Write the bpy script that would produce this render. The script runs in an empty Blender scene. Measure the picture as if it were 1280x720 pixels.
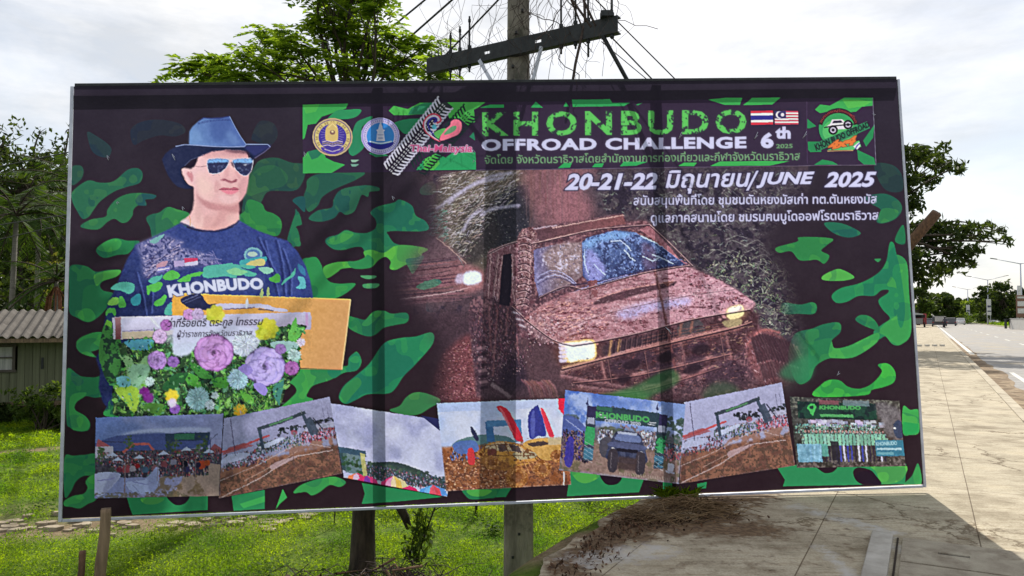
import bpy, bmesh, math, random
import numpy as np
from mathutils import Vector, Matrix

# ================================================================ camera, sky, sun, exposure
scene = bpy.context.scene
COL = scene.collection
EYE = 1.56; FPX = 940.0; PITCH = 0.039
cam_d = bpy.data.cameras.new('camera'); cam_o = bpy.data.objects.new('camera', cam_d); COL.objects.link(cam_o)
cam_d.sensor_width = 36; cam_d.lens = 36*FPX/1280; cam_d.clip_end = 6000
cam_o.location = (0, 0, EYE); cam_o.rotation_euler = (math.pi/2+PITCH, 0, 0)
scene.camera = cam_o
SUN_EL, SUN_AZ = math.radians(40), math.atan2(.20, .98)      # azimuth measured from +Y towards +X
sun_dir = Vector((math.sin(SUN_AZ)*math.cos(SUN_EL), math.cos(SUN_AZ)*math.cos(SUN_EL), math.sin(SUN_EL)))
sl_d = bpy.data.lights.new('sun', 'SUN'); sl_d.energy = 4.9; sl_d.angle = math.radians(.55); sl_d.color = (1.0, .93, .82)
sl_o = bpy.data.objects.new('sun', sl_d); COL.objects.link(sl_o)
sl_o.rotation_euler = sun_dir.to_track_quat('Z', 'Y').to_euler(); sl_o.location = (10, 40, 60)
W = bpy.data.worlds.new('World'); scene.world = W; W.use_nodes = True
nt = W.node_tree; N = nt.nodes; L = nt.links
for n in list(N): N.remove(n)
out = N.new('ShaderNodeOutputWorld'); bg = N.new('ShaderNodeBackground'); sky = N.new('ShaderNodeTexSky')
sky.sky_type = 'NISHITA'; sky.sun_disc = False; sky.sun_elevation = SUN_EL; sky.sun_rotation = SUN_AZ
sky.air_density = 1.0; sky.dust_density = 1.2; sky.ozone_density = 1.0
tc = N.new('ShaderNodeTexCoord'); mp = N.new('ShaderNodeMapping'); mp.inputs['Scale'].default_value = (1, 1, 3.2)
n1 = N.new('ShaderNodeTexNoise'); n1.inputs['Scale'].default_value = 2.3; n1.inputs['Detail'].default_value = 9; n1.inputs['Roughness'].default_value = .58; n1.inputs['Distortion'].default_value = .5
cr = N.new('ShaderNodeValToRGB'); cr.color_ramp.elements[0].position = .30; cr.color_ramp.elements[1].position = .60
cr.color_ramp.elements[0].color = (.36, .36, .36, 1); cr.color_ramp.elements[1].color = (1, 1, 1, 1)
n2 = N.new('ShaderNodeTexNoise'); n2.inputs['Scale'].default_value = 4.0; n2.inputs['Detail'].default_value = 10; n2.inputs['Roughness'].default_value = .6
cc = N.new('ShaderNodeValToRGB'); cc.color_ramp.elements[0].position = .36; cc.color_ramp.elements[1].position = .60
CLD = 8.0
cc.color_ramp.elements[0].color = (CLD*.74, CLD*.765, CLD*.80, 1); cc.color_ramp.elements[1].color = (CLD*1.06, CLD*1.06, CLD*1.07, 1)
mx = N.new('ShaderNodeMix'); mx.data_type = 'RGBA'
L.new(tc.outputs['Generated'], mp.inputs['Vector']); L.new(mp.outputs[0], n1.inputs['Vector']); L.new(mp.outputs[0], n2.inputs['Vector'])
L.new(n1.outputs['Fac'], cr.inputs[0]); L.new(n2.outputs['Fac'], cc.inputs[0])
L.new(cr.outputs[0], mx.inputs[0]); L.new(sky.outputs[0], mx.inputs[6]); L.new(cc.outputs[0], mx.inputs[7])
L.new(mx.outputs[2], bg.inputs['Color']); bg.inputs['Strength'].default_value = .1
L.new(bg.outputs[0], out.inputs['Surface'])
vs = scene.view_settings; vs.view_transform = 'Standard'; vs.look = 'None'; vs.gamma = 1; vs.use_curve_mapping = False; vs.exposure = 0.36

# ================================================================ helpers
def ray(x, y):
    d = ((x-640)/FPX, 1.0, -(y-360)/FPX); c, s = math.cos(PITCH), math.sin(PITCH)
    return Vector((d[0], d[1]*c-d[2]*s, d[1]*s+d[2]*c))
EYEV = Vector((0, 0, EYE))
def at(x, y, Y):                       # point at depth Y on the sight line of a survey mark
    r = ray(x, y); return EYEV+r*(Y/r.y)
def at_z(x, y, z):
    r = ray(x, y); return EYEV+r*((z-EYE)/r.z)
def tag(o, label=None, cat=None, group=None, kind=None):
    if label: o['label'] = label
    if cat: o['category'] = cat
    if group: o['group'] = group
    if kind: o['kind'] = kind
    return o
def empty(name, loc, label, cat, group=None, rz=0):
    o = bpy.data.objects.new(name, None); COL.objects.link(o); o.location = loc; o.rotation_euler = (0, 0, rz); o.empty_display_size = .1
    return tag(o, label, cat, group)
def link(name, me, mat=None, parent=None, loc=None, world=True):
    o = bpy.data.objects.new(name, me); COL.objects.link(o)
    if mat is not None: me.materials.append(mat)
    if parent is not None:
        o.parent = parent
        if world:
            M = Matrix.Translation(parent.location) @ parent.rotation_euler.to_matrix().to_4x4()
            q = parent.parent
            while q is not None: M = Matrix.Translation(q.location) @ q.rotation_euler.to_matrix().to_4x4() @ M; q = q.parent
            me.transform(M.inverted())
    if loc is not None: o.location = loc
    return o
def np_mesh(name, V, F, smooth=False):
    """V (n,3) array, F (m,k) int array"""
    V = np.ascontiguousarray(V, np.float32); F = np.ascontiguousarray(F, np.int32)
    me = bpy.data.meshes.new(name); k = F.shape[1]
    me.vertices.add(len(V)); me.vertices.foreach_set('co', V.ravel())
    me.loops.add(F.size); me.loops.foreach_set('vertex_index', F.ravel())
    me.polygons.add(len(F)); me.polygons.foreach_set('loop_start', np.arange(0, F.size, k, dtype=np.int32)); me.polygons.foreach_set('loop_total', np.full(len(F), k, np.int32))
    if smooth: me.polygons.foreach_set('use_smooth', np.ones(len(F), bool))
    me.update(calc_edges=True); me.validate(); return me
class MB:
    """collects shapes into one mesh"""
    def __init__(s): s.v = []; s.f = []; s.sm = []
    def add(s, v, f, sm=False):
        b = len(s.v); s.v += [tuple(q) for q in v]; s.f += [tuple(i+b for i in q) for q in f]; s.sm += [sm]*len(f)
    def box(s, c, d, rz=0, M=None):
        x, y, z = d[0]/2, d[1]/2, d[2]/2
        v = [Vector(q) for q in ((-x,-y,-z),(x,-y,-z),(x,y,-z),(-x,y,-z),(-x,-y,z),(x,-y,z),(x,y,z),(-x,y,z))]
        R = M if M is not None else Matrix.Rotation(rz, 3, 'Z')
        s.add([R@q+Vector(c) for q in v], [(3,2,1,0),(4,5,6,7),(0,1,5,4),(1,2,6,5),(2,3,7,6),(3,0,4,7)])
    def bar(s, a, b, w, h=None, up=(0, 0, 1)):
        a, b = Vector(a), Vector(b); d = b-a; l = d.length; d.normalize()
        x = Vector(up).cross(d)
        if x.length < 1e-4: x = Vector((1, 0, 0))
        x.normalize(); z = d.cross(x)
        s.box((a+b)/2, (w, l, h or w), M=Matrix((x, d, z)).transposed())
    def tube(s, pts, r, n=6, cap=True):
        pts = [Vector(p) for p in pts]; rr = r if isinstance(r, (list, tuple)) else [r]*len(pts)
        rings = []; ref = Vector((.13, .31, .94))
        for i, p in enumerate(pts):
            t = (pts[min(i+1, len(pts)-1)]-pts[max(i-1, 0)])
            if t.length < 1e-7: t = Vector((0, 0, 1))
            t.normalize(); x = t.cross(ref)
            if x.length < .05: x = t.cross(Vector((1, 0, 0)))
            x.normalize(); y = t.cross(x)
            rings.append([p+(x*math.cos(a)+y*math.sin(a))*rr[i] for a in (2*math.pi*k/n for k in range(n))])
        v = [q for g in rings for q in g]
        f = [(i*n+k, i*n+(k+1) % n, (i+1)*n+(k+1) % n, (i+1)*n+k) for i in range(len(pts)-1) for k in range(n)]
        if cap: f += [tuple(range(n))[::-1], tuple((len(pts)-1)*n+k for k in range(n))]
        s.add(v, f, True)
    def prism(s, poly, h0, h1, axis='z', M=None, off=(0, 0, 0)):
        n = len(poly); v = []
        for h in (h0, h1):
            for (a, b) in poly:
                q = Vector((a, b, h)) if axis == 'z' else (Vector((h, a, b)) if axis == 'x' else Vector((a, h, b)))
                v.append((M@q if M is not None else q)+Vector(off))
        f = [tuple(range(n))[::-1], tuple(range(n, 2*n))]+[(i, (i+1) % n, n+(i+1) % n, n+i) for i in range(n)]
        s.add(v, f)
    def lathe(s, c, prof, n=12):
        v = [(c[0]+r*math.cos(2*math.pi*k/n), c[1]+r*math.sin(2*math.pi*k/n), c[2]+z) for r, z in prof for k in range(n)]
        s.add(v, [(i*n+k, i*n+(k+1) % n, (i+1)*n+(k+1) % n, (i+1)*n+k) for i in range(len(prof)-1) for k in range(n)], True)
    def mesh(s, name, bevel=0):
        me = bpy.data.meshes.new(name); me.from_pydata(s.v, [], s.f)
        me.polygons.foreach_set('use_smooth', s.sm)
        bm = bmesh.new(); bm.from_mesh(me); bmesh.ops.recalc_face_normals(bm, faces=bm.faces[:])
        if bevel: bmesh.ops.bevel(bm, geom=[e for e in bm.edges if len(e.link_faces) == 2 and e.calc_face_angle(0) > .6], offset=bevel, segments=1, affect='EDGES', clamp_overlap=True)
        bm.to_mesh(me); bm.free(); me.update(); return me
    def build(s, name, mat, parent=None, bevel=0): return link(name, s.mesh(name, bevel), mat, parent)

# ---- materials
def lin(c):
    return tuple(((v/255)/12.92 if v/255 <= .04045 else ((v/255+.055)/1.055)**2.4) for v in c)
def mat(name, col, rough=.8, col2=None, scale=6.0, detail=6, lo=.35, hi=.65, bump=0, bscale=None, metal=0, spec=.3, stretch=(1, 1, 1), dirt=None, dscale=1.5, dlo=.5, dhi=.62, coord='Object'):
    m = bpy.data.materials.new(name); m.use_nodes = True; t = m.node_tree; n = t.nodes; l = t.links
    b = n['Principled BSDF']; b.inputs['Roughness'].default_value = rough; b.inputs['Metallic'].default_value = metal; b.inputs['Specular IOR Level'].default_value = spec
    c = n.new('ShaderNodeTexCoord'); mpn = n.new('ShaderNodeMapping'); mpn.inputs['Scale'].default_value = stretch; l.new(c.outputs[coord], mpn.inputs['Vector'])
    ns = n.new('ShaderNodeTexNoise'); ns.inputs['Scale'].default_value = scale; ns.inputs['Detail'].default_value = detail; ns.inputs['Roughness'].default_value = .62; l.new(mpn.outputs[0], ns.inputs['Vector'])
    r = n.new('ShaderNodeValToRGB'); r.color_ramp.elements[0].position = lo; r.color_ramp.elements[1].position = hi
    c2 = col2 or tuple(min(1, q*.72) for q in col)
    r.color_ramp.elements[0].color = (*c2, 1); r.color_ramp.elements[1].color = (*col, 1); l.new(ns.outputs['Fac'], r.inputs[0]); src = r.outputs[0]
    if dirt:
        d = n.new('ShaderNodeTexNoise'); d.inputs['Scale'].default_value = dscale; d.inputs['Detail'].default_value = 8; d.inputs['Roughness'].default_value = .7; l.new(c.outputs[coord], d.inputs['Vector'])
        dr = n.new('ShaderNodeValToRGB'); dr.color_ramp.elements[0].position = dlo; dr.color_ramp.elements[1].position = dhi; l.new(d.outputs['Fac'], dr.inputs[0])
        x = n.new('ShaderNodeMix'); x.data_type = 'RGBA'; l.new(dr.outputs[0], x.inputs[0]); l.new(src, x.inputs[6]); x.inputs[7].default_value = (*dirt, 1); src = x.outputs[2]
    l.new(src, b.inputs['Base Color'])
    if bump:
        bn = n.new('ShaderNodeTexNoise'); bn.inputs['Scale'].default_value = bscale or scale*4; bn.inputs['Detail'].default_value = 5; l.new(mpn.outputs[0], bn.inputs['Vector'])
        bp = n.new('ShaderNodeBump'); bp.inputs['Strength'].default_value = bump; bp.inputs['Distance'].default_value = .02; l.new(bn.outputs['Fac'], bp.inputs['Height']); l.new(bp.outputs[0], b.inputs['Normal'])
    return m
def leaf_mat(name, c_dark, c_light, trans=.45, tcol=None, rough=.7):
    """foliage: each leaf has its own tint; light passes through it"""
    m = bpy.data.materials.new(name); m.use_nodes = True; t = m.node_tree; n = t.nodes; l = t.links
    o = n['Material Output']; b = n['Principled BSDF']; b.inputs['Roughness'].default_value = rough; b.inputs['Specular IOR Level'].default_value = .14
    g = n.new('ShaderNodeNewGeometry'); r = n.new('ShaderNodeValToRGB')
    r.color_ramp.elements[0].color = (*c_dark, 1); r.color_ramp.elements[1].color = (*c_light, 1); l.new(g.outputs['Random Per Island'], r.inputs[0]); l.new(r.outputs[0], b.inputs['Base Color'])
    tr = n.new('ShaderNodeBsdfTranslucent'); mxn = n.new('ShaderNodeMix'); mxn.data_type = 'RGBA'; mxn.blend_type = 'MULTIPLY'; mxn.inputs[0].default_value = 1
    l.new(r.outputs[0], mxn.inputs[6]); mxn.inputs[7].default_value = (*(tcol or (2.6, 2.4, .9)), 1); l.new(mxn.outputs[2], tr.inputs['Color'])
    ms = n.new('ShaderNodeMixShader'); ms.inputs[0].default_value = trans; l.new(b.outputs[0], ms.inputs[1]); l.new(tr.outputs[0], ms.inputs[2]); l.new(ms.outputs[0], o.inputs['Surface'])
    return m

M = {}
M['steel'] = mat('galvanised_steel', (.50, .53, .62), .45, (.36, .38, .46), 9, metal=.35, spec=.5)
M['dark_steel'] = mat('dark_painted_steel', (.026, .03, .034), .6, (.012, .014, .018), 14, bump=.2)
M['rust'] = mat('rusty_steel', (.13, .075, .05), .85, (.06, .035, .028), 20, bump=.3)
M['concrete_pole'] = mat('weathered_concrete', (.30, .275, .235), .9, (.12, .11, .095), 7, stretch=(1, 1, .25), bump=.5, bscale=40, dirt=(.07, .07, .055), dscale=3)
M['wood'] = mat('weathered_wood', (.20, .14, .09), .85, (.09, .062, .043), 9, stretch=(3, 3, .25), bump=.5, bscale=40)
M['bark'] = mat('dark_bark', (.075, .058, .042), .95, (.025, .02, .016), 14, stretch=(1, 1, .3), bump=1, bscale=30)
M['bark_brown'] = mat('brown_bark', (.16, .09, .055), .95, (.07, .04, .028), 14, stretch=(1, 1, .3), bump=1, bscale=30)
M['palm_bark'] = mat('palm_bark', (.20, .19, .16), .9, (.11, .10, .085), 5, stretch=(.4, .4, 9), bump=.4)
M['wire'] = mat('black_cable', (.02, .02, .022), .6)
M['vine'] = mat('dry_vine', (.07, .05, .045), .9, (.03, .022, .02), 30)

PRINT_GAIN = (.94, .96, 1.03)
# ================================================================ ground, pavement, road
rng = np.random.default_rng(3); rnd = random.Random(4)
EY = np.array([-30, 0, 3.4, 4.5, 5.1, 5.9, 6.5, 7.0, 8.5, 12, 60, 400, 3000.]); EX = np.array([-20, -2.4, -.75, .05, .27, .7, 1.12, 1.5, 2.35, 4.26, 30.8, 218, 1654.])
def xe(y): return np.interp(y, EY, EX)
KS = .552
def xk(y): return 7.5+KS*(y-11.06)
def vnoise(x, y, sc, seed=0):
    r = np.random.default_rng(seed).random((64, 64)); x = np.asarray(x)/sc; y = np.asarray(y)/sc
    xi = np.floor(x).astype(int); yi_ = np.floor(y).astype(int); fx_ = x-xi; fy_ = y-yi_; fx_ = fx_*fx_*(3-2*fx_); fy_ = fy_*fy_*(3-2*fy_)
    g = lambda i, j: r[(yi_+j) % 64, (xi+i) % 64]
    return (g(0, 0)*(1-fx_)+g(1, 0)*fx_)*(1-fy_)+(g(0, 1)*(1-fx_)+g(1, 1)*fx_)*fy_
def gz(x, y):
    d = (xe(y)-x)*.87; t = np.clip((d-.0)/1.15, 0, 1); t = t*t*(3-2*t)
    b = (vnoise(x, y, 1.7, 1)-.5)*.16+(vnoise(x, y, .5, 2)-.5)*.05
    left = -.03-1.0*t+b*t
    right = np.where(x > xk(y)-.1, -.19, -.03)
    return np.where(d > 0, left, right)
def axis(a, b, near, far, lim):
    v = [0.0]; s = near
    while v[-1] < lim: v.append(v[-1]+s); s = near if v[-1] < far else s*1.16
    return np.array(v)
gx = axis(0, 0, .16, 14, 3000); gx = np.concatenate([-gx[:0:-1], gx]); gy = axis(0, 0, .16, 22, 3000); gy = np.concatenate([-axis(0, 0, .6, 6, 60)[:0:-1], gy])
GX, GY = np.meshgrid(gx, gy); P = np.stack([GX, GY, gz(GX, GY)], -1).reshape(-1, 3); I = np.arange(len(P)).reshape(GX.shape)
gm = bpy.data.materials.new('soil_and_turf'); gm.use_nodes = True; t = gm.node_tree; n = t.nodes; l = t.links; b = n['Principled BSDF']; b.inputs['Roughness'].default_value = 1; b.inputs['Specular IOR Level'].default_value = .1
c = n.new('ShaderNodeTexCoord')
def noise(sc, det=6): q = n.new('ShaderNodeTexNoise'); q.inputs['Scale'].default_value = sc; q.inputs['Detail'].default_value = det; q.inputs['Roughness'].default_value = .65; l.new(c.outputs['Object'], q.inputs['Vector']); return q.outputs['Fac']
def ramp(src, *st):
    q = n.new('ShaderNodeValToRGB'); q.color_ramp.elements[0].position = st[0][0]; q.color_ramp.elements[0].color = (*st[0][1], 1); q.color_ramp.elements[1].position = st[-1][0]; q.color_ramp.elements[1].color = (*st[-1][1], 1)
    for p_, c_2 in st[1:-1]: e = q.color_ramp.elements.new(p_); e.color = (*c_2, 1)
    l.new(src, q.inputs[0]); return q.outputs[0]
def mixc(f, a, b_):
    q = n.new('ShaderNodeMix'); q.data_type = 'RGBA'
    for s_, v_ in ((0, f), (6, a), (7, b_)):
        if hasattr(v_, 'type'): l.new(v_, q.inputs[s_])
        else: q.inputs[s_].default_value = v_ if s_ == 0 else (*v_, 1)
    return q.outputs[2]
turf = ramp(noise(9), (.3, (.04, .07, .012)), (.5, (.09, .15, .02)), (.7, (.17, .22, .04)))
soil = ramp(noise(14), (.3, (.12, .085, .05)), (.7, (.30, .235, .15)))
att = n.new('ShaderNodeAttribute'); att.attribute_name = 'bare'
l.new(mixc(att.outputs['Fac'], turf, soil), b.inputs['Base Color'])
bp = n.new('ShaderNodeBump'); bp.inputs['Strength'].default_value = .8; bp.inputs['Distance'].default_value = .05; l.new(noise(30), bp.inputs['Height']); l.new(bp.outputs[0], b.inputs['Normal'])
FFg = np.stack([I[:-1, :-1], I[:-1, 1:], I[1:, 1:], I[1:, :-1]], -1).reshape(-1, 4)
gmesh = np_mesh('ground', P, FFg, True)
def bareness(x, y):
    """worn soil: the rubble track under the sheet and the footpath beyond it"""
    w = (vnoise(x, y, .8, 5)-.5)*.8
    yy_ = 9.35+(x+5)*.06
    a_ = np.clip(1.25-np.abs(y-yy_+w*.9)/(.42+.25*np.clip(-x-5, 0, 2)), 0, 1)*np.clip((-x-2.2)/1.5, 0, 1)
    b_ = np.clip(1.3-np.abs(y-(14.6+(x+9)*.25)+w*.3)/.32, 0, 1)*(x < -4)
    d = (xe(y)-x); e_ = np.clip(1.2-np.abs(d-.15+w*.4)/.3, 0, 1)*(vnoise(x, y, .6, 9) > .35)
    return np.clip(np.maximum(np.maximum(a_, b_), e_), 0, 1)
ga = gmesh.attributes.new('bare', 'FLOAT', 'POINT'); ga.data.foreach_set('value', bareness(P[:, 0], P[:, 1]).astype(np.float32))
tag(link('ground', gmesh, gm), kind='structure')

# pavement
pm = bpy.data.materials.new('pavement_concrete'); pm.use_nodes = True; t = pm.node_tree; n = t.nodes; l = t.links; b = n['Principled BSDF']; b.inputs['Roughness'].default_value = .9; b.inputs['Specular IOR Level'].default_value = .2
c = n.new('ShaderNodeTexCoord'); mp = n.new('ShaderNodeMapping'); mp.inputs['Rotation'].default_value = (0, 0, math.atan(KS)); mp.inputs['Location'].default_value = (-.29, .4, 0); l.new(c.outputs['Object'], mp.inputs['Vector'])
br = n.new('ShaderNodeTexBrick'); br.inputs['Scale'].default_value = 1; br.inputs['Brick Width'].default_value = 1.02; br.inputs['Row Height'].default_value = 2.1; br.inputs['Mortar Size'].default_value = .005; br.inputs['Mortar Smooth'].default_value = .3; br.offset = 0; br.squash = 1
br.inputs['Color1'].default_value = (.47, .42, .325, 1); br.inputs['Color2'].default_value = (.43, .385, .295, 1); br.inputs['Mortar'].default_value = (.16, .125, .085, 1)
l.new(mp.outputs[0], br.inputs['Vector'])
s1 = ramp(noise(2.2, 8), (.3, (.66, .64, .60)), (.55, (1, 1, 1)), (.75, (1.08, 1.07, 1.05)))
mul = n.new('ShaderNodeMix'); mul.data_type = 'RGBA'; mul.blend_type = 'MULTIPLY'; mul.inputs[0].default_value = 1; l.new(br.outputs['Color'], mul.inputs[6]); l.new(s1, mul.inputs[7])
mp2 = n.new('ShaderNodeMapping'); mp2.inputs['Rotation'].default_value = (0, 0, math.atan(KS)); mp2.inputs['Scale'].default_value = (1.2, 9, 1); l.new(c.outputs['Object'], mp2.inputs['Vector'])
sw = n.new('ShaderNodeTexNoise'); sw.inputs['Scale'].default_value = 2.5; sw.inputs['Detail'].default_value = 7; sw.inputs['Roughness'].default_value = .7; l.new(mp2.outputs[0], sw.inputs['Vector'])
swr = ramp(sw.outputs['Fac'], (.36, (.70, .66, .60)), (.52, (1, 1, 1)))
mul2 = n.new('ShaderNodeMix'); mul2.data_type = 'RGBA'; mul2.blend_type = 'MULTIPLY'; mul2.inputs[0].default_value = .75; l.new(mul.outputs[2], mul2.inputs[6]); l.new(swr, mul2.inputs[7])
fine = ramp(noise(60, 4), (.38, (.74, .72, .68)), (.6, (1.04, 1.04, 1.04)))
mul3 = n.new('ShaderNodeMix'); mul3.data_type = 'RGBA'; mul3.blend_type = 'MULTIPLY'; mul3.inputs[0].default_value = .8; l.new(mul2.outputs[2], mul3.inputs[6]); l.new(fine, mul3.inputs[7])
vo = n.new('ShaderNodeTexVoronoi'); vo.feature = 'DISTANCE_TO_EDGE'; vo.inputs['Scale'].default_value = .62
wv = n.new('ShaderNodeVectorMath'); wv.operation = 'ADD'; wn = n.new('ShaderNodeTexNoise'); wn.inputs['Scale'].default_value = 3; wn.inputs['Detail'].default_value = 8; wn.inputs['Roughness'].default_value = .7; l.new(c.outputs['Object'], wn.inputs['Vector'])
wsc = n.new('ShaderNodeVectorMath'); wsc.operation = 'SCALE'; wsc.inputs['Scale'].default_value = .5; l.new(wn.outputs['Color'], wsc.inputs[0]); l.new(c.outputs['Object'], wv.inputs[0]); l.new(wsc.outputs[0], wv.inputs[1]); l.new(wv.outputs[0], vo.inputs['Vector'])
ckr = ramp(vo.outputs['Distance'], (.0, (.30, .27, .23)), (.006, (.55, .5, .45)), (.012, (1, 1, 1)))
msk = ramp(noise(.55, 3), (.44, (0, 0, 0)), (.52, (1, 1, 1)))
ck = n.new('ShaderNodeMix'); ck.data_type = 'RGBA'; ck.blend_type = 'MULTIPLY'; l.new(msk, ck.inputs[0]); l.new(mul3.outputs[2], ck.inputs[6]); l.new(ckr, ck.inputs[7])
blot = ramp(noise(1.1, 9), (.36, (.64, .61, .57)), (.50, (.97, .97, .97)), (.64, (1.04, 1.03, 1.0)))
ck2 = n.new('ShaderNodeMix'); ck2.data_type = 'RGBA'; ck2.blend_type = 'MULTIPLY'; ck2.inputs[0].default_value = .8; l.new(ck.outputs[2], ck2.inputs[6]); l.new(blot, ck2.inputs[7]); mul3 = ck2
at1 = n.new('ShaderNodeAttribute'); at1.attribute_name = 'dirt'; at2 = n.new('ShaderNodeAttribute'); at2.attribute_name = 'lime'
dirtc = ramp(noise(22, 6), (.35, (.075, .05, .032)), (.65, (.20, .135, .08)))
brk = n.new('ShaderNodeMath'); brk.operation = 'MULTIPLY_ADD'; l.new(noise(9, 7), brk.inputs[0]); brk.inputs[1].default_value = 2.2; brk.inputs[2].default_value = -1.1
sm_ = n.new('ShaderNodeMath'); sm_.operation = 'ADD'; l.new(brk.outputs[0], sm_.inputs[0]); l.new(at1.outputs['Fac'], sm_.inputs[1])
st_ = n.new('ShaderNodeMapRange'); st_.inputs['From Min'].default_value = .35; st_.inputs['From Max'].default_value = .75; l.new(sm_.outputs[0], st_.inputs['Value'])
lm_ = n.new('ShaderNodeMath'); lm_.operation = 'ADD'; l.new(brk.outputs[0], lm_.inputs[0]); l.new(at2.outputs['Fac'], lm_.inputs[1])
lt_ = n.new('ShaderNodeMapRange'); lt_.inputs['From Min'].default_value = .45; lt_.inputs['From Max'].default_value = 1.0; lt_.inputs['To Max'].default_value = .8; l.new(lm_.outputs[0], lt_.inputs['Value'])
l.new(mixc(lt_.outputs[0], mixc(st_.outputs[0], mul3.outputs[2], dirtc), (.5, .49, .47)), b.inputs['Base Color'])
bp = n.new('ShaderNodeBump'); bp.inputs['Strength'].default_value = .35; bp.inputs['Distance'].default_value = .012; l.new(noise(70, 5), bp.inputs['Height']); l.new(bp.outputs[0], b.inputs['Normal'])
PY = np.concatenate([np.arange(-12, 2, 1.0), np.arange(2, 14, .06), np.arange(14, 60, 1.0), np.arange(60, 420, 12.0)])
PU = np.linspace(0, 1, 81)
rows = []; dirt = []; lime = []
def segd(x, y, a, b_):
    a = np.array(a); d = np.array(b_)-a; t_ = np.clip(((x-a[0])*d[0]+(y-a[1])*d[1])/(d@d), 0, 1); return np.hypot(x-a[0]-d[0]*t_, y-a[1]-d[1]*t_)
for y in PY:
    x0 = xe(y)+((vnoise(y*1.0, 3.0, .35, 7)-.5)*.26+(vnoise(y, 9.0, .11, 8)-.5)*.10)*(y < 16); x1 = xk(y)
    x = x0+(x1-x0)*PU**1.5; z = np.zeros_like(x)+(vnoise(x, np.full_like(x, y), .7, 4)-.5)*.012; z[-1] = 0
    rows.append(np.stack([x, np.full_like(x, y), z], 1))
    yv = np.full_like(x, y)
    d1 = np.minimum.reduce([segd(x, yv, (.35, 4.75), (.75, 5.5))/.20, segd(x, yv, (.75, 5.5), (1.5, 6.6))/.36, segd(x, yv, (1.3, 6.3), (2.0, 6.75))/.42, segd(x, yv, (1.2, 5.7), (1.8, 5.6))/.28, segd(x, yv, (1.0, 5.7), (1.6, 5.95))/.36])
    shade_grime = np.clip(1.25-segd(x, yv, (.6, 4.6), (3.0, 5.6))/1.5, 0, 1)*.42; dirt.append(np.clip(np.maximum(1.15-d1*.75, shade_grime-.12), -.2, 1));  # broad grime term also darkens slab colour to deepen the billboard's shade
    d2 = np.minimum.reduce([segd(x, yv, (2.35, 6.25), (2.72, 5.5))/.16, segd(x, yv, (2.68, 5.5), (2.45, 4.4))/.07, segd(x, yv, (.5, 4.9), (.95, 5.1))/.28, segd(x, yv, (2.1, 5.2), (2.05, 4.6))/.09])
    lime.append(np.clip(1.0-d2*.8, -.3, .8))
V = np.concatenate(rows); nr, nc = len(PY), len(PU); I = np.arange(nr*nc).reshape(nr, nc)
F = np.stack([I[:-1, :-1], I[:-1, 1:], I[1:, 1:], I[1:, :-1]], -1).reshape(-1, 4)
Lf = V[I[:, 0]].copy(); Lf[:, 2] = -.34; Lf[:, 0] += .02; J = np.arange(nr)+len(V); V2 = np.concatenate([V, Lf])
F = np.concatenate([F, np.stack([I[:-1, 0], I[1:, 0], J[1:], J[:-1]], -1)])
pmesh = np_mesh('pavement', V2, F)
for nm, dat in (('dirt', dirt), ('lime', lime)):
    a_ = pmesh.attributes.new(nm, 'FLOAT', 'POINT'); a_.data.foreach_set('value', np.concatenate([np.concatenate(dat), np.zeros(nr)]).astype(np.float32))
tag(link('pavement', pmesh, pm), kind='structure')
M['kerb'] = mat('kerb_concrete', (.46, .41, .31), .9, (.28, .24, .18), 4, bump=.3, dirt=(.12, .09, .06), dscale=2, dlo=.56, dhi=.66)
def strip(name, f0, f1, z, m, ys, sides=0, kind='structure'):
    v = []; f = []
    for i, y in enumerate(ys):
        a_, b_ = f0(y), f1(y); v += [(a_, y, z), (b_, y, z)]
        if sides: v += [(a_, y, z-sides), (b_, y, z-sides)]
    k = 4 if sides else 2
    for i in range(len(ys)-1):
        o_ = i*k; f.append((o_, o_+1, o_+k+1, o_+k))
        if sides: f += [(o_+1, o_+3, o_+k+3, o_+k+1), (o_+2, o_, o_+k, o_+k+2)]
    mb = MB(); mb.add(v, f); return tag(mb.build(name, m), kind=kind)
YS = list(np.arange(-12, 60, 2.0))+list(np.arange(60, 460, 25.0))
strip('kerb', lambda y: xk(y)+.004, lambda y: xk(y)+.19, .012, M['kerb'], YS, .2)
M['asphalt'] = mat('worn_asphalt', (.30, .29, .28), .9, (.22, .215, .21), 3, bump=.25, bscale=60, dirt=(.33, .28, .2), dscale=.35, dlo=.5, dhi=.7)
M['paint'] = mat('road_paint', (.62, .62, .58), .8, (.42, .41, .38), 10)
M['grit'] = mat('roadside_grit', (.24, .17, .105), 1, (.10, .07, .045), 5, bump=.6, dirt=(.33, .26, .17), dscale=3)
M['verge'] = mat('median_turf', (.22, .26, .06), 1, (.09, .13, .03), 8, bump=.8)
XM0, XM1, XR = 11.6, 16.5, 27.5       # median and far kerb, measured across the road (in x)
strip('road', lambda y: xk(y)+.19, lambda y: xk(y)+XM0, -.12, M['asphalt'], YS)
strip('road', lambda y: xk(y)+XM1, lambda y: xk(y)+XR, -.12, M['asphalt'], YS)
gr = [(lambda y: xk(y)+.195), (lambda y: xk(y)+.62+.35*vnoise(y, 2.0, 1.3, 11))]
strip('roadside_dirt', gr[0], gr[1], -.114, M['grit'], list(np.arange(4, 60, .5)))
strip('road_edge_line', lambda y: xk(y)+1.05, lambda y: xk(y)+1.2, -.116, M['paint'], list(np.arange(14, 24, 1.0)))
strip('road_edge_line', lambda y: xk(y)+.5, lambda y: xk(y)+.72, -.110, M['paint'], list(np.arange(34, 160, 4.0)))
for k in range(14):
    y0 = 18+k*9.0
    for q in (4.4, 8.0): strip('lane_dash', lambda y: xk(y)+q, lambda y: xk(y)+q+.14, -.116, M['paint'], [y0, y0+3.2])
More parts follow.
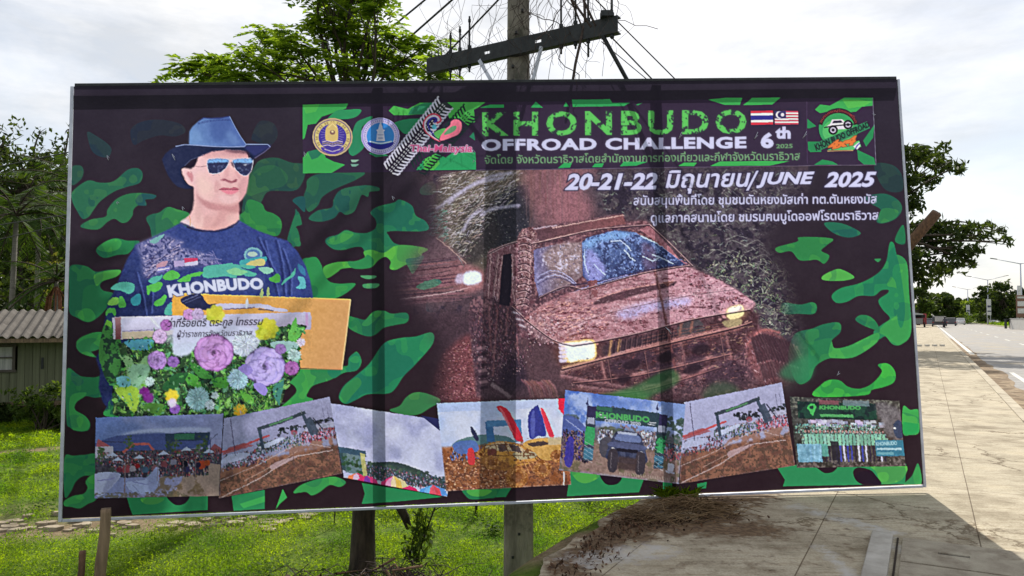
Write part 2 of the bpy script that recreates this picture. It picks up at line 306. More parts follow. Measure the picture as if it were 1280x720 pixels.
strip('median_kerb', lambda y: xk(y)+XM0, lambda y: xk(y)+XM0+.2, .03, M['kerb'], YS, .2)
strip('median', lambda y: xk(y)+XM0+.2, lambda y: xk(y)+XM1-.2, .05, M['verge'], YS, .2)
strip('median_kerb', lambda y: xk(y)+XM1-.2, lambda y: xk(y)+XM1, .03, M['kerb'], YS, .2)

# ================================================================ foliage builders
def leaves(name, C, ln, wd, m, parent=None, up=.35, droop=0.0, dirs=None, seed=1, kind=None):
    """one mesh of small pointed leaves centred at C"""
    r = np.random.default_rng(seed); k = len(C); C = np.asarray(C)
    a = dirs if dirs is not None else r.normal(size=(k, 3)); a = a/np.linalg.norm(a, axis=1, keepdims=True); a[:, 2] -= droop; a /= np.linalg.norm(a, axis=1, keepdims=True)
    nn = r.normal(size=(k, 3)); nn[:, 2] += up*3; b_ = np.cross(nn, a); b_ /= np.linalg.norm(b_, axis=1, keepdims=True)+1e-9
    s = (ln*r.uniform(.6, 1.3, k))[:, None]; w = (wd*r.uniform(.7, 1.25, k))[:, None]; nrm = np.cross(a, b_)
    V = np.stack([C-a*s*.5, C+b_*w*.5+nrm*w*.12, C+a*s*.5, C-b_*w*.5+nrm*w*.12], 1).reshape(-1, 3)
    return link(name, np_mesh(name, V, np.arange(4*k).reshape(-1, 4)), m, parent)
def clump_pts(clumps, per, seed):
    r = np.random.default_rng(seed); out_ = []
    for (x, y, z, R) in clumps:
        k = int(per*R*R); q = r.normal(size=(k, 3)); q /= np.linalg.norm(q, axis=1, keepdims=True); rad = R*r.random(k)**.5
        j = .65+.7*r.random((7, 3)); s_ = q*rad[:, None]
        # break the ball into sub-sprays
        cen = r.normal(size=(9, 3))*R*.55; pick = r.integers(0, 9, k); s_ = s_*.55+cen[pick]; s_[:, 2] *= .62
        out_.append(s_+[x, y, z])
    return np.concatenate(out_)
def limb(a, b_, r0, r1, mb, rn, sag=.15, n=5):
    a, b_ = Vector(a), Vector(b_); d = b_-a; pts = []
    off = Vector((rn.uniform(-1, 1), rn.uniform(-1, 1), rn.uniform(-.2, 1)))*d.length*sag
    for i in range(n+1):
        t_ = i/n; pts.append(a+d*t_+off*math.sin(math.pi*t_)*(1-.3*t_))
    mb.tube(pts, [r0+(r1-r0)*i/n for i in range(n+1)], 6)
    return pts
def tree(label, base, top, r0, clumps, per, ln, wd, lm, bm_, group=None, seed=1, parts=None, name='tree', cat='tree', twig=3, droop=.15, up=.35):
    rn = random.Random(seed); e = empty(name, base, label, cat, group)
    mb = MB(); base = Vector(base); top = Vector(top)
    mid = (base+top)/2+Vector((rn.uniform(-.06, .06), rn.uniform(-.06, .06), 0))*(top-base).length
    mb.tube([base-Vector((0, 0, .2)), base+(mid-base)*.12, mid, top], [r0*1.35, r0*1.02, r0*.88, r0*.72], 9)
    mb.build('trunk', bm_, e)
    lb = MB()
    for (x, y, z, R) in clumps:
        c_ = Vector((x, y, z)); s_ = top if c_.z > top.z or rn.random() < .6 else mid+(top-mid)*rn.random()
        pts = limb(s_, c_, r0*.34, r0*.07, lb, rn)
        for k in range(twig):
            p_ = pts[rn.choice([3, 4, 5])]; limb(p_, c_+Vector((rn.gauss(0, R*.5), rn.gauss(0, R*.5), rn.gauss(0, R*.35))), r0*.10, r0*.03, lb, rn, .1, 3)
    lb.build('limb', bm_, e)
    leaves('crown', clump_pts(clumps, per, seed), ln, wd, lm, e, up=up, droop=droop, seed=seed)
    return e
LM_bright = leaf_mat('sunlit_leaves', (.03, .065, .010), (.15, .23, .028), .55)
LM_dark = leaf_mat('dark_leaves', (.012, .025, .007), (.040, .062, .014), .3)
LM_mid = leaf_mat('mid_leaves', (.022, .045, .010), (.07, .11, .02), .38)
LM_olive = leaf_mat('olive_leaves', (.05, .06, .018), (.13, .14, .04), .4)
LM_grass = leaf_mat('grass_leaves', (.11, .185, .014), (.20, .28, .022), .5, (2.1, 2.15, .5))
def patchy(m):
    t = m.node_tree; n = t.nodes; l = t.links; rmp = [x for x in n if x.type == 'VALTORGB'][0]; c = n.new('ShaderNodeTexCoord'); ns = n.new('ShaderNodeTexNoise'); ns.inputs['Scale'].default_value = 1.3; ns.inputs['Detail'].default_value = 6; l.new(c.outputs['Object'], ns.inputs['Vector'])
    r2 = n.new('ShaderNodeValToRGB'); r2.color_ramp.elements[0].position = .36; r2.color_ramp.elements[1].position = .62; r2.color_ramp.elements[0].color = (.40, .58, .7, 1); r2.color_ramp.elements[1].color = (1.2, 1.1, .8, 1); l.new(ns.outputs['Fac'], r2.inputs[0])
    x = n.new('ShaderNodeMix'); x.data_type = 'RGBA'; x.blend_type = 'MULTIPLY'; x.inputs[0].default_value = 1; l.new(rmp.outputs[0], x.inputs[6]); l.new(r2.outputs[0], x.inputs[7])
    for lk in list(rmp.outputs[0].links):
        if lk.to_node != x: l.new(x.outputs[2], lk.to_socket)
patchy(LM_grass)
LM_straw = leaf_mat('dry_straw', (.10, .06, .03), (.32, .22, .12), .15, (1, 1, 1))
LM_palm = leaf_mat('palm_leaves', (.016, .038, .008), (.05, .09, .018), .3)
def px_clumps(lst, Y0_, spread, scale=1.0, seed=0):
    rn = random.Random(seed); o_ = []
    for (x, y, rp) in lst:
        Y = Y0_+rn.uniform(-spread, spread); p_ = at(x, y, Y); o_.append((p_.x, p_.y, p_.z, rp/FPX*Y*scale))
    return o_

# ---- grass and low weeds of the plot behind the billboard
def grass_field(seed=8):
    r = np.random.default_rng(seed); C = []; S_ = []
    for (xa, xb, ya, yb, dens, sz) in ((-6.5, 2.4, 6.6, 9.2, 5200, .023), (-8, 2.8, 9.2, 12.0, 3000, .031), (-10.5, 3.8, 12, 15.5, 1500, .042), (-15.5, 5.0, 15.5, 22, 620, .07)):
        k = int((xb-xa)*(yb-ya)*dens); x = r.uniform(xa, xb, k); y = r.uniform(ya, yb, k)
        d = xe(y)-x; patch = vnoise(x, y, .45, 21); bare = bareness(x, y)
        p3 = vnoise(x, y, 1.1, 27)*.6+vnoise(x, y, .3, 28)*.4; keep = (d > .06) & (r.random(k) > bare*1.15) & (r.random(k) < np.clip(.1+1.5*patch, 0, 1)) & (p3 > .24+.1*r.random(k))
        x, y, patch = x[keep], y[keep], patch[keep]; hgt = r.random(len(x))**1.5*(.03+.17*np.clip(patch-.25, 0, 1))*(1+1.3*np.clip((vnoise(x, y, 1.3, 23)-.55)*5, 0, 1))
        C.append(np.stack([x, y, gz(x, y)+.012+hgt], 1)); S_.append(np.full(len(x), sz))
    C = np.concatenate(C); S_ = np.concatenate(S_); k = len(C)
    dirs = r.normal(size=(k, 3)); dirs[:, 2] = np.abs(dirs[:, 2])*.9+.1
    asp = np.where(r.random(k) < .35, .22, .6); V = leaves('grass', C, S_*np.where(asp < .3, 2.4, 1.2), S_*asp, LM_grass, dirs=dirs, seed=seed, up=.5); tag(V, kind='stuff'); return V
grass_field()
def blades(name, cx_, cy_, rad, k, h, m, seed, lean=.4, z0=None, parent=None, w=.006):
    r = np.random.default_rng(seed); a = r.uniform(0, 6.283, k); q = rad*np.sqrt(r.random(k)); x = cx_+q*np.cos(a); y = cy_+q*np.sin(a)*.7
    z = gz(x, y)+.0 if z0 is None else np.full(k, z0); hh = h*r.uniform(.5, 1.2, k); la = r.uniform(0, 6.283, k); lr = hh*lean*r.uniform(.2, 1.5, k)
    b0 = np.stack([x, y, z], 1); t1 = b0+np.stack([np.cos(la)*lr*.4, np.sin(la)*lr*.4, hh*.65], 1); t2 = b0+np.stack([np.cos(la)*lr*1.2, np.sin(la)*lr*1.2, hh*.95], 1)
    s_ = np.stack([-np.sin(la), np.cos(la), np.zeros(k)], 1)*w*r.uniform(.6, 1.4, k)[:, None]
    V = np.stack([b0-s_, b0+s_, t1+s_*.8, t2, t1-s_*.8], 1).reshape(-1, 3)
    return link(name, np_mesh(name, V, np.arange(5*k).reshape(-1, 5)), m, parent)
def weeds():
    r = np.random.default_rng(77); C = []; D = []
    for k in range(150):
        x = r.uniform(-6.5, 1.4); y = r.uniform(7.2, 11); 
        if xe(y)-x < .25 or bareness(np.array([x]), np.array([y]))[0] > .5 or vnoise(np.array([x]), np.array([y]), .9, 61)[0] < .52: continue
        z = float(gz(x, y)); n_ = int(r.integers(16, 46)); s_ = r.uniform(.06, .17)
        for i in range(n_): a = r.uniform(0, 6.283); C.append((x+math.cos(a)*s_*r.random()*1.5, y+math.sin(a)*s_*r.random()*1.5, z+.03+s_*1.3*r.random())); D.append((math.cos(a), math.sin(a), r.uniform(-.2, .5)))
    tag(leaves('weeds', np.array(C), .062, .034, leaf_mat('weed_leaves', (.022, .055, .008), (.07, .13, .018), .42), dirs=np.array(D), seed=9, up=.8), kind='stuff')
weeds()
# ================================================================ things at the foot of the billboard
def dry_heap():
    p_ = at_z(850, 638, .02); e = empty('dry_grass_heap', (p_.x, p_.y, 0), 'heap of cut dry grass on the pavement under the billboard edge', 'dry grass')
    r = np.random.default_rng(31); mb = MB()
    for k in range(360):
        u = r.normal(); v = r.normal(); x = p_.x+u*.22+.08*v; y = p_.y+v*.14; h = .13*math.exp(-(u*u+v*v)/1.6)*r.random(); a = r.normal(.0, .55) if r.random() < .8 else r.uniform(0, 6.28); ln = r.uniform(.10, .34)
        d = Vector((math.cos(a), math.sin(a), r.normal()*.12))*ln
        c0 = Vector((x, y, .012+h)); mb.tube([c0-d*.5+Vector((0, 0, -.01)), c0+Vector((0, 0, .02*r.random())), c0+d*.5+Vector((0, 0, -.005))], .0028, 3, False)
    mb.build('straw', LM_straw, e)
    mb = MB(); mb.lathe((p_.x-.1, p_.y+.05, -.01), [(.34, 0), (.24, .03), (.10, .055), (0, .06)], 14); mb.build('soil', M['grit'], e)
    q = at_z(842, 618, .02)
    tag(blades('grass_tuft', q.x, q.y, .22, 260, .10, LM_grass, 5, .9, .01, w=.004), 'tuft of living green grass growing at the billboard edge above the dry heap', 'grass tuft')
dry_heap()
def litter():
    r = np.random.default_rng(17); C = []
    for (a_, b_, w, k) in (((.3, 4.6), (.75, 5.5), .12, 260), ((.75, 5.5), (1.6, 6.5), .15, 900), ((.95, 5.8), (1.7, 5.95), .16, 200)):
        t_ = r.random(k); x = a_[0]+(b_[0]-a_[0])*t_+r.normal(size=k)*w; y = a_[1]+(b_[1]-a_[1])*t_+r.normal(size=k)*w*.8; C.append(np.stack([x, y, np.maximum(gz(x, y), 0)+.008+r.random(k)*.012], 1))
    C = np.concatenate(C); C = C[C[:, 0] > xe(C[:, 1])+.1]
    tag(leaves('leaf_litter', C, .036, .018, leaf_mat('dead_leaves', (.03, .018, .012), (.13, .07, .04), .05, (1, 1, 1)), up=1.2, seed=4), kind='stuff')
litter()
def pebbles():
    r = np.random.default_rng(12); mb = MB()
    for k in range(60):
        x = r.uniform(-6.4, -2.6); y = 9.35+(x+5)*.06+r.normal()*.28; s_ = r.uniform(.05, .16); z = float(gz(x, y))
        n_ = 7; top_ = [(x+s_*math.cos(6.283*i/n_)*r.uniform(.6, 1.1), y+s_*.6*math.sin(6.283*i/n_)*r.uniform(.7, 1.1)) for i in range(n_)]; mb.prism(top_, z-.03, z+.02+.03*r.random())
    tag(mb.build('rubble', mat('pale_rubble', (.36, .31, .23), .95, (.19, .15, .10), 6, bump=.4)), kind='stuff')
pebbles()
def stake(label, top_px, bot_px, Y, r_, m, tilt=0):
    a, b_ = at(*top_px, Y), at(*bot_px, Y); d = (b_-a).normalized(); b_ = a+d*((a.z+1.05)/-d.z); mb = MB()
    pts = [b_+(a-b_)*t_+Vector((.008*math.sin(9*t_), .006*math.cos(7*t_), 0)) for t_ in (0, .2, .4, .6, .8, .97, 1)]
    mb.tube(pts, [r_*1.05, r_, r_*.98, r_*1.02, r_*.95, r_*.93, r_*.86], 4); return tag(mb.build('wooden_stake', m), label, 'stake')
stake('tall weathered wooden stake tied to the lower left edge of the billboard', (131.5, 636), (126, 722), 5.95, .055, mat('pale_wood', (.27, .19, .12), .85, (.13, .09, .058), 9, stretch=(3, 3, .25), bump=.5, bscale=40))
stake('short reddish broken stake standing in the grass left of the tall stake', (102, 689), (100, 722), 5.9, .034, M['bark_brown'])
def brush():
    e = empty('brush_pile', (-1.25, 7.1, -1.0), 'pile of uprooted roots and dry twigs at the foot of the trunk', 'brush pile'); r = np.random.default_rng(7)
    xs = np.linspace(-2.45, -.2, 60); ys_ = np.linspace(6.4, 7.75, 36); X, Y = np.meshgrid(xs, ys_)
    h = .26*np.exp(-((X+.95)/.42)**2-((Y-7.1)/.34)**2)+.22*np.exp(-((X+2.15)/.26)**2-((Y-7.1)/.3)**2)+.16*np.exp(-((X+1.5)/.45)**2-((Y-7.0)/.4)**2)
    Zz = gz(X, Y)-.05+h*(.7+.6*vnoise(X, Y, .14, 3)); V = np.stack([X, Y, Zz], -1).reshape(-1, 3); I_ = np.arange(V.shape[0]).reshape(X.shape)
    link('soil', np_mesh('soil', V, np.stack([I_[:-1, :-1], I_[:-1, 1:], I_[1:, 1:], I_[1:, :-1]], -1).reshape(-1, 4), True), mat('dark_root_soil', (.10, .06, .038), 1, (.035, .022, .016), 22, bump=1), e)
    mb = MB(); rmat = mat('pale_root', (.24, .15, .09), .9, (.12, .07, .045), 15)
    for k in range(340):
        big = k < 26; cx_ = r.choice([-.95, -1.5, -2.15], p=[.55, .25, .2])+r.normal()*.26; cy_ = 7.05+r.normal()*.2; z = float(gz(cx_, cy_))+.06+.2*r.random()*math.exp(-((cx_+.95)/.6)**2)+.1*r.random()
        a = r.uniform(0, 6.283); ln = r.uniform(.15, .5); d = Vector((math.cos(a), math.sin(a)*.7, r.normal()*.38))*ln; c0 = Vector((cx_, cy_, z)); k_ = Vector((r.normal(), r.normal(), r.normal()))*.05
        m_ = MB() if big else mb; m_.tube([c0-d*.5, c0+k_, c0+d*.5-Vector((0, 0, .03))], [.013, .011, .005] if big else [.005, .004, .002], 5 if big else 3, False)
        if big: m_.build('root', rmat, e)
    mb.build('twig', M['vine'], e)
brush()
def sapling():
    p_ = at_z(528, 700, -.9); e = empty('vine_sapling', (p_.x, p_.y, -1.0), 'thin leafy vine sapling leaning under the billboard beside the trunk', 'plant'); mb = MB(); Y = p_.y-.2
    st = [at(520, 702, Y), at(527, 680, Y), at(536, 655, Y-.05), at(546, 628, Y-.1), at(552, 600, Y-.1)]; mb.tube(st, [.012, .011, .009, .008, .006], 6)
    s2 = [at(512, 700, Y), at(516, 675, Y), at(524, 650, Y), at(530, 622, Y)]; mb.tube(s2, [.008, .007, .006, .004], 5)
    mb.tube([at(540, 640, Y-.05), at(560, 628, Y-.05), at(580, 618, Y-.1)], .005, 5); mb.build('stem', M['bark'], e); r = np.random.default_rng(3); C = []
    for q in (s2, st[:3]):
        for k in range(150):
            t_ = r.random()*(len(q)-1); i = int(t_); f_ = t_-i; w = q[i]*(1-f_)+q[min(i+1, len(q)-1)]*f_; C.append([w.x+r.normal()*.05, w.y+r.normal()*.05, w.z+r.normal()*.04])
    leaves('leaf', np.array(C), .10, .032, LM_mid, e, droop=.7, seed=2)
    for (x, y0, y1) in ((595, 612, 642), (566, 612, 634), (418, 610, 660)):
        b_ = at_z(x-(3 if x == 566 else 0), y1, -1.0); a = at(x, y0-14, b_.y); mb = MB(); mb.tube([a, (a+b_)/2+Vector((.008, 0, 0)), b_-Vector((0, 0, .08))], .020 if x == 595 else .008, 5)
        tag(mb.build('thin_stick', M['bark']), {595: 'thin dark upright stick in the grass left of the utility pole', 566: 'slim leaning twig in the grass below the umbrella picture', 418: 'hair thin dry twig in the grass left of the trunk'}[x], 'stick')
sapling()

# ---- drain covers and edge strip at the lower right
def covers():
    d = Vector((.483, .875, 0)); nn = Vector((.875, -.483, 0)); o_ = Vector((2.72, 5.36, 0))
    mb = MB(); e0 = o_-nn*.10+Vector((0, 0, .012)); mb.bar(e0-d*3.4, e0+d*.02, .135, .05); tag(mb.build('concrete_strip', mat('limed_concrete', (.46, .44, .40), .9, (.30, .28, .245), 5, bump=.4), bevel=.006), 'pale raised concrete strip beside the drain covers', 'kerb strip')
    dk = MB(); dk.bar(o_+nn*.0-d*3.4+Vector((0, 0, .006)), o_-nn*.002+d*.0+Vector((0, 0, .006)), .012, .008); dk.bar(o_+nn*.03-d*.012+Vector((0, 0, .006)), o_+nn*1.75-d*.012+Vector((0, 0, .006)), .022, .008); tag(dk.build('gap_shade', mat('black_gap_shade', (.035, .026, .02), 1)), kind='structure')  # near-black strips paint in the shade of the open gaps
    for k, (lab) in enumerate(('concrete drain cover with slots at the far end of the row', 'second concrete drain cover from the far end of the row', 'third concrete drain cover at the bottom edge of the picture')):
        e = o_-d*(k*.60+.03); c0 = e-d*.28+nn*.86
        em = empty('drain_cover', tuple(c0), lab, 'drain cover', 'drain covers in the pavement', math.atan2(-d.x, d.y))
        mb = MB(); hw = .83
        R3 = Matrix((nn, d, Vector((0, 0, 1)))).transposed()
        # slab with two lifting slots, built from bands so the slots are real gaps
        yb = (-.285, -.02, .02, .285)
        mb.box(c0+R3@Vector((0, -.1525, .008)), (hw*2, .265, .03), M=R3); mb.box(c0+R3@Vector((0, .1525, .008)), (hw*2, .265, .03), M=R3)
        for (xa, xb) in ((-hw, -.62), (-.44, .10), (.28, hw)): mb.box(c0+R3@Vector(((xa+xb)/2, 0, .008)), (xb-xa, .04, .03), M=R3)
        mb.build('slab', pm2, em, 0)
        mb = MB(); mb.box(c0+R3@Vector((0, 0, .012)), (hw*2-.1, .052, .006), M=R3); mb.build('slot_shade', M['dark_steel'], em)  # dark bar in the gaps paints in the shade of the slot depth
pm2 = mat('cover_concrete', (.37, .335, .26), .9, (.25, .215, .165), 5, bump=.4, bscale=60, dirt=(.15, .115, .08), dscale=4, dlo=.5, dhi=.7)
covers()
# ================================================================ utility pole behind the billboard
PX, PYY = at(648, 360, 7.35).x, 7.35
pole = empty('utility_pole', (PX, PYY, -1.0), 'square weathered concrete utility pole with a tilted crossarm and dry vines', 'utility pole')
def pole_parts():
    mb = MB(); z0, z1 = -1.2, 6.4; w0, w1 = .29, .19
    def sec(z): t_ = (z-z0)/(z1-z0); return (w0+(w1-w0)*t_)/2
    prof = lambda h: [(-h, -h*.8), (-h*.86, -h), (h*.86, -h), (h, -h*.8), (h, h*.8), (h*.86, h), (-h*.86, h), (-h, h*.8)]
    v = []; zs = [z0, 1, 3, 4.2, z1]
    for z in zs: v += [(PX+a, PYY+b, z) for a, b in prof(sec(z))]
    f = [(i*8+k, i*8+(k+1) % 8, (i+1)*8+(k+1) % 8, (i+1)*8+k) for i in range(len(zs)-1) for k in range(8)]+[tuple(range(32, 40))]
    mb.add(v, f); mb.build('shaft', M['concrete_pole'], pole)
    mb = MB()
    for x, y in ((641, 82), (641, 100), (653, 12), (645, 40), (641, 697), (649, 668)): mb = MB(); p_ = at(x, y, PYY-.155); mb.bar(p_, p_+Vector((0, .06, 0)), .022); mb.build('bolt_hole', M['dark_steel'], pole)
    # channel crossarm, clearly skewed to the sheet
    A_, B_ = at(535, 88, 7.85), at(770, 34.5, 6.72); zc = (A_.z+B_.z)/2; A_.z = B_.z = zc; d = (B_-A_).normalized(); s_ = Vector((d.y, -d.x, 0)); shift = Vector((0, 0, 0))
    mid = A_+d*((PX-A_.x)/d.x); gap = (PYY-mid.y); sh = Vector((0, gap-.2, 0)) if gap < .2 else Vector((0, 0, 0)); A_ += sh; B_ += sh
    arm = MB(); H_, T_ = .155, .012; mm = Matrix((s_, d, Vector((0, 0, 1)))).transposed(); ln = (B_-A_).length
    def blk(x, y, z, dx, dy, dz): arm.box(A_+mm@Vector((x, y, z)), (dx, dy, dz), M=mm)
    sl_ = [(.72, .79), (1.30, 1.37)]; y0 = 0
    for a_, b_ in sl_+[(ln, ln)]:
        blk(0, (y0+a_)/2, 0, T_, a_-y0, H_)
        if b_ > a_: blk(0, (a_+b_)/2, -.046, T_, b_-a_, .063); blk(0, (a_+b_)/2, .046, T_, b_-a_, .063)
        y0 = b_
    blk(-.035, ln/2, H_/2-.006, .07, ln, T_); blk(-.035, ln/2, -H_/2+.006, .07, ln, T_)
    arm_o = arm.build('crossarm', M['dark_steel'], pole)
    pins = MB()
    for f_, up_, dn in ((.135, .30, .22), (.19, .34, .18), (.245, .42, .15), (.73, .45, .16), (.80, .55, .14), (.86, .6, .24), (.97, .5, .12)):
        pins = MB(); p_ = A_+d*ln*f_+s_*-.02; pins.tube([p_+Vector((0, 0, -dn)), p_+Vector((0, 0, up_))], .0105, 6); pins.tube([p_+Vector((0, 0, .075)), p_+Vector((0, 0, .12))], .021, 6); pins.tube([p_+Vector((0, 0, -.11)), p_+Vector((0, 0, -.08))], .02, 6); pins.tube([p_+Vector((0, 0, up_-.06)), p_+Vector((0, 0, up_-.03))], .016, 6); pins.build('insulator_pin', M['dark_steel'], pole)
    for f_ in (.03, .05, .07, .09): pins = MB(); p_ = A_+d*ln*f_; pins.tube([p_+Vector((0, 0, .06)), p_+Vector((0, 0, .15))], .006, 5); pins.build('bolt', M['dark_steel'], pole)
    for f_, sgn in ((.31, -1), (.64, 1)):
        mb = MB(); p_ = A_+d*ln*f_+Vector((0, 0, -.06)); mb.bar(p_+s_*.01, Vector((PX+sgn*.04, PYY-.15, zc-.72)), .035, .012, up=s_); mb.build('brace', M['steel'], pole)
    mb = MB(); p_ = A_+d*ln*.93+Vector((0, 0, -.07)); mb.tube([p_, Vector((p_.x+.62, p_.y+.62, p_.z-.78))], .02, 7); mb.build('stay_rod', M['dark_steel'], pole)
    mb = MB(); p_ = A_+d*ln*.96+Vector((0, 0, .08)); mb.box(p_+Vector((-.02, 0, .02)), (.11, .09, .05)); mb.build('clamp', M['dark_steel'], pole)
    return A_, B_, d, ln, zc
A_, B_, dA, lA, zA = pole_parts()
def vines():
    r = np.random.default_rng(9); mb = MB()
    for k in range(72):
        f_ = r.normal(.72, .14) if k < 120 else r.uniform(.3, .62); f_ = min(.98, max(.25, f_)); p_ = A_+dA*lA*f_+Vector((r.normal()*.07, r.normal()*.06, r.uniform(.0, .75))); pts = [p_]; v = Vector((r.normal()*.5, r.normal()*.3, -1)).normalized()
        for i in range(int(r.integers(4, 14))):
            v = (v+Vector((r.normal()*.55, r.normal()*.3, r.normal()*.35-.22))).normalized(); pts.append(pts[-1]+v*r.uniform(.05, .12))
        mb.tube(pts, float(r.choice([.002, .003, .005], p=[.6, .32, .08])), 3, False)
    for k in range(26):
        p_ = A_+dA*lA*r.uniform(.05, .45)+Vector((0, 0, r.uniform(.2, .9))); mb.tube([p_, p_+Vector((r.normal()*.1, .05, -.25)), p_+Vector((r.normal()*.2, .05, -.5)), p_+Vector((r.normal()*.2, .05, -.8))], .0022, 3, False)
    for a_, b_, w in ((.60, .88, .012), (.66, .84, .009), (.70, .9, .012)): 
        p_ = A_+dA*lA*a_+Vector((0, 0, .75)); q_ = A_+dA*lA*b_+Vector((0, 0, .02)); mb.tube([p_, (p_+q_)/2+Vector((.02, 0, .06)), q_], w, 5)
    p_ = A_+dA*lA*.84; mb.tube([p_+Vector((0, 0, .6)), p_+Vector((.02, 0, .1)), p_+Vector((-.07, 0, -.3)), p_+Vector((-.14, 0, -.75))], .013, 6)
    p_ = A_+dA*lA*.98+Vector((0, 0, .03)); mb.tube([p_, p_+Vector((.1, 0, .01)), p_+Vector((.2, 0, -.04)), p_+Vector((.3, 0, -.04)), p_+Vector((.4, 0, -.07))], .004, 4)
    mb.build('dry_vine', M['vine'], pole)
vines()
def wire(name, pts, r_, label): mb = MB(); mb.tube(pts, r_, 6); return tag(mb.build(name, M['wire']), label, 'cable')
# the cables run on well past what the picture shows
def cab(x0, y0, Y0_, x1, y1, Y1_, r_, label, e0=1.0, e1=1.0):
    a, b = at(x0, y0, Y0_), at(x1, y1, Y1_); d = b-a; wire('cable', [a-d*e0, a, b, b+d*e1], r_, label)
cab(402, 106, 19, 531, 0, 16.5, .024, 'thick black cable rising left of the crossarm, the one further left', 2.5, 1.2)
cab(455, 97, 18.6, 565, 0, 16.2, .026, 'thick black cable rising left of the crossarm, the one nearer the pole', 2.5, 1.2)
cab(415, 0, 12, 502, 66, 11.5, .007, 'thin wire sloping down to the right across the crown of the tree', 1.0, 1.4)
cab(745, 0, 7.6, 845, 100, 8.2, .007, 'thin dark wire running down to the right past the crossarm end', 1.0, 1.5)
cab(764, 46, 7.0, 818, 102, 8.0, .008, 'dark stay wire sloping down right from the crossarm end', .0, 2.0)
cab(752, 52, 7.0, 812, 102, 8.0, .005, 'thinner stay wire sloping down right beneath the dark stay wire', .0, 2.0)
cab(551, 75, 7.7, 618, 5, 7.2, .010, 'bent black cable climbing from the left end of the crossarm', .0, 1.0)
cab(0, 208, 17, 92, 189, 15, .012, 'upper thin cable strung before the palms at the left', 1.0, 2)
cab(0, 281, 17, 92, 267, 15, .009, 'middle thin cable strung before the palms at the left', 1.0, 2)
cab(0, 299, 17, 92, 278, 15, .009, 'lowest thin cable strung before the palms at the left', 1.0, 2)

# ================================================================ near tree with feathery leaves behind the billboard
def feather_leaves(clumps, k, seed, ln=.30, lf=.065):
    """pinnate leaves: leaflets in pairs along a drooping rib"""
    r = np.random.default_rng(seed); C = []; D = []
    tot = sum(c[3]**2 for c in clumps)
    for (x, y, z, R) in clumps:
        for q in range(max(4, int(k*R*R/tot))):
            o_ = r.normal(size=3); o_ /= np.linalg.norm(o_); o_ *= R*r.random()**.45; o_[2] *= .75; c0 = np.array((x, y, z))+o_
            a = r.uniform(0, 6.283); dv = np.array((math.cos(a), math.sin(a), r.uniform(-.1, .35))); sd = np.array((-math.sin(a), math.cos(a), 0)); L_ = ln*r.uniform(.6, 1.15)
            for i in range(7):
                t_ = (i+1)/7; p_ = c0+dv*L_*t_+np.array((0, 0, -.35*L_*t_*t_))
                for s_ in (-1, 1): C.append(p_+sd*s_*lf*.5); D.append(sd*s_+dv*.45+np.array((0, 0, -.25)))
    return np.array(C), np.array(D)
tb = at_z(456, 706, -1.0); tb.y = 7.7; tb.x = (456-640)/FPX*7.7
tt = Vector((tb.x+.02, tb.y, .45))
NC = px_clumps([(398, -8, 20), (446, -18, 26), (470, -8, 20), (233, 86, 22), (262, 80, 26), (292, 94, 18), (312, 70, 24), (345, 48, 26), (338, 88, 30), (372, 62, 30), (385, 92, 26), (405, 36, 30), (430, 10, 34), (455, -22, 34), (420, -40, 40), (468, 12, 20), (440, 50, 30), (470, 66, 24), (493, 46, 26), (500, 82, 30), (528, 60, 24), (540, 90, 22), (555, 98, 12), (465, 88, 20), (430, 84, 20), (300, 98, 16), (255, 98, 14), (400, -70, 40)], 13.0, 1.0, .86, 3)
def near_tree():
    e = empty('bare_tree_trunk', tuple(tb), 'dark forked tree trunk standing right behind the lower edge of the billboard', 'tree trunk'); mb = MB()
    mb.tube([tb-Vector((0, 0, .3)), tb+Vector((.0, 0, .08)), tb+Vector((.005, 0, .5)), tb+Vector((.02, 0, .9)), tt], [.19, .135, .115, .125, .10], 11)
    mb.build('trunk', M['bark'], e); mb = MB()
    mb.tube([tb+Vector((.03, 0, .72)), tb+Vector((.14, 0, .95)), tb+Vector((.30, .1, 1.5))], [.07, .06, .04], 8); mb.build('limb', M['bark'], e)
    mb = MB(); mb.tube([at(511, 660, 7.75), at(506, 645, 7.7), at(497, 628, 7.7), at(480, 590, 7.7), tt+Vector((0, 0, .1))], [.03, .045, .05, .05, .05], 8); mb.build('limb', M['bark'], e)
    rn = random.Random(5); b0 = Vector(((430-640)/FPX*13.2, 13.2, -1.0)); t0 = b0+Vector((.1, 0, 5.7)); e = empty('feathery_tree', tuple(b0), 'bright feathery leaved tree rising above the left half of the billboard', 'tree'); mb = MB()
    mb.tube([b0-Vector((0, 0, .2)), b0+Vector((0, 0, .3)), b0+Vector((.08, 0, 2.2)), t0], [.24, .19, .16, .12], 10); mb.build('trunk', M['bark'], e); lb = MB()
    for (x, y, z, R) in NC:
        pts = limb(t0+Vector((rn.uniform(-.05, .05), 0, rn.uniform(-.4, .5))), (x, y, z), .04, .012, lb, rn, .10)
        for k in range(3): limb(pts[rn.choice([3, 4, 5])], Vector((x, y, z))+Vector((rn.gauss(0, R*.6), rn.gauss(0, R*.6), rn.gauss(0, R*.5))), .013, .006, lb, rn, .1, 3)
    lb.build('limb', M['bark'], e)
    C, D = feather_leaves(NC, 820, 6, .48, .11); leaves('crown', C, .145, .072, LM_bright, e, dirs=D, up=1.0, seed=3)
near_tree()

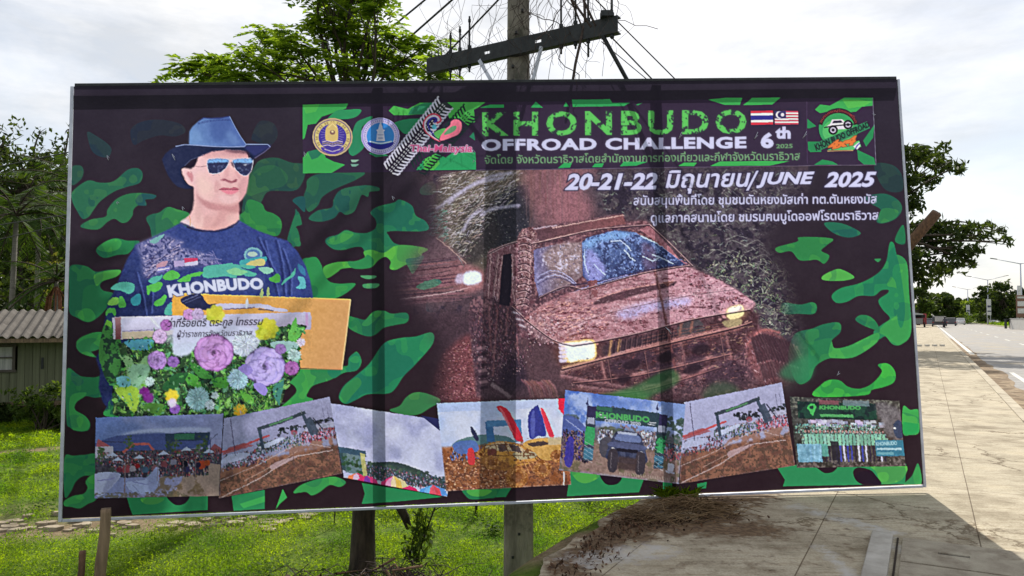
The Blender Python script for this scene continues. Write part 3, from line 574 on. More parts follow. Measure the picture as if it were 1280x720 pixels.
# ================================================================ tree beyond the right edge, with its sawn limb
RC = px_clumps([(1135, 186, 10), (1130, 200, 22), (1150, 196, 22), (1172, 202, 20), (1190, 210, 13), (1135, 228, 22), (1160, 222, 18), (1140, 256, 20), (1160, 285, 20), (1140, 300, 26), (1175, 292, 22), (1200, 285, 20), (1222, 294, 18), (1244, 288, 12), (1256, 302, 9), (1185, 316, 24), (1212, 312, 18), (1160, 330, 24), (1145, 350, 22), (1175, 342, 16), (1200, 330, 12), (1215, 330, 8), (1100, 230, 40), (1090, 290, 50), (1060, 200, 50), (1040, 260, 60), (1100, 330, 36), (1000, 240, 50), (1148, 368, 10)], 38, 2.2, .95, 8)
rb = at(1092, 400, 38); rb.z = 0
tree('dark spreading tree with a sawn off limb past the right edge of the billboard', rb, (rb.x-.3, rb.y, 5.2), .34, RC, 300, .44, .15, LM_dark, M['bark'], seed=12, name='spreading_tree', twig=3, droop=.3)
def stub():
    root = [o for o in COL.objects if o.name.startswith('spreading_tree')][0]; mb = MB(); a, b = at(1112, 338, 34.5), at(1171, 266, 32.5)
    mb.tube([Vector((rb.x-.25, 38, 4.7)), a, (a+b)/2+Vector((0, 0, .08)), b], [.28, .25, .235, .22], 10); mb.build('sawn_limb', M['bark_brown'], root)
stub()

# ================================================================ house on posts at the left, with plants
def house():
    a = math.radians(24); o_ = at(80, 418, 19.0); e = empty('wooden_house', (o_.x, o_.y, -1.0), 'small grey green plank house on posts with a corrugated roof', 'house', rz=a)
    u = Vector((math.cos(a), math.sin(a), 0)); v = Vector((-math.sin(a), math.cos(a), 0)); P_ = lambda x, y, z: Vector((o_.x, o_.y, 0))+u*x+v*y+Vector((0, 0, z))
    R3 = Matrix((u, v, Vector((0, 0, 1)))).transposed(); x0, x1 = -8.5, 2.6
    wm = mat('grey_green_planks', (.135, .145, .088), .85, (.085, .092, .056), 3, stretch=(7, 7, .12), bump=.3, dirt=(.085, .09, .06), dscale=.8, dlo=.5, dhi=.75)
    mb = MB(); n_ = int((x1-x0)/.16); wx0, wx1 = -2.35, -1.05
    for k in range(n_):
        xa = x0+k*.16; 
        if wx0-.1 < xa < wx1: 
            mb.box(P_(xa+.08, 0, -.13), (.152, .03+.008*(k % 2), .78), M=R3); mb.box(P_(xa+.08, 0, .98), (.152, .03+.008*(k % 2), .25), M=R3)
        else: mb.box(P_(xa+.08, 0, .29), (.152, .03+.008*(k % 2), 1.62), M=R3)
    for sx in (x0, x1): mb.box(P_(sx, 2.0, .4), (.05, 4, 1.85), M=R3)
    mb.box(P_((x0+x1)/2, 4, .4), (x1-x0, .05, 1.85), M=R3); mb.build('wall', wm, e)
    rm = mat('grey_corrugated_roof', (.085, .076, .067), .85, (.042, .036, .031), 2.2, stretch=(1, 1, 1), bump=.1, dirt=(.13, .115, .105), dscale=5, dlo=.56, dhi=.7)
    k = int((x1-x0+.6)*26); xs = np.linspace(x0-.3, x1+.3, k); V = []; F = []
    for j, (yy_, zz) in enumerate(((-.62, 1.08), (.5, 1.37), (1.9, 1.74), (2.05, 1.75), (4.6, 1.08))):
        for i, x in enumerate(xs): q_ = P_(x, yy_, zz+.035*math.sin(x*2*math.pi/.21)); V.append(tuple(q_))
    for j in range(4):
        for i in range(k-1): F.append((j*k+i, j*k+i+1, (j+1)*k+i+1, (j+1)*k+i))
    mb = MB(); mb.add(V, F); mb.build('roof', rm, e)
    mb = MB(); mb.box(P_((x0+x1)/2, -.56, 1.0), (x1-x0+.5, .04, .10), M=R3); mb.build('eave_board', M['wood'], e)
    mb = MB(); mb.box(P_((x0+x1)/2, 2, -.57), (x1-x0, 4, .12), M=R3); mb.build('floor', M['wood'], e)
    w = MB(); c0 = ((wx0+wx1)/2, .555); ww, wh = wx1-wx0, .62
    for dx, dz, sx, sz in ((0, wh/2, ww+.1, .06), (0, -wh/2, ww+.1, .06), (-ww/2, 0, .06, wh), (ww/2, 0, .06, wh), (0, 0, .05, wh), (0, .02, ww, .03)): w.box(P_(c0[0]+dx, -.045, c0[1]+dz), (sx, .05, sz), M=R3)
    wo = w.build('window', mat('dark_window_frame', (.07, .06, .05), .7), e)
    mb = MB(); mb.box(P_(c0[0], -.005, c0[1]), (ww, .015, wh), M=R3); mb.build('curtain', mat('pale_curtain', (.40, .40, .38), .9, (.24, .25, .24), 6, stretch=(6, 6, .3)), wo)
    for x in np.arange(x0+.3, x1, 1.6):
        for y in (.15, 3.8): mb = MB(); mb.box(P_(x, y, -.86), (.13, .13, .6), M=R3); mb.build('post', M['wood'], e)
    mb = MB(); mb.box(P_(-.45, -.03, .42), (.05, .03, .28), M=R3); mb.build('latch', M['dark_steel'], e)
    mb = MB(); mb.box(P_((x0+x1)/2, 2.6, -.85), (x1-x0, .05, .7), M=R3); mb.build('underfloor_shade', M['bark'], e)  # dark board added to paint in the shade beneath the raised house
house()
def shrub(label, x, y, r_, h, lm, seed, k=1500, ln=.12, wd=.055, name='shrub', group=None):
    rn = random.Random(seed); z = float(gz(x, y)); e = empty(name, (x, y, z), label, 'shrub', group); cl = [(x+rn.gauss(0, r_*.5), y+rn.gauss(0, r_*.4), z+h*rn.uniform(.15, .9), r_*rn.uniform(.3, .5)) for _ in range(11)]
    mb = MB()
    for c_ in cl: limb((x+rn.uniform(-.1, .1), y, z), c_[:3], .025, .008, mb, rn, .15, 4)
    mb.build('stem', M['bark'], e); P_ = clump_pts(cl, k/sum(c[3]**2 for c in cl), seed); P_[:, 2] = np.maximum(P_[:, 2], z+.03); leaves('foliage', P_, ln, wd, lm, e, seed=seed, droop=.2)
for (px_, pb, r_, h, lm, lab, s_) in ((50, 538, .62, 1.15, LM_mid, 'leafy green bush standing before the plank house beside the billboard', 1), (68, 532, .4, .55, LM_mid, 'lower bush pressed against the left edge of the billboard', 2), (8, 528, .32, .42, LM_dark, 'dark bush under the house floor at the left picture edge', 3)):
    p_ = at_z(px_, pb, -1.0); shrub(lab, p_.x, p_.y, r_, h, lm, s_)
p_ = at(-6, 462, 14.5); shrub('small bright yellow green shrub poking in at the left picture edge', p_.x-.35, p_.y, .32, 1.45, LM_bright, 9, 500)

# ---- palms and wood behind the house
def palm(label, px_, Y, z_top, r_, nf, fl, seed, lean=0.0, group='palms behind the house', dead=False):
    rn = random.Random(seed); r = np.random.default_rng(seed); x = (px_-640)/FPX*Y; e = empty('palm_tree', (x, Y, -1.0), label, 'palm', group); top = Vector((x+lean, Y, z_top))
    mb = MB(); b0 = Vector((x, Y, -1.2)); mb.tube([b0, b0+Vector((0, 0, .5)), (b0+top)/2+Vector((lean*-.15, 0, 0)), top], [r_*1.5, r_*1.1, r_, r_*.85], 9); mb.build('trunk', M['palm_bark'], e)
    C = []; D = []; rib = MB()
    for k in range(nf):
        a = 6.283*k/nf+rn.uniform(-.3, .3); el = rn.uniform(-.35, 1.15); L_ = fl*rn.uniform(.8, 1.1); h = Vector((math.cos(a), math.sin(a), 0)); pts = []
        for i in range(9):
            t_ = i/8; pts.append(top+h*L_*t_*math.cos(el*(1-t_*.6))+Vector((0, 0, L_*(math.sin(el)*t_-.62*t_*t_*(1.1-.3*el)))))
        rib.tube(pts, [.03*(1-i/9)+.006 for i in range(9)], 4, False); sd = h.cross(Vector((0, 0, 1)))
        for i in range(34):
            t_ = .14+.84*i/33; j = min(7, int(t_*8)); f_ = t_*8-j; p_ = pts[j]*(1-f_)+pts[j+1]*f_; tg = (pts[j+1]-pts[j]).normalized(); ll = fl*.26*math.sin(math.pi*min(.96, t_*.8+.18))
            for s_ in (-1, 1):
                dv = sd*s_+tg*.55+Vector((0, 0, -.55)); dv.normalize(); C.append(tuple(p_+dv*ll*.5)); D.append(tuple(dv*ll))
    rib.build('rib', M['bark'], e); C = np.array(C); D = np.array(D); ll = np.linalg.norm(D, axis=1)
    leaves('frond', C, ll*1.05, fl*.022, LM_palm, e, dirs=D, up=.6, seed=seed)
    if dead:
        mb = MB()
        for k in range(16): a = rn.uniform(0, 6.28); mb.tube([top+Vector((0, 0, -.1)), top+Vector((math.cos(a)*.25, math.sin(a)*.25, -.5)), top+Vector((math.cos(a)*.35, math.sin(a)*.35, -1.4))], [.03, .025, .008], 4)
        mb.build('dead_frond', mat('dead_frond', (.24, .10, .05), .9, (.13, .05, .03), 8), e)
palm('slender palm with a pale trunk nearest the left picture edge', 13, 24, 4.8, .085, 17, 2.3, 1, .12)
palm('short palm with hanging rust red dead fronds by the billboard edge', 70, 24, 2.7, .075, 15, 1.9, 2, .0, dead=True)
palm('taller palm showing its fronds at the upper left edge of the billboard', 92, 29, 6.6, .10, 16, 2.6, 3, .1)
palm('palm with wide drooping fronds between the two pale trunks', 46, 27, 4.9, .09, 16, 2.4, 4)
def wood_tree(label, px_, Y, h, rad, lm, seed, per=110, ln=.30, wd=.13, group='trees behind the house', low=.12):
    rn = random.Random(seed); x = (px_-640)/FPX*Y; cl = []
    for k in range(20):
        t_ = low+(1-low)*rn.random(); rr = rad*(1-.5*abs(t_-.55))*rn.uniform(.2, 1); a = rn.uniform(0, 6.28); cl.append((x+rr*math.cos(a), Y+rr*math.sin(a)*.7, -1+h*t_, rad*rn.uniform(.28, .46)))
    tree(label, (x, Y, -1.0), (x+rn.uniform(-.3, .3), Y, -1+h*.72), .14+h*.012, cl, per, ln, wd, lm, M['bark'], group, seed, name='broadleaf_tree', twig=2)
wood_tree('tall dark broadleaf tree with open top at the upper left', 22, 33, 11.4, 2.4, LM_dark, 41)
wood_tree('dark broadleaf tree at the far left picture edge behind the palms', -30, 31, 10.6, 2.8, LM_dark, 42)
wood_tree('lower dark tree behind the middle palm', 62, 32, 6.6, 2.0, LM_mid, 43)
wood_tree('broad dark tree partly behind the left edge of the billboard', 108, 35, 7.4, 2.4, LM_dark, 44)
wood_tree('dense dark tree filling the gap above the roof ridge', 56, 36, 10.2, 2.8, LM_dark, 47, per=150, low=.05)
wood_tree('tall dark tree with a leafy spray against the sky near the billboard', 50, 34, 11.6, 1.5, LM_dark, 48, per=90)
wood_tree('low bushy tree right behind the house roof', 35, 27.5, 4.1, 1.9, LM_dark, 45, low=.05)
wood_tree('olive toned tree between the palms above the roof', 80, 28.5, 5.0, 1.6, LM_olive, 46, low=.05)
def thicket():
    r = np.random.default_rng(4); C = []
    for k in range(60): C.append((r.uniform(-26, -13), r.uniform(27.5, 38), r.uniform(-1, 2.8), r.uniform(.7, 1.3)))
    tag(leaves('thicket', clump_pts(C, 200, 5), .30, .16, LM_dark, seed=8), kind='stuff')
    C = [(r.uniform(-34, -15), r.uniform(40, 44), r.uniform(-1, 10.5)-1.2, r.uniform(1.2, 2.1)) for k in range(160)]
    tag(leaves('thicket', clump_pts(C, 130, 6), .42, .24, LM_dark, seed=9), kind='stuff')
thicket()

# ================================================================ far end of the road
def car(label, px_, Y, L_, W_, H_, col, kind='saloon', group='vehicles far down the road', zr=-.12, flip=False, dx=0.0):
    x = (px_-640)/FPX*Y+dx; a = -math.atan(KS)+(math.pi if flip else 0); e = empty('parked_car' if kind == 'saloon' else kind, (x, Y, zr), label, 'car' if kind == 'saloon' else kind.replace('_', ' '), group, a)
    R3 = Matrix.Rotation(a, 3, 'Z'); T = lambda p: R3@Vector(p)+Vector((x, Y, zr)); paint = mat('car_paint_'+label.split()[0], col, .35, tuple(q*.85 for q in col), 3, spec=.5)
    h1 = H_*.55; prof = [(-L_/2, .28), (-L_/2, h1*.9), (-L_*.44, h1), (-L_*.40, h1), (-L_*.28, H_*.97), (-L_*.12, H_), (L_*.10, H_), (L_*.24, h1*1.02), (L_*.42, h1*.92), (L_/2, h1*.75), (L_/2, .28)] if kind != 'pickup_truck' else [(-L_/2, .4), (-L_/2, h1), (-L_*.08, h1), (-L_*.06, H_*.97), (L_*.10, H_), (L_*.14, H_), (L_*.28, h1*1.04), (L_*.47, h1*.95), (L_/2, h1*.8), (L_/2, .4)]
    mb = MB(); v = []; n_ = len(prof)
    for s_ in (-1, 1):
        for (p_, z) in prof: v.append(T((s_*W_/2*(1 if z <= h1*1.05 else .84), p_, z)))
    mb.add(v, [tuple(range(n_))[::-1], tuple(range(n_, 2*n_))]+[(i, (i+1) % n_, n_+(i+1) % n_, n_+i) for i in range(n_)]); mb.build('body', paint, e)
    gl = mat('car_glass', (.03, .035, .045), .1, spec=.8)
    mb = MB(); ya, yb = (-L_*.31, -L_*.405) if kind != 'pickup_truck' else (-L_*.066, -L_*.085)
    mb.box(T((0, ya-.03, (h1+H_)/2+.02)), (W_*.7, .04, (H_-h1)*.66), M=R3); mb.box(T((0, L_*(.19 if kind != 'pickup_truck' else .23), (h1+H_)/2)), (W_*.68, .05, (H_-h1)*.6), M=R3)
    for s_ in (-1, 1): mb.box(T((s_*W_*.455, -L_*.05 if kind != 'pickup_truck' else L_*.07, (h1+H_)/2+.01)), (.05, L_*.28 if kind != 'pickup_truck' else L_*.14, (H_-h1)*.6), M=R3)
    mb.build('window', gl, e)
    for s_ in (-1, 1):
        mb = MB(); mb.box(T((s_*W_*.4, -L_/2-.01, h1*.82)), (.2, .04, .16), M=R3); mb.build('tail_light', mat('tail_light', (.35, .02, .02), .4), e)
        for y in (-L_*.31, L_*.32):
            mb = MB(); c0 = T((s_*W_*.44, y, .33)); ax = R3@Vector((1, 0, 0)); mb.tube([c0-ax*.11, c0+ax*.11], .33, 14); mb.build('wheel', M['wire'], e)
    return e
car('dark pickup with pale load in the left lane far away', 1172, 128, 5.0, 1.85, 1.85, (.05, .055, .07), 'pickup_truck')
car('charcoal car just right of the dark pickup', 1188, 150, 4.4, 1.8, 1.6, (.07, .07, .08))
car('grey blue car between the red truck and the dark pickup', 1160, 150, 4.3, 1.75, 1.5, (.16, .17, .20))
car('white car at the left end of the grassy median', 1200, 172, 4.3, 1.75, 1.5, (.62, .62, .62))
car('white car behind the grassy median, nearer the road end', 1240, 178, 4.4, 1.8, 1.5, (.6, .6, .6), flip=True)
car('white car behind the grassy median, nearer the white wall', 1250, 170, 4.4, 1.8, 1.5, (.66, .66, .64), flip=True)
def load():
    Y = 127; x = (1173-640)/FPX*Y; mb = MB(); R3 = Matrix.Rotation(-math.atan(KS), 3, 'Z')
    mb.box((x-.4, Y-1.2, 1.25), (1.6, 1.9, .8), M=R3); mb.box((x-.4, Y-1.2, 1.70), (1.66, 1.96, .1), M=R3); tag(mb.build('cargo_load', mat('grey_tarp', (.42, .42, .42), .8, bump=.4), bevel=.05), 'pale grey tarpaulin covered load on the bed of the dark pickup', 'cargo')
load()
def truck():
    Y = 120; x = (1147-640)/FPX*Y; a = -math.atan(KS); R3 = Matrix.Rotation(a, 3, 'Z'); e = empty('parked_truck', (x, Y, 0), 'grey topped truck with a red cab parked beside the pavement', 'truck', 'vehicles far down the road', a); T = lambda p: R3@Vector(p)+Vector((x, Y, 0))
    mb = MB(); mb.box(T((-.4, -.8, .95)), (2.2, 3.8, .9), M=R3); mb.build('bed', mat('grey_bed', (.22, .21, .21), .7), e, .03)
    mb = MB(); mb.prism([(-1.15, 1.95), (-1.15, 2.1), (0, 2.3), (1.15, 2.1), (1.15, 1.95)], -2.8, 1.3, 'y', Matrix.Rotation(a, 3, 'Z'), T((-.4, 0, 0))-Vector((0, 0, 0))); mb.build('canopy', mat('grey_canopy', (.38, .38, .40), .7), e)
    for s_ in (-1, 1):
        for y in (-2.6, 1.0): mb = MB(); mb.bar(T((-.4+s_*1.0, y, 1.35)), T((-.4+s_*1.0, y, 1.97)), .06); mb.build('canopy_post', M['dark_steel'], e)
    mb = MB(); mb.prism([(1.15, .4), (1.15, 1.5), (1.35, 2.15), (2.3, 2.15), (2.7, 1.4), (2.8, 1.1), (2.8, .4)], -1.0, 1.0, 'x', R3, T((.2, 0, 0))); mb.build('cab', mat('red_cab', (.36, .03, .04), .4, spec=.5), e)
    mb = MB(); mb.box(T((.2, 1.13, 1.75)), (1.6, .05, .5), M=R3); mb.build('window', M['wire'], e)
    mb = MB(); mb.prism([(-2.7, .55), (-2.7, 1.35), (1.1, 1.35), (1.1, .55)], .82, .86, 'x', R3, T((0, 0, 0))); mb.build('side_board', mat('red_board', (.30, .05, .05), .6), e)
    for s_ in (-1, 1):
        for y in (-1.6, 1.9): mb = MB(); c0 = T((s_*.9, y, .42)); ax = R3@Vector((1, 0, 0)); mb.tube([c0-ax*.13, c0+ax*.13], .42, 14); mb.build('wheel', M['wire'], e)
truck()
def rider():
    Y = 118; x = (1180.5-640)/FPX*Y; a = -math.atan(KS); R3 = Matrix.Rotation(a, 3, 'Z'); T = lambda p: R3@Vector(p)+Vector((x, Y, -.12)); e = empty('motorcycle', (x, Y, -.12), 'small dark motorcycle in the lane behind the pickup', 'motorcycle', None, a)
    for y in (-.6, .62):
        mb = MB(); ax = R3@Vector((1, 0, 0)); c0 = T((0, y, .3)); mb.tube([c0-ax*.05, c0+ax*.05], .3, 14); mb.build('wheel', M['wire'], e)
    mb = MB(); mb.tube([T((0, -.6, .35)), T((0, -.2, .6)), T((0, .3, .62)), T((0, .5, .95))], [.06, .13, .1, .05], 8); mb.bar(T((-.33, .46, 1.0)), T((.33, .46, 1.0)), .035); mb.tube([T((0, .62, .3)), T((0, .5, .95))], .03, 6); mb.build('frame', M['dark_steel'], e)
    mb = MB(); mb.box(T((0, -.3, .76)), (.24, .7, .1), M=R3); mb.build('saddle', M['wire'], e, .02)
    def skinned(name, V, E_, Rd, m, parent, sub=2):
        me = bpy.data.meshes.new(name); me.from_pydata([tuple(T(v)) for v in V], E_, []); o = bpy.data.objects.new(name, me); COL.objects.link(o); md = o.modifiers.new('s', 'SKIN'); md.use_smooth_shade = True
        for i, r_ in enumerate(Rd): me.skin_vertices[0].data[i].radius = (r_, r_)
        me.skin_vertices[0].data[0].use_root = True; s_ = o.modifiers.new('d', 'SUBSURF'); s_.levels = sub; s_.render_levels = sub
        dg = bpy.context.evaluated_depsgraph_get(); m2 = bpy.data.meshes.new_from_object(o.evaluated_get(dg)); bpy.data.objects.remove(o); bpy.data.meshes.remove(me); m2.materials.clear(); return link(name, m2, m, parent)
    p_ = empty('person', tuple(T((0, -.22, .82))), 'rider in a dark jacket seated on the far motorcycle', 'person', None, a)
    V = [(0, -.22, .9), (0, -.2, 1.12), (0, -.14, 1.36), (0, -.1, 1.47), (0, -.07, 1.62), (-.19, -.14, 1.34), (-.27, .08, 1.14), (-.28, .40, 1.04), (.19, -.14, 1.34), (.27, .08, 1.14), (.28, .40, 1.04), (-.12, -.2, .86), (-.2, .22, .74), (-.2, .02, .36), (-.2, .14, .28), (.12, -.2, .86), (.2, .22, .74), (.2, .02, .36), (.2, .14, .28)]
    E_ = [(0, 1), (1, 2), (2, 3), (3, 4), (2, 5), (5, 6), (6, 7), (2, 8), (8, 9), (9, 10), (0, 11), (11, 12), (12, 13), (13, 14), (0, 15), (15, 16), (16, 17), (17, 18)]
    skinned('body', V, E_, [.15, .15, .16, .07, .11, .075, .055, .04, .075, .055, .04, .1, .085, .055, .05, .1, .085, .055, .05], mat('dark_jacket', (.05, .05, .07), .8), p_)
    mb = MB(); c0 = T((0, -.07, 1.63)); mb.lathe(tuple(c0), [(.01, -.12), (.12, -.10), (.145, .0), (.12, .1), (.06, .145), (.005, .15)], 12); mb.build('helmet', M['wire'], p_)
rider()
def lamp_post(label, px_, py_, Y, group='double armed street lamps on the median', first=[None]):
    t_ = at(px_, py_, Y); src = first[0]
    if src is not None:
        r = src.copy(); COL.objects.link(r); r.location = (t_.x, t_.y, 0); r['label'] = label
        for ch in list(src.children): c_ = ch.copy(); COL.objects.link(c_); c_.parent = r
        return r
    e = empty('street_lamp', (t_.x, t_.y, 0), label, 'street lamp', group); h = t_.z; first[0] = e
    mb = MB(); mb.tube([(t_.x, t_.y, 0), (t_.x, t_.y, h)], [.16, .09], 8); mb.build('pole', M['steel'], e)
    d = Vector((.94, -.34, 0)).normalized()
    for s_ in (-1, 1):
        mb = MB(); a = Vector((t_.x, t_.y, h-.1)); b_ = a+d*s_*3.2+Vector((0, 0, .8)); mb.tube([a, b_], [.07, .05], 6); mb.build('arm', M['steel'], e)
        mb = MB(); mb.bar(b_-d*s_*.1, b_+d*s_*.85+Vector((0, 0, .18)), .32, .12); mb.build('lamp_head', M['dark_steel'], e, .02)
    return e
lamp_post('tallest double armed street lamp at the right picture edge', 1275.5, 329, 117)
lamp_post('middle double armed street lamp above the large dark tree', 1234.5, 351, 168)
lamp_post('smallest double armed street lamp over the round light tree', 1209.5, 363, 226)
def sign_panel(label, px_, pyt, pyb, Y, wpx, m, name='signboard', legs=True, stripes=None):
    a, b = at(px_, pyt, Y), at(px_, pyb, Y); w = wpx/FPX*Y; e = empty(name, (a.x, a.y, 0), label, 'sign'); mb = MB(); mb.box((a.x, a.y, (a.z+b.z)/2), (w, .12, a.z-b.z)); mb.build('panel', m, e, .01)
    if stripes:
        for k, (f_, hh, mm_) in enumerate(stripes): mb = MB(); z = b.z+(a.z-b.z)*f_; mb.box((a.x, a.y-.075, z), (w*.84, .03, hh*(a.z-b.z))); mb.build('printed_block', mm_, e)
    for s_ in (-.42, .42): mb = MB(); mb.tube([(a.x+s_*w, a.y+.1, 0), (a.x+s_*w, a.y+.1, a.z)], .07, 6); mb.build('leg', M['steel'], e)
wht = mat('white_panel', (.6, .6, .6), .6); brn = mat('brown_panel', (.20, .11, .08), .7); blu = mat('dark_panel', (.06, .07, .12), .6)
sign_panel('tall narrow white banner sign on the median under the middle lamp', 1236, 374, 394, 160, 5, wht, stripes=((.55, .12, blu), (.25, .08, blu)))
sign_panel('small white banner sign on the median under the smallest lamp', 1210, 381, 396, 200, 4, wht, stripes=((.5, .12, blu),))
sign_panel('brown and white sign stack at the right picture edge', 1277, 369, 397, 105, 14, brn, stripes=((.62, .22, wht), (.30, .22, wht), (.9, .08, wht)))
sign_panel('small white pole sign below the tallest lamp', 1274, 357, 371, 113, 4, wht)
def wall_far():
    a, b = at(1263.5, 398, 106), at(1300, 398, 92); mb = MB(); a.z = b.z = 0; e = empty('white_wall', tuple(a), 'low white concrete wall on the median at the right picture edge', 'wall'); c_ = (a+b)/2; 
    mb.bar(a+Vector((0, 0, .6)), b+Vector((0, 0, .6)), .25, 1.5); mb.build('panel', mat('white_concrete', (.52, .51, .49), .8, (.42, .41, .39), 3), e); mb = MB(); mb.bar(a+Vector((0, 0, 1.38)), b+Vector((0, 0, 1.38)), .32, .08); mb.build('coping', mat('grey_coping', (.4, .4, .4), .8), e)
    p_ = at(1260, 399, 106); mb = MB(); mb.box((p_.x, p_.y, 1.28), (.9, .5, .12)); 
    for s_ in (-.35, .35): mb.box((p_.x+s_, p_.y, .6), (.1, .4, 1.25))
    tag(mb.build('roadside_stand', M['dark_steel']), 'small dark stand at the left end of the white wall', 'stand')
wall_far()
def far_tree(label, px_, pyt, pyb, wpx, Y, lm, seed, group='trees at the far end of the road', k=18, name='far_tree', lo=.25):
    rn = random.Random(seed); t_ = at(px_, pyt, Y); h = t_.z; x = t_.x; w = wpx/FPX*Y/2; cl = []
    for q in range(k):
        f_ = lo+(1-lo)*rn.random(); rr = w*math.sin(math.pi*min(.97, .22+.68*f_))*rn.uniform(.2, .95); a = rn.uniform(0, 6.28); cl.append((x+rr*math.cos(a), Y+rr*math.sin(a), h*f_*.92, w*rn.uniform(.24, .40)))
    s_ = Y/950*2.6
    tree(label, (x, Y, -.1), (x+rn.uniform(-.5, .5), Y, h*.6), .18+h*.018, cl, 1500/sum(c[3]**2 for c in cl), s_*2.2, s_*1.1, lm, M['bark'], group, seed, name=name, twig=1)
far_tree('leafy green tree leaning out beside the right billboard edge far away', 1147, 359, 396, 34, 150, LM_mid, 51)
far_tree('broad dark tree behind the red truck', 1162, 376, 402, 26, 190, LM_dark, 52); far_tree('tall dark rounded tree behind the dark pickup', 1186, 370, 402, 30, 200, LM_dark, 53)
far_tree('dark tree with a thin top right of the rounded tree', 1198, 378, 402, 20, 215, LM_dark, 54); far_tree('round light green tree under the smallest lamp', 1211, 374, 402, 25, 205, leaf_mat('light_green', (.05, .09, .015), (.12, .17, .03), .4), 55)
far_tree('large dark tree left of the middle lamp', 1232, 356, 402, 30, 180, LM_dark, 56, k=24, lo=.12); far_tree('largest dark tree right of the middle lamp', 1252, 352, 402, 44, 165, LM_dark, 57, k=28, lo=.1); far_tree('dark tree crowding the right picture edge', 1280, 357, 402, 36, 160, LM_dark, 58, k=24, lo=.1)
far_tree('small dark tree behind the white cars', 1222, 383, 402, 18, 230, LM_dark, 59); far_tree('dark tree far off past the truck canopy', 1146, 382, 402, 22, 210, LM_dark, 60)
def far_wood():
    r = np.random.default_rng(14); C = [(r.uniform(60, 420), r.uniform(300, 380), r.uniform(0, 11), r.uniform(2.5, 5)) for k in range(150)]; tag(leaves('far_wood', clump_pts(C, 7, 3), 3.0, 1.6, LM_dark, seed=5), kind='stuff')
    C = []
    for k in range(72): y = r.uniform(138, 190); x = xk(y)+r.uniform(XM0+.6, XM1-.5); C.append((x, y, .15, .5))
    tag(leaves('median_weeds', clump_pts(C, 130, 4), .5, .2, LM_grass, seed=6), kind='stuff')
    C = [( (px_-640)/FPX*Y, Y, r.uniform(.3, 2.0), r.uniform(.7, 1.3)) for px_, Y in zip(r.uniform(1206, 1262, 34), r.uniform(182, 205, 34))]; tag(leaves('roadside_scrub', clump_pts(C, 60, 7), .7, .35, LM_mid, seed=7), kind='stuff')
far_wood()
def bumps():
    mb = MB(); y = 40.5; x0 = xk(y)-3.9
    for k in range(9): mb.box((x0+k*.42, y+k*.02, .05), (.2, .16, .1))
    tag(mb.build('rumble_strip', mat('white_marker', (.62, .6, .55), .7)), 'row of short white markers laid across the pavement far along', 'marker row')
bumps()

# ---------------------------------------------------------------- the printed artwork
# A small software painter: shapes, strokes and noise composed in the sheet's own
# print layout; the result becomes the colour attribute of the banner mesh.
X0, Y0, X1, Y1, S = 70, 90, 1165, 660, 2
CW, CH = (X1-X0)*S, (Y1-Y0)*S
CAN = np.zeros((CH, CW, 3), np.float32)
PR = np.random.default_rng(5)
RN = random.Random(11)

def fbm(w, h, cell, octv=3, seed=0, sx=1.0):
    r = np.random.default_rng(seed); out = np.zeros((h, w), np.float32); amp = 1.0; tot = 0
    for o in range(octv):
        cx, cy = max(1.0, cell*sx), max(1.0, cell)
        gw, gh = int(w/cx)+3, int(h/cy)+3
        g = r.random((gh, gw), dtype=np.float32)
        xs = np.arange(w)/cx; ys = np.arange(h)/cy
        xi = xs.astype(int); yi = ys.astype(int); fx = xs-xi; fy = ys-yi
        fx = (fx*fx*(3-2*fx)).astype(np.float32)[None, :]; fy = (fy*fy*(3-2*fy)).astype(np.float32)[:, None]
        a = g[np.ix_(yi, xi)]; b = g[np.ix_(yi, xi+1)]; c = g[np.ix_(yi+1, xi)]; d = g[np.ix_(yi+1, xi+1)]
        out += amp*((a*(1-fx)+b*fx)*(1-fy)+(c*(1-fx)+d*fx)*fy); tot += amp; amp *= .55; cell /= 2
    return out/tot
N3 = fbm(CW, CH, 5, 2, 1); N8 = fbm(CW, CH, 14, 3, 2); N30 = fbm(CW, CH, 60, 3, 3); NH = fbm(CW, CH, 7, 3, 4, 5.0)
N60 = fbm(CW, CH, 46, 1, 9); N61 = fbm(CW, CH, 30, 2, 10)
def step(n, a, b): return np.clip((n-a)/(b-a), 0, 1)

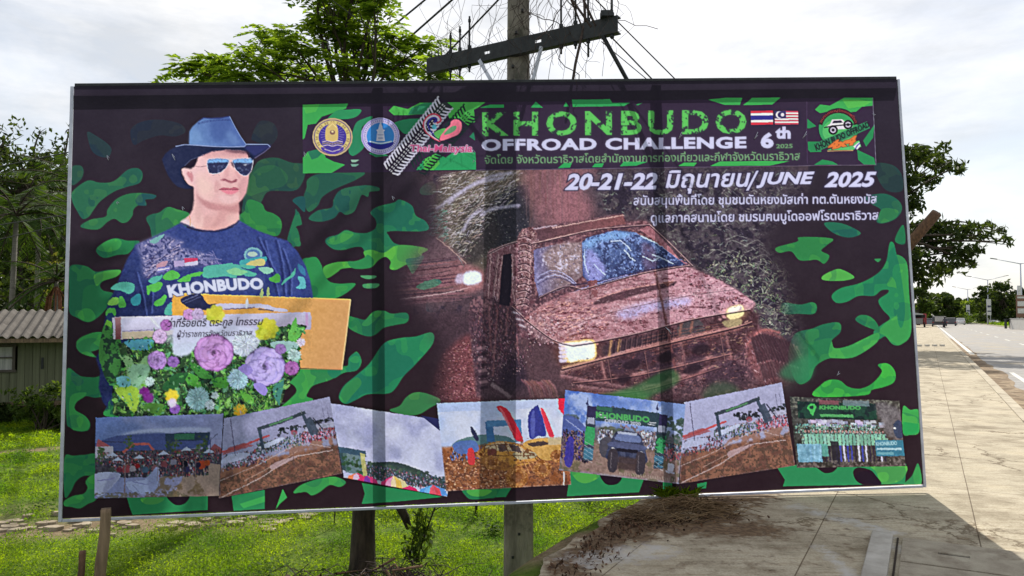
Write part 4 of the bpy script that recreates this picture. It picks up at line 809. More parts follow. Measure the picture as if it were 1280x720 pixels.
def Z(ox, oy, s, *p):
    return [(ox+p[i]/s, oy+p[i+1]/s) for i in range(0, len(p), 2)]
def smooth(p, n=5):
    out = []; k = len(p)
    for i in range(k):
        a, b, c, d = (np.array(p[(i+j-1) % k], float) for j in range(4))
        for t in np.arange(n)/n:
            out.append(.5*((2*b)+(c-a)*t+(2*a-5*b+4*c-d)*t*t+(3*b-a-3*c+d)*t**3))
    return out
def blur_m(m, r):
    r = int(round(r))
    if r < 1: return m
    for ax in (0, 1):
        for _ in range(2):
            pad = [(0, 0), (0, 0)]; pad[ax] = (r+1, r)
            c = np.cumsum(np.pad(m, pad, mode='edge'), axis=ax)
            m = (c[2*r+1:]-c[:-2*r-1])/(2*r+1) if ax == 0 else (c[:, 2*r+1:]-c[:, :-2*r-1])/(2*r+1)
    return m
def mask(polys, blur=0):
    """coverage of a list of polygons (print coords) -> (mask, y0, x0)"""
    P = [np.array(q, float) for q in polys]
    A = np.concatenate(P); m = int(3+blur*S*2.2)
    x0 = max(0, int((A[:, 0].min()-X0)*S)-m); x1 = min(CW, int((A[:, 0].max()-X0)*S)+m+1)
    y0 = max(0, int((A[:, 1].min()-Y0)*S)-m); y1 = min(CH, int((A[:, 1].max()-Y0)*S)+m+1)
    if x1 <= x0 or y1 <= y0: return None
    w, h = x1-x0, y1-y0; V = 3
    acc = np.zeros((h*V, w+2), np.float32)
    for q in P:
        a = (q-[X0, Y0])*S-[x0, y0]; b = np.roll(a, -1, 0)
        for (ax, ay), (bx, by) in zip(a, b):
            if ay == by: continue
            sg = 1.0
            if ay > by: ax, ay, bx, by = bx, by, ax, ay; sg = -1.0
            k0 = max(0, math.ceil(ay*V-.5)); k1 = min(h*V, math.ceil(by*V-.5))
            if k1 <= k0: continue
            k = np.arange(k0, k1); yy = (k+.5)/V
            xx = np.clip(ax+(bx-ax)*(yy-ay)/(by-ay), 0, w)
            xi = xx.astype(int); f = xx-xi
            acc[k, xi] += sg*(1-f); acc[k, xi+1] += sg*f
    c = np.clip(np.abs(np.cumsum(acc, 1)), 0, 1)[:, :w].reshape(h, V, w).mean(1)
    if blur: c = blur_m(c, blur*S)
    return c, y0, x0
def sl(m): c, y0, x0 = m; return np.s_[y0:y0+c.shape[0], x0:x0+c.shape[1]]
def comp(m, col, alpha=1.0, tex=None):
    if m is None: return
    k = sl(m); a = m[0]*alpha
    if tex is not None: a = a*tex[k]
    if not isinstance(col, np.ndarray): col = np.array(col, np.float32)
    CAN[k] += (col-CAN[k])*a[..., None]
def fill(p, col, alpha=1.0, sm=True, blur=0, tex=None, jit=0):
    m = mask([smooth(p) if sm and len(p) > 3 else p], blur)
    if m is None: return
    if jit:
        k = sl(m); col = np.array(col, np.float32)+((N8[k]+N3[k]-1)*jit)[..., None]
    comp(m, col, alpha, tex)
def grad(p, c0, c1, a, b, alpha=1.0, sm=True, blur=0, tex=None, jit=0):
    """fill with a linear ramp from colour c0 at point a to c1 at point b"""
    m = mask([smooth(p) if sm and len(p) > 3 else p], blur)
    if m is None: return
    c, y0, x0 = m
    yy, xx = np.mgrid[y0:y0+c.shape[0], x0:x0+c.shape[1]].astype(np.float32)
    xx = xx/S+X0; yy = yy/S+Y0; d = (b[0]-a[0], b[1]-a[1])
    t = np.clip(((xx-a[0])*d[0]+(yy-a[1])*d[1])/(d[0]**2+d[1]**2), 0, 1)[..., None]
    col = np.array(c0, np.float32)*(1-t)+np.array(c1, np.float32)*t
    if jit: k = sl(m); col = col+((N8[k]+N3[k]-1)*jit)[..., None]
    comp(m, col.astype(np.float32), alpha, tex)
def ell(cx, cy, rx, ry=None, col=(0, 0, 0), alpha=1.0, rot=0, blur=0, tex=None, n=22, jit=0):
    ry = ry or rx; c, s = math.cos(rot), math.sin(rot)
    p = [(cx+rx*math.cos(t)*c-ry*math.sin(t)*s, cy+rx*math.cos(t)*s+ry*math.sin(t)*c) for t in np.linspace(0, 2*math.pi, n, endpoint=False)]
    fill(p, col, alpha, False, blur, tex, jit)
def stroke(p, w, col, alpha=1.0, blur=0, w1=None, sm=False, tex=None):
    p = [np.array(q, float) for q in p]
    if sm and len(p) > 2:
        q = []
        for i in range(len(p)-1):
            a = p[max(0, i-1)]; b = p[i]; c = p[i+1]; d = p[min(len(p)-1, i+2)]
            for t in np.arange(5)/5: q.append(.5*((2*b)+(c-a)*t+(2*a-5*b+4*c-d)*t*t+(3*b-a-3*c+d)*t**3))
        p = q+[p[-1]]
    L, R = [], []
    for i, q in enumerate(p):
        t = p[min(i+1, len(p)-1)]-p[max(i-1, 0)]; l = math.hypot(*t) or 1
        nrm = np.array([-t[1], t[0]])/l; f = i/max(1, len(p)-1)
        ww = (w if w1 is None else w+(w1-w)*f)/2
        L.append(q+nrm*ww); R.append(q-nrm*ww)
    fill(L+R[::-1], col, alpha, False, blur, tex)
def ring(cx, cy, r, w, col, alpha=1.0):
    t = np.linspace(0, 2*math.pi, 40, endpoint=False)
    o = [(cx+r*math.cos(a), cy+r*math.sin(a)) for a in t]; i = [(cx+(r-w)*math.cos(a), cy+(r-w)*math.sin(a)) for a in t][::-1]
    comp(mask([o, i]), col, alpha)
def inpoly(p, x, y):
    r = False; j = len(p)-1
    for i in range(len(p)):
        if (p[i][1] > y) != (p[j][1] > y) and x < (p[j][0]-p[i][0])*(y-p[i][1])/(p[j][1]-p[i][1])+p[i][0]: r = not r
        j = i
    return r
def scatter(p, n, fn):
    xs = [q[0] for q in p]; ys = [q[1] for q in p]; k = 0
    while k < n:
        x = RN.uniform(min(xs), max(xs)); y = RN.uniform(min(ys), max(ys))
        if inpoly(p, x, y): fn(x, y)
        k += 1
def texture(q, amp=1.3, grain=26, blur=4, cell=5, seed=1):
    """break the drawn edges up and grain the tones inside a printed photograph"""
    m = mask([q], blur*.5)
    k = sl(m); h, w = m[0].shape; r0, c0 = k[0].start, k[1].start
    dx = (fbm(w, h, cell, 3, seed+20)-.5)*amp*S*4; dy = (fbm(w, h, cell, 3, seed+40)-.5)*amp*S*4
    e = np.clip(blur_m(m[0], 3)*2-1, 0, 1); dx = dx*e; dy = dy*e
    yy_, xx_ = np.mgrid[0:h, 0:w]
    sx = np.clip(xx_+dx, 0, w-1).astype(int); sy = np.clip(yy_+dy, 0, h-1).astype(int); src = CAN[k][sy, sx]
    g = (fbm(w, h, 3.2, 2, seed+60)-.5)*grain*2.2+(fbm(w, h, 9, 2, seed+70)-.5)*grain*1.2
    src = src*(1+(g*(1.15-src.mean(-1)/255))[..., None]/110)
    CAN[k] += (src-CAN[k])*m[0][..., None]
_snap = [None]
def vary(c, v):
    d = RN.uniform(-v, v); return tuple(max(0, min(255, q+d+RN.uniform(-v, v)*.3)) for q in c)

# ---- camouflage ground
yy = (np.arange(CH)/S+Y0)[:, None, None]
t = np.clip((yy-110)/450, 0, 1)
CAN[:] = np.array((46, 40, 54), np.float32)*(1-t)+np.array((42, 29, 36), np.float32)*t
CAN += ((N30-.5)*10)[..., None]
G1, G2, G3, GT = (44, 130, 82), (62, 160, 84), (84, 178, 82), (44, 116, 90)
A = (60, 90, 4); B = (60, 250, 4); C_ = (60, 350, 3.2); D_ = (60, 470, 4); E_ = (260, 470, 4); F_ = (530, 460, 4)
G_ = (840, 460, 4); H_ = (700, 190, 2.667); I_ = (360, 250, 4); J_ = (370, 190, 4); K_ = (370, 90, 4); L_ = (580, 90, 4); M_ = (840, 90, 4)
def cam(z, col, *p, alpha=1.0, edge=True):
    col = (col[0]*.92, col[1]*.90, col[2]*.92)
    q = Z(*z, *p)
    if edge: fill(q, tuple(c*.62+22 for c in col), alpha*.5, blur=.9)
    fill(q, col, alpha); m = mask([smooth(q)])
    comp(m, (col[0]*.84, col[1]*.86, col[2]*1.02), alpha*.75, step(N60, .56, .572)); comp(m, (col[0]*1.22+4, col[1]*1.13, col[2]*.98), alpha*.6, step(N61, .36, .348))
cam(A, (44, 56, 70), 415,290, 470,250, 560,240, 660,260, 690,300, 640,325, 560,320, 480,345, 430,365, alpha=.7, edge=False)
cam(A, (46, 66, 72), 200,300, 250,325, 300,360, 320,390, 305,425, 265,425, 225,400, 205,350, edge=False)
cam(A, (44, 60, 70), 1020,330, 1060,250, 1130,260, 1150,320, 1110,370, 1040,350, alpha=.6, edge=False)
cam(A, (46, 88, 76), 120,480, 165,470, 180,500, 165,540, 120,565)
cam(A, (48, 112, 84), 125,600, 200,545, 260,555, 330,548, 400,492, 450,483, 475,510, 460,555, 390,577, 330,600, 265,645, 230,690, 205,725, 175,735, 150,700, 125,650)
cam(A, (52, 122, 82), 300,690, 340,640, 400,612, 470,607, 540,618, 530,635, 490,640, 495,668, 455,668, 430,690, 425,720, 400,750, 370,755, 335,735, 300,750, 250,788, 165,775, 215,740, 290,725)
cam(A, (46, 100, 92), 440,640, 470,612, 540,618, 530,635, 490,640, 495,668, 455,668, 445,660, edge=False)
cam(B, (50, 118, 84), 495,95, 520,75, 560,65, 600,38, 650,50, 710,72, 690,140, 600,190, 530,195, 515,140)
cam(B, (58, 138, 82), 570,100, 600,40, 650,50, 710,72, 690,120, 640,130, 600,90, edge=False)
cam(B, G1, 245,245, 290,210, 340,193, 400,205, 460,208, 430,240, 400,270, 350,275, 290,290, 255,275)
cam(B, G2, 250,240, 290,210, 340,195, 370,210, 355,245, 310,260, 265,255, edge=False)
cam(B, G1, 112,335, 190,332, 240,360, 300,352, 365,352, 340,385, 280,405, 262,430, 280,455, 330,470, 310,520, 270,570, 225,605, 190,610, 150,590, 110,560, 110,450)
cam(B, G3, 235,375, 300,355, 365,353, 345,383, 275,406, 250,430, 238,420, edge=False)
cam(B, G2, 150,580, 180,545, 220,550, 240,590, 200,610, edge=False)
cam(B, G2, 145,722, 165,690, 210,672, 260,668, 300,690, 290,730, 200,760)
cam(C_, G2, 115,260, 140,230, 190,210, 235,215, 210,235, 175,250, 165,275, 185,300, 195,310, 150,300, 125,285)
cam(C_, G1, 76,362, 130,385, 190,390, 240,375, 300,385, 300,445, 200,470, 150,465, 115,490, 110,520, 150,545, 170,575, 160,602, 120,605, 90,590, 76,560)
cam(C_, G2, 90,470, 150,450, 150,465, 115,490, 110,520, 150,545, 168,575, 158,600, 120,603, 95,585, edge=False)
cam(C_, GT, 100,370, 130,385, 145,410, 120,425, 95,400, edge=False)
cam(D_, G1, 85,410, 130,400, 190,395, 245,395, 245,490, 180,500, 140,530, 115,580, 85,600)
cam(D_, G2, 85,625, 130,600, 180,590, 200,560, 190,530, 215,500, 245,505, 245,610, 200,640, 160,662, 120,655, 85,650)
def poly(z, col, *p, alpha=1.0): fill(Z(*z, *p), col, alpha, False)
DK = (44, 30, 40)
poly(D_, G1, 395,600, 480,600, 800,600, 800,670, 640,680, 425,694, 412,660)
cam(D_, G3, 470,612, 580,612, 550,638, 490,640, edge=False)
cam(D_, DK, 600,600, 705,598, 690,635, 655,647, 625,637, edge=False)
poly(D_, G1, 920,600, 1085,570, 1085,665, 930,674); poly(D_, G2, 960,640, 1085,600, 1085,630, 980,662)
poly(D_, G2, 1140,667, 1175,565, 1197,608, 1160,640)
cam((0, 0, 1), G2, 357,463, 433,458, 436,450, 446,440, 452,452, 446,463, 430,466, 413,475, 392,482, 385,491, 384,496, 392,500, 375,508, 350,512, 362,500, 371,490, 368,482, 357,475)
cam((0, 0, 1), (48,150,96), 410,463, 433,460, 437,447, 447,441, 452,452, 446,463, 430,466, 417,473, edge=False)
cam((0, 0, 1), (42,140,95), 424,497, 430,483, 445,470, 462,455, 480,430, 500,423, 520,421, 540,416, 541,430, 520,455, 505,470, 495,485, 485,492, 460,493, 445,500, 432,505)
cam((0, 0, 1), G2, 425,497, 431,483, 446,472, 452,480, 440,495, 432,504, edge=False)
cam(E_, (60, 132, 80), 910,170, 960,150, 990,110, 1030,85, 1080,85, 1150,110, 1160,130, 1110,160, 1060,190, 1000,198, 940,185)
cam(E_, G2, 430,585, 460,550, 520,525, 580,510, 640,505, 690,530, 660,555, 610,545, 560,580, 520,597, 490,580)
poly(E_, G1, 770,535, 850,550, 1050,580, 1175,605, 960,627, 770,640, 785,590)
cam(F_, G1, 195,605, 290,595, 390,595, 360,645, 320,652, 240,657, 210,640); cam(F_, G3, 215,612, 300,608, 340,615, 300,640, 240,640, edge=False)
poly(F_, G1, 385,600, 440,595, 410,645, 360,647)
poly(F_, G1, 720,510, 900,530, 1100,555, 1075,622, 880,632, 715,642, 722,590)
cam(F_, G3, 745,515, 875,535, 835,570, 790,575, 755,552, edge=False); cam(F_, DK, 885,530, 985,540, 972,577, 930,586, 900,572, edge=False)
poly(F_, G1, 1195,570, 1240,570, 1240,612, 1195,617)
poly(G_, G1, 125,580, 175,570, 170,602, 130,604)
poly(G_, G1, 520,490, 720,480, 1170,480, 1165,580, 555,592, 565,560)
cam(G_, G3, 1000,488, 1165,486, 1160,545, 1120,572, 1050,578, 1020,520, edge=False)
cam(G_, DK, 720,485, 740,512, 770,527, 810,517, 822,485, edge=False)
cam(G_, DK, 905,520, 930,498, 990,510, 1020,540, 1045,582, 960,584, 920,562, edge=False)
cam(G_, (66,172,84), 1155,195, 1190,210, 1235,215, 1235,320, 1190,335, 1155,325)
poly(G_, (42,150,80), 1155,270, 1232,280, 1235,322, 1190,335, 1155,327)
cam(G_, G2, 1160,585, 1200,540, 1230,478, 1245,582)
cam(G_, (58,172,74), 710,142, 750,80, 790,60, 840,65, 880,95, 940,105, 1000,80, 1050,20, 1030,-15, 1080,-20, 1115,20, 1110,70, 1060,95, 1000,110, 960,137)
# right cluster
cam(H_, (38,72,72), 1050,40, 1110,45, 1140,80, 1140,130, 1090,130, 1060,90, alpha=.7, edge=False)
cam(H_, (38,100,82), 1020,150, 1080,140, 1125,160, 1140,190, 1120,222, 1080,238, 1055,232, 1070,195, 1035,172)
cam(H_, (50,125,80), 1075,190, 1125,195, 1120,220, 1080,236, 1060,230, edge=False)
cam(H_, (40,112,86), 880,238, 940,240, 1000,268, 985,282, 950,285, 905,268)
cam(H_, (50,135,76), 720,320, 790,300, 800,285, 905,290, 890,310, 870,330, 897,347, 880,373, 855,360, 800,362, 770,332, 730,337)
cam(H_, (40,120,80), 1145,245, 1125,270, 1118,300, 1150,305)
cam(H_, G3, 875,415, 905,398, 935,392, 980,418, 940,430, 880,428)
cam(H_, G2, 1048,358, 1070,357, 1060,368)
cam(H_, (42,140,90), 905,480, 935,455, 1000,438, 1060,405, 1088,365, 1098,310, 1112,305, 1122,345, 1155,370, 1163,470, 1170,600, 1140,640, 1110,642, 1085,615, 1060,625, 1045,600, 1075,575, 1100,555, 1075,525, 1062,495, 1092,472, 1094,460, 1070,462, 1045,480, 995,480, 955,500, 920,503)
cam(H_, G2, 1115,345, 1155,368, 1163,470, 1170,600, 1140,640, 1110,642, 1085,615, 1062,600, 1085,570, 1125,540, 1130,490, 1120,455, 1090,445, 1110,400, edge=False)
cam(H_, (42,140,90), 1098,310, 1112,305, 1122,345, 1135,400, 1150,520, 1140,585, 1125,560, 1120,440, 1095,400, edge=False)
cam(H_, G1, 985,560, 1000,545, 1030,548, 1055,570, 1065,600, 1045,592, 1010,578)
cam(H_, G1, 760,690, 780,610, 840,590, 880,575, 930,570, 935,600, 905,630, 915,655, 960,648, 1010,625, 1060,603, 1055,635, 985,682, 930,688, 890,690, 850,715, 830,760, 790,770)
cam(H_, G2, 905,632, 915,655, 960,648, 1010,625, 1060,603, 1055,635, 985,682, 930,688, 895,680, edge=False)
cam(H_, G1, 740,505, 800,510, 840,502, 855,515, 845,540, 790,540, 740,540)
# middle-left cluster
cam(J_, (48,106,80), 60,140, 120,110, 250,105, 345,105, 300,140, 220,175, 170,200, 130,230, 110,270, 70,300, 50,280, 40,230, 55,180)
cam(J_, (44,106,86), 190,240, 215,200, 260,180, 350,168, 412,178, 415,195, 370,200, 360,225, 330,215, 310,260, 290,300, 250,315, 220,300, 190,332, 120,350, 65,335, 110,295, 180,280)
cam(J_, (46,112,84), 0,285, 32,362, 0,368); cam(J_, (46,120,84), 0,380, 20,430, 10,460, -20,475)
cam(J_, (52,72,66), 620,190, 650,160, 690,150, 702,190, 680,215, 630,215, edge=False)
cam(I_, (42,126,90), 415,65, 450,35, 530,15, 560,0, 620,30, 640,80, 690,110, 690,155, 510,157, 505,180, 530,215, 560,230, 530,262, 470,268, 430,252, 390,262, 370,237, 330,237, 280,250, 230,247, 190,215, 200,190, 250,175, 290,152, 340,165, 400,165, 440,140, 440,100)
cam(I_, (60,150,84), 195,205, 250,178, 290,155, 330,170, 290,205, 230,225, edge=False)
cam(I_, (84,180,80), 380,260, 420,250, 480,265, 540,230, 620,230, 700,247, 670,270, 670,290, 640,310, 590,325, 540,350, 510,342, 515,310, 490,285, 455,300, 420,335, 370,345, 320,340, 270,345, 250,360, 210,387, 190,390, 175,355, 190,330, 250,312, 340,307, 385,290)
cam(I_, (52,146,86), 300,310, 340,307, 380,292, 400,275, 430,300, 420,335, 370,345, 320,340, edge=False)
cam(I_, (48,140,90), 590,300, 640,290, 680,280, 670,310, 650,340, 625,370, 610,350, edge=False)
cam(I_, (52,150,85), 70,310, 110,290, 145,290, 170,330, 180,370, 210,410, 260,420, 340,422, 240,492, 80,492, 70,430)
cam(I_, (84,160,110), 365,380, 440,380, 430,393, 390,395); cam(I_, (74,155,105), 380,422, 455,420, 440,440, 385,441)
cam(I_, G1, 300,585, 340,590, 390,600, 430,560, 480,555, 520,570, 590,565, 605,590, 590,615, 540,625, 480,640, 440,672, 400,682, 340,662, 300,632)
cam(I_, G2, 390,600, 430,560, 470,560, 440,600, 400,630, 370,625, edge=False)
cam(I_, (44,62,66), 690,540, 700,500, 760,485, 830,490, 800,530, 740,560, 700,560, edge=False)
cam(I_, (46,122,86), 0,190, 45,60, 70,120, 40,140, 65,220, 45,232, 10,212)
# beside the man
cam(A, (46, 90, 76), 980,560, 1020,500, 1060,445, 1140,430, 1220,455, 1290,462, 1290,500, 1270,560, 1230,595, 1110,597, 1075,640, 1060,690, 1090,725, 980,725, 980,640)
cam(A, (52, 108, 76), 1010,540, 1060,480, 1140,470, 1200,520, 1180,570, 1110,590, 1050,610, 1000,620, alpha=.8, edge=False)
cam(B, (52, 138, 78), 940,95, 985,60, 990,30, 1010,0, 1070,20, 1090,55, 1130,70, 1165,100, 1167,150, 1140,182, 1060,160, 960,140)
cam(A, (42, 100, 90), 1225,645, 1250,627, 1285,630, 1285,700, 1250,670)

# ---- the jeep photograph, fading into the camouflage
saved = CAN.copy()
R = [(500, 205), (1010, 205), (1010, 505), (500, 505)]
fill(R, (72, 56, 62), 1, False)
comp(mask([R]), (104, 84, 84), .5, step(N30, .42, .75)); comp(mask([R]), (40, 34, 46), .6, step(N8, .55, .75))
fill([(565, 214), (660, 214), (655, 290), (615, 340), (560, 330), (540, 280)], (88, 80, 68), .85, blur=6)
fill([(625, 240), (662, 232), (664, 285), (648, 300), (620, 312), (600, 300), (612, 262)], (38, 38, 46), .9, blur=4)
fill([(582, 262), (600, 250), (615, 262), (625, 300), (590, 330), (566, 320)], (52, 48, 48), .8, blur=4)
def blade(x, y, ang, ln, col, w=1.1, al=.8):
    dx, dy = math.cos(ang)*ln, math.sin(ang)*ln
    stroke([(x, y), (x+dx*.55, y+dy*.55-ln*.08), (x+dx, y+dy)], w, col, al, w1=.3)
left_veg = [(556, 214), (655, 212), (645, 250), (620, 268), (600, 300), (575, 330), (540, 330), (525, 290), (548, 255)]
scatter(left_veg, 1500, lambda x, y: blade(x, y, RN.uniform(2.2, 3.3)-.25*RN.random(), RN.uniform(4, 15), vary((150, 140, 128) if RN.random() < .6 else (186, 180, 186), 28), RN.uniform(.6, 1.3), RN.uniform(.3, .85)))
scatter([(520, 260), (560, 262), (566, 300), (530, 300)], 120, lambda x, y: blade(x, y, RN.uniform(2.0, 3.2), RN.uniform(4, 10), vary((96, 150, 130), 25), 1, .7))
for q in ([(600, 270), (615, 262), (650, 257)], [(578, 290), (590, 270), (604, 262)], [(545, 262), (575, 240), (610, 222), (640, 216)], [(560, 255), (590, 232), (630, 222)]):
    stroke(q, 3.5, (170, 164, 186), .75, 1, sm=True)
scatter([(590, 235), (660, 225), (662, 300), (600, 330), (572, 320)], 420, lambda x, y: ell(x, y, RN.uniform(.3, .8), None, vary((138, 132, 126), 40), .5, n=7))
fill([(655, 207), (742, 207), (745, 250), (722, 300), (690, 296), (668, 270)], (128, 86, 90), .75, blur=7)
fill([(690, 225), (738, 215), (735, 265), (712, 312), (700, 300)], (150, 100, 106), .55, blur=6)
for k in range(60):
    x = RN.uniform(655, 745); stroke([(x, 208), (x+RN.uniform(-4, 4), RN.uniform(230, 290))], RN.uniform(.6, 2), vary((112, 78, 80), 22), .3)
right_veg = [(745, 215), (1010, 215), (1010, 420), (960, 420), (930, 372), (870, 338), (830, 292), (800, 272), (750, 262)]
fill(right_veg, (62, 56, 63), .8, blur=8); comp(mask([right_veg], 6), (36, 30, 42), .75, step(N8, .5, .6)); comp(mask([right_veg], 6), (104, 104, 98), .5, step(N8, .42, .34)*step(N3, .45, .6))
scatter(right_veg, 1500, lambda x, y: blade(x, y, RN.uniform(-.9, .9)+(math.pi if RN.random() < .5 else 0), RN.uniform(2, 9), vary((132, 134, 124), 36), RN.uniform(.6, 1.9), RN.uniform(.2, .65)))
bush = [(880, 330), (930, 318), (985, 330), (1000, 380), (990, 420), (950, 415), (925, 368), (890, 350)]
scatter(bush, 950, lambda x, y: blade(x, y, RN.uniform(0, 6.3), RN.uniform(2, 8), vary((150, 150, 128) if RN.random() < .6 else (96, 118, 84), 35), RN.uniform(.5, 1.6), RN.uniform(.3, .9)))
for k in range(14):
    x = RN.uniform(880, 960); y = RN.uniform(300, 350)
    stroke([(x, y), (x+RN.uniform(8, 18), y-RN.uniform(4, 9)), (x+RN.uniform(24, 34), y+RN.uniform(-4, 4))], .9, (150, 150, 140), .5, sm=True)
# far vehicle
grad([(470, 325), (500, 300), (530, 294), (548, 297), (565, 312), (582, 328), (603, 340), (606, 356), (590, 366), (520, 380), (470, 385)], (58, 42, 50), (138, 96, 98), (470, 0), (590, 0), blur=3, jit=20)
fill([(500, 300), (530, 296), (548, 300), (572, 326), (500, 334)], (84, 70, 76), .6, blur=2)
for k in range(26):
    y = 326+k*2.1; x = RN.uniform(470, 530)
    stroke([(x, y+4), (x+40, y), (RN.uniform(560, 590), y-6+k*.1)], RN.uniform(.8, 2), vary((118, 80, 84) if k % 2 else (60, 44, 52), 16), .6, sm=True)
stroke([(545, 297), (565, 313), (583, 330)], 1.2, (168, 140, 130), .8, sm=True); stroke([(500, 374), (560, 366), (598, 356)], 1.4, (178, 150, 150), .8, sm=True)
ell(588, 348, 20, 13, (150, 100, 100), .7, blur=5); fill([(580, 342), (588, 339), (599, 340), (602, 348), (598, 354), (584, 356), (578, 351)], (212, 222, 250), 1, blur=.9)
fill([(570, 345), (578, 342), (579, 353), (570, 354)], (190, 180, 205), .8, blur=1)
cam((0, 0, 1), (70, 125, 96), 520,359, 531,352, 545,349, 552,352, 545,358, 530,362, alpha=.8, edge=False)
# mud bank left
fill([(530, 400), (590, 395), (605, 440), (610, 500), (535, 500), (545, 460)], (62, 46, 52), .9, blur=5)
bank = [(556, 440), (596, 420), (606, 500), (540, 500), (540, 478)]
fill(bank, (112, 62, 64), .8, blur=3); scatter(bank, 900, lambda x, y: ell(x, y, RN.uniform(.5, 1.6), RN.uniform(.4, 1), vary((150, 100, 102) if RN.random() < .6 else (70, 36, 42), 25), .8, n=6))
# body of the jeep
body = [(610, 316), (618, 311), (645, 303), (651, 289), (664, 284), (700, 280), (778, 267), (783, 277), (806, 275), (815, 282), (850, 325), (866, 335), (902, 351), (926, 366), (944, 380), (938, 398), (956, 414), (990, 440), (995, 478), (944, 500), (700, 500), (596, 496), (586, 400), (588, 382), (606, 374)]
fill(body, (104, 74, 80), 1, False, blur=1.2, jit=60)
comp(mask([body], 1), (62, 42, 50), .8, step(N8, .5, .62)); comp(mask([body], 1), (160, 112, 112), .55, step(N3, .6, .75))
# underside and dark front
fill([(660, 424), (700, 428), (745, 428), (800, 418), (930, 390), (948, 402), (925, 440), (850, 470), (770, 500), (640, 500), (636, 452)], (70, 46, 50), .95, blur=2, jit=26)
fill([(640, 430), (662, 424), (690, 440), (705, 470), (730, 500), (655, 500), (640, 470)], (76, 56, 60), .9, blur=3)
# roof and pillars
grad([(662, 290), (700, 282), (778, 268), (782, 280), (740, 287), (700, 296), (668, 305)], (80, 56, 62), (122, 76, 76), (662, 0), (780, 0), sm=False)
stroke([(690, 285), (740, 276), (780, 269)], 1.3, (192, 158, 150), .8); stroke([(660, 288), (680, 284), (696, 282)], 1.6, (170, 150, 160), .8); stroke([(665, 305), (700, 296), (745, 287)], 1.3, (188, 150, 140), .7)
fill([(646, 303), (652, 288), (664, 285), (672, 296), (664, 330), (660, 365), (648, 386), (640, 380), (650, 350), (650, 320)], (118, 86, 88), 1, jit=70)
scatter([(645, 303), (652, 288), (666, 285), (672, 300), (664, 370), (646, 386), (640, 380)], 420, lambda x, y: stroke([(x, y), (x+RN.uniform(-2.5, 2.5), y+RN.uniform(-2, 2.5))], RN.uniform(.5, 1.3), vary((184, 150, 150) if RN.random() < .5 else (52, 36, 44), 25), .85))
fill([(611, 318), (620, 311), (646, 304), (648, 318), (640, 384), (606, 374)], (112, 76, 82), .9, blur=.6, jit=50)
fill([(629, 319), (639, 317), (640, 350), (637, 383), (624, 381), (626, 350)], (40, 34, 44), 1, False)
for q in ([(614, 318), (610, 372)], [(623, 318), (617, 372)], [(641, 318), (640, 352), (643, 378)], [(663, 300), (661, 350), (652, 384)], [(628, 320), (621, 376)]):
    stroke(q, 1.2, (176, 142, 140), .8, sm=True)
stroke([(612, 318), (628, 309), (645, 303)], 1.6, (178, 150, 150), .8)
# windscreen
grad([(667, 313), (690, 306), (726, 303), (728, 345), (706, 360), (674, 372), (668, 350)], (112, 108, 146), (120, 100, 104), (667, 0), (700, 0), sm=False, jit=40)
fill([(680, 316), (705, 304), (726, 306), (726, 335), (700, 345), (685, 335)], (142, 122, 122), .9, blur=2, jit=50)
comp(mask([[(672, 308), (726, 303), (726, 345), (680, 345)]], 2), (196, 190, 212), .7, step(N8, .52, .6)*step(N3, .35, .6))
for k in range(4): stroke([(671, 350-k*3+6), (690, 341-k*3+6), (708, 344-k*2+6), (720, 352-k+6)], 1.1, (164, 164, 200) if k % 2 else (70, 66, 98), .8, sm=True)
pane = [(727, 303), (735, 297), (768, 288), (792, 290), (815, 301), (838, 316), (859, 329), (850, 333), (806, 339), (760, 354), (746, 362), (728, 345)]
grad(pane, (98, 122, 168), (54, 60, 96), (760, 288), (775, 352), sm=False, jit=30)
comp(mask([pane]), (40, 46, 78), .7, step(N8, .5, .58)); comp(mask([pane]), (140, 166, 220), .6, step(N3, .56, .68)*step(N8, .36, .5))
fill([(731, 302), (766, 290), (790, 292), (778, 298), (750, 302), (735, 312)], (122, 160, 206), .8, blur=2)
fill([(734, 312), (748, 322), (757, 340), (742, 356), (730, 340)], (150, 148, 206), .75, blur=2)
fill([(803, 304), (818, 312), (822, 336), (806, 339)], (92, 74, 98), .7, blur=2)
for q in ([(763, 302), (775, 301), (784, 308), (789, 314)], [(780, 312), (788, 322), (794, 326)], [(815, 318), (830, 324), (842, 330)], [(803, 320), (816, 326), (824, 322)], [(742, 330), (752, 340), (757, 344)], [(800, 295), (822, 305), (846, 322)], [(730, 312), (731, 330), (736, 345)]):
    stroke(q, 1.5, (176, 190, 236), .9, sm=True)
fill([(800, 287), (812, 281), (850, 325), (862, 331), (858, 332), (832, 312)], (150, 100, 106), 1, False, jit=40)
stroke([(812, 281), (835, 303), (864, 332)], 1.2, (190, 146, 140), .9); stroke([(728, 298), (770, 286), (812, 281)], 1.3, (70, 48, 66), .9)
stroke([(672, 372), (706, 358), (760, 350), (806, 338), (860, 331)], 2.0, (58, 44, 62), .9)
stroke([(700, 372), (745, 354), (785, 344)], 1.2, (150, 150, 196), .8)
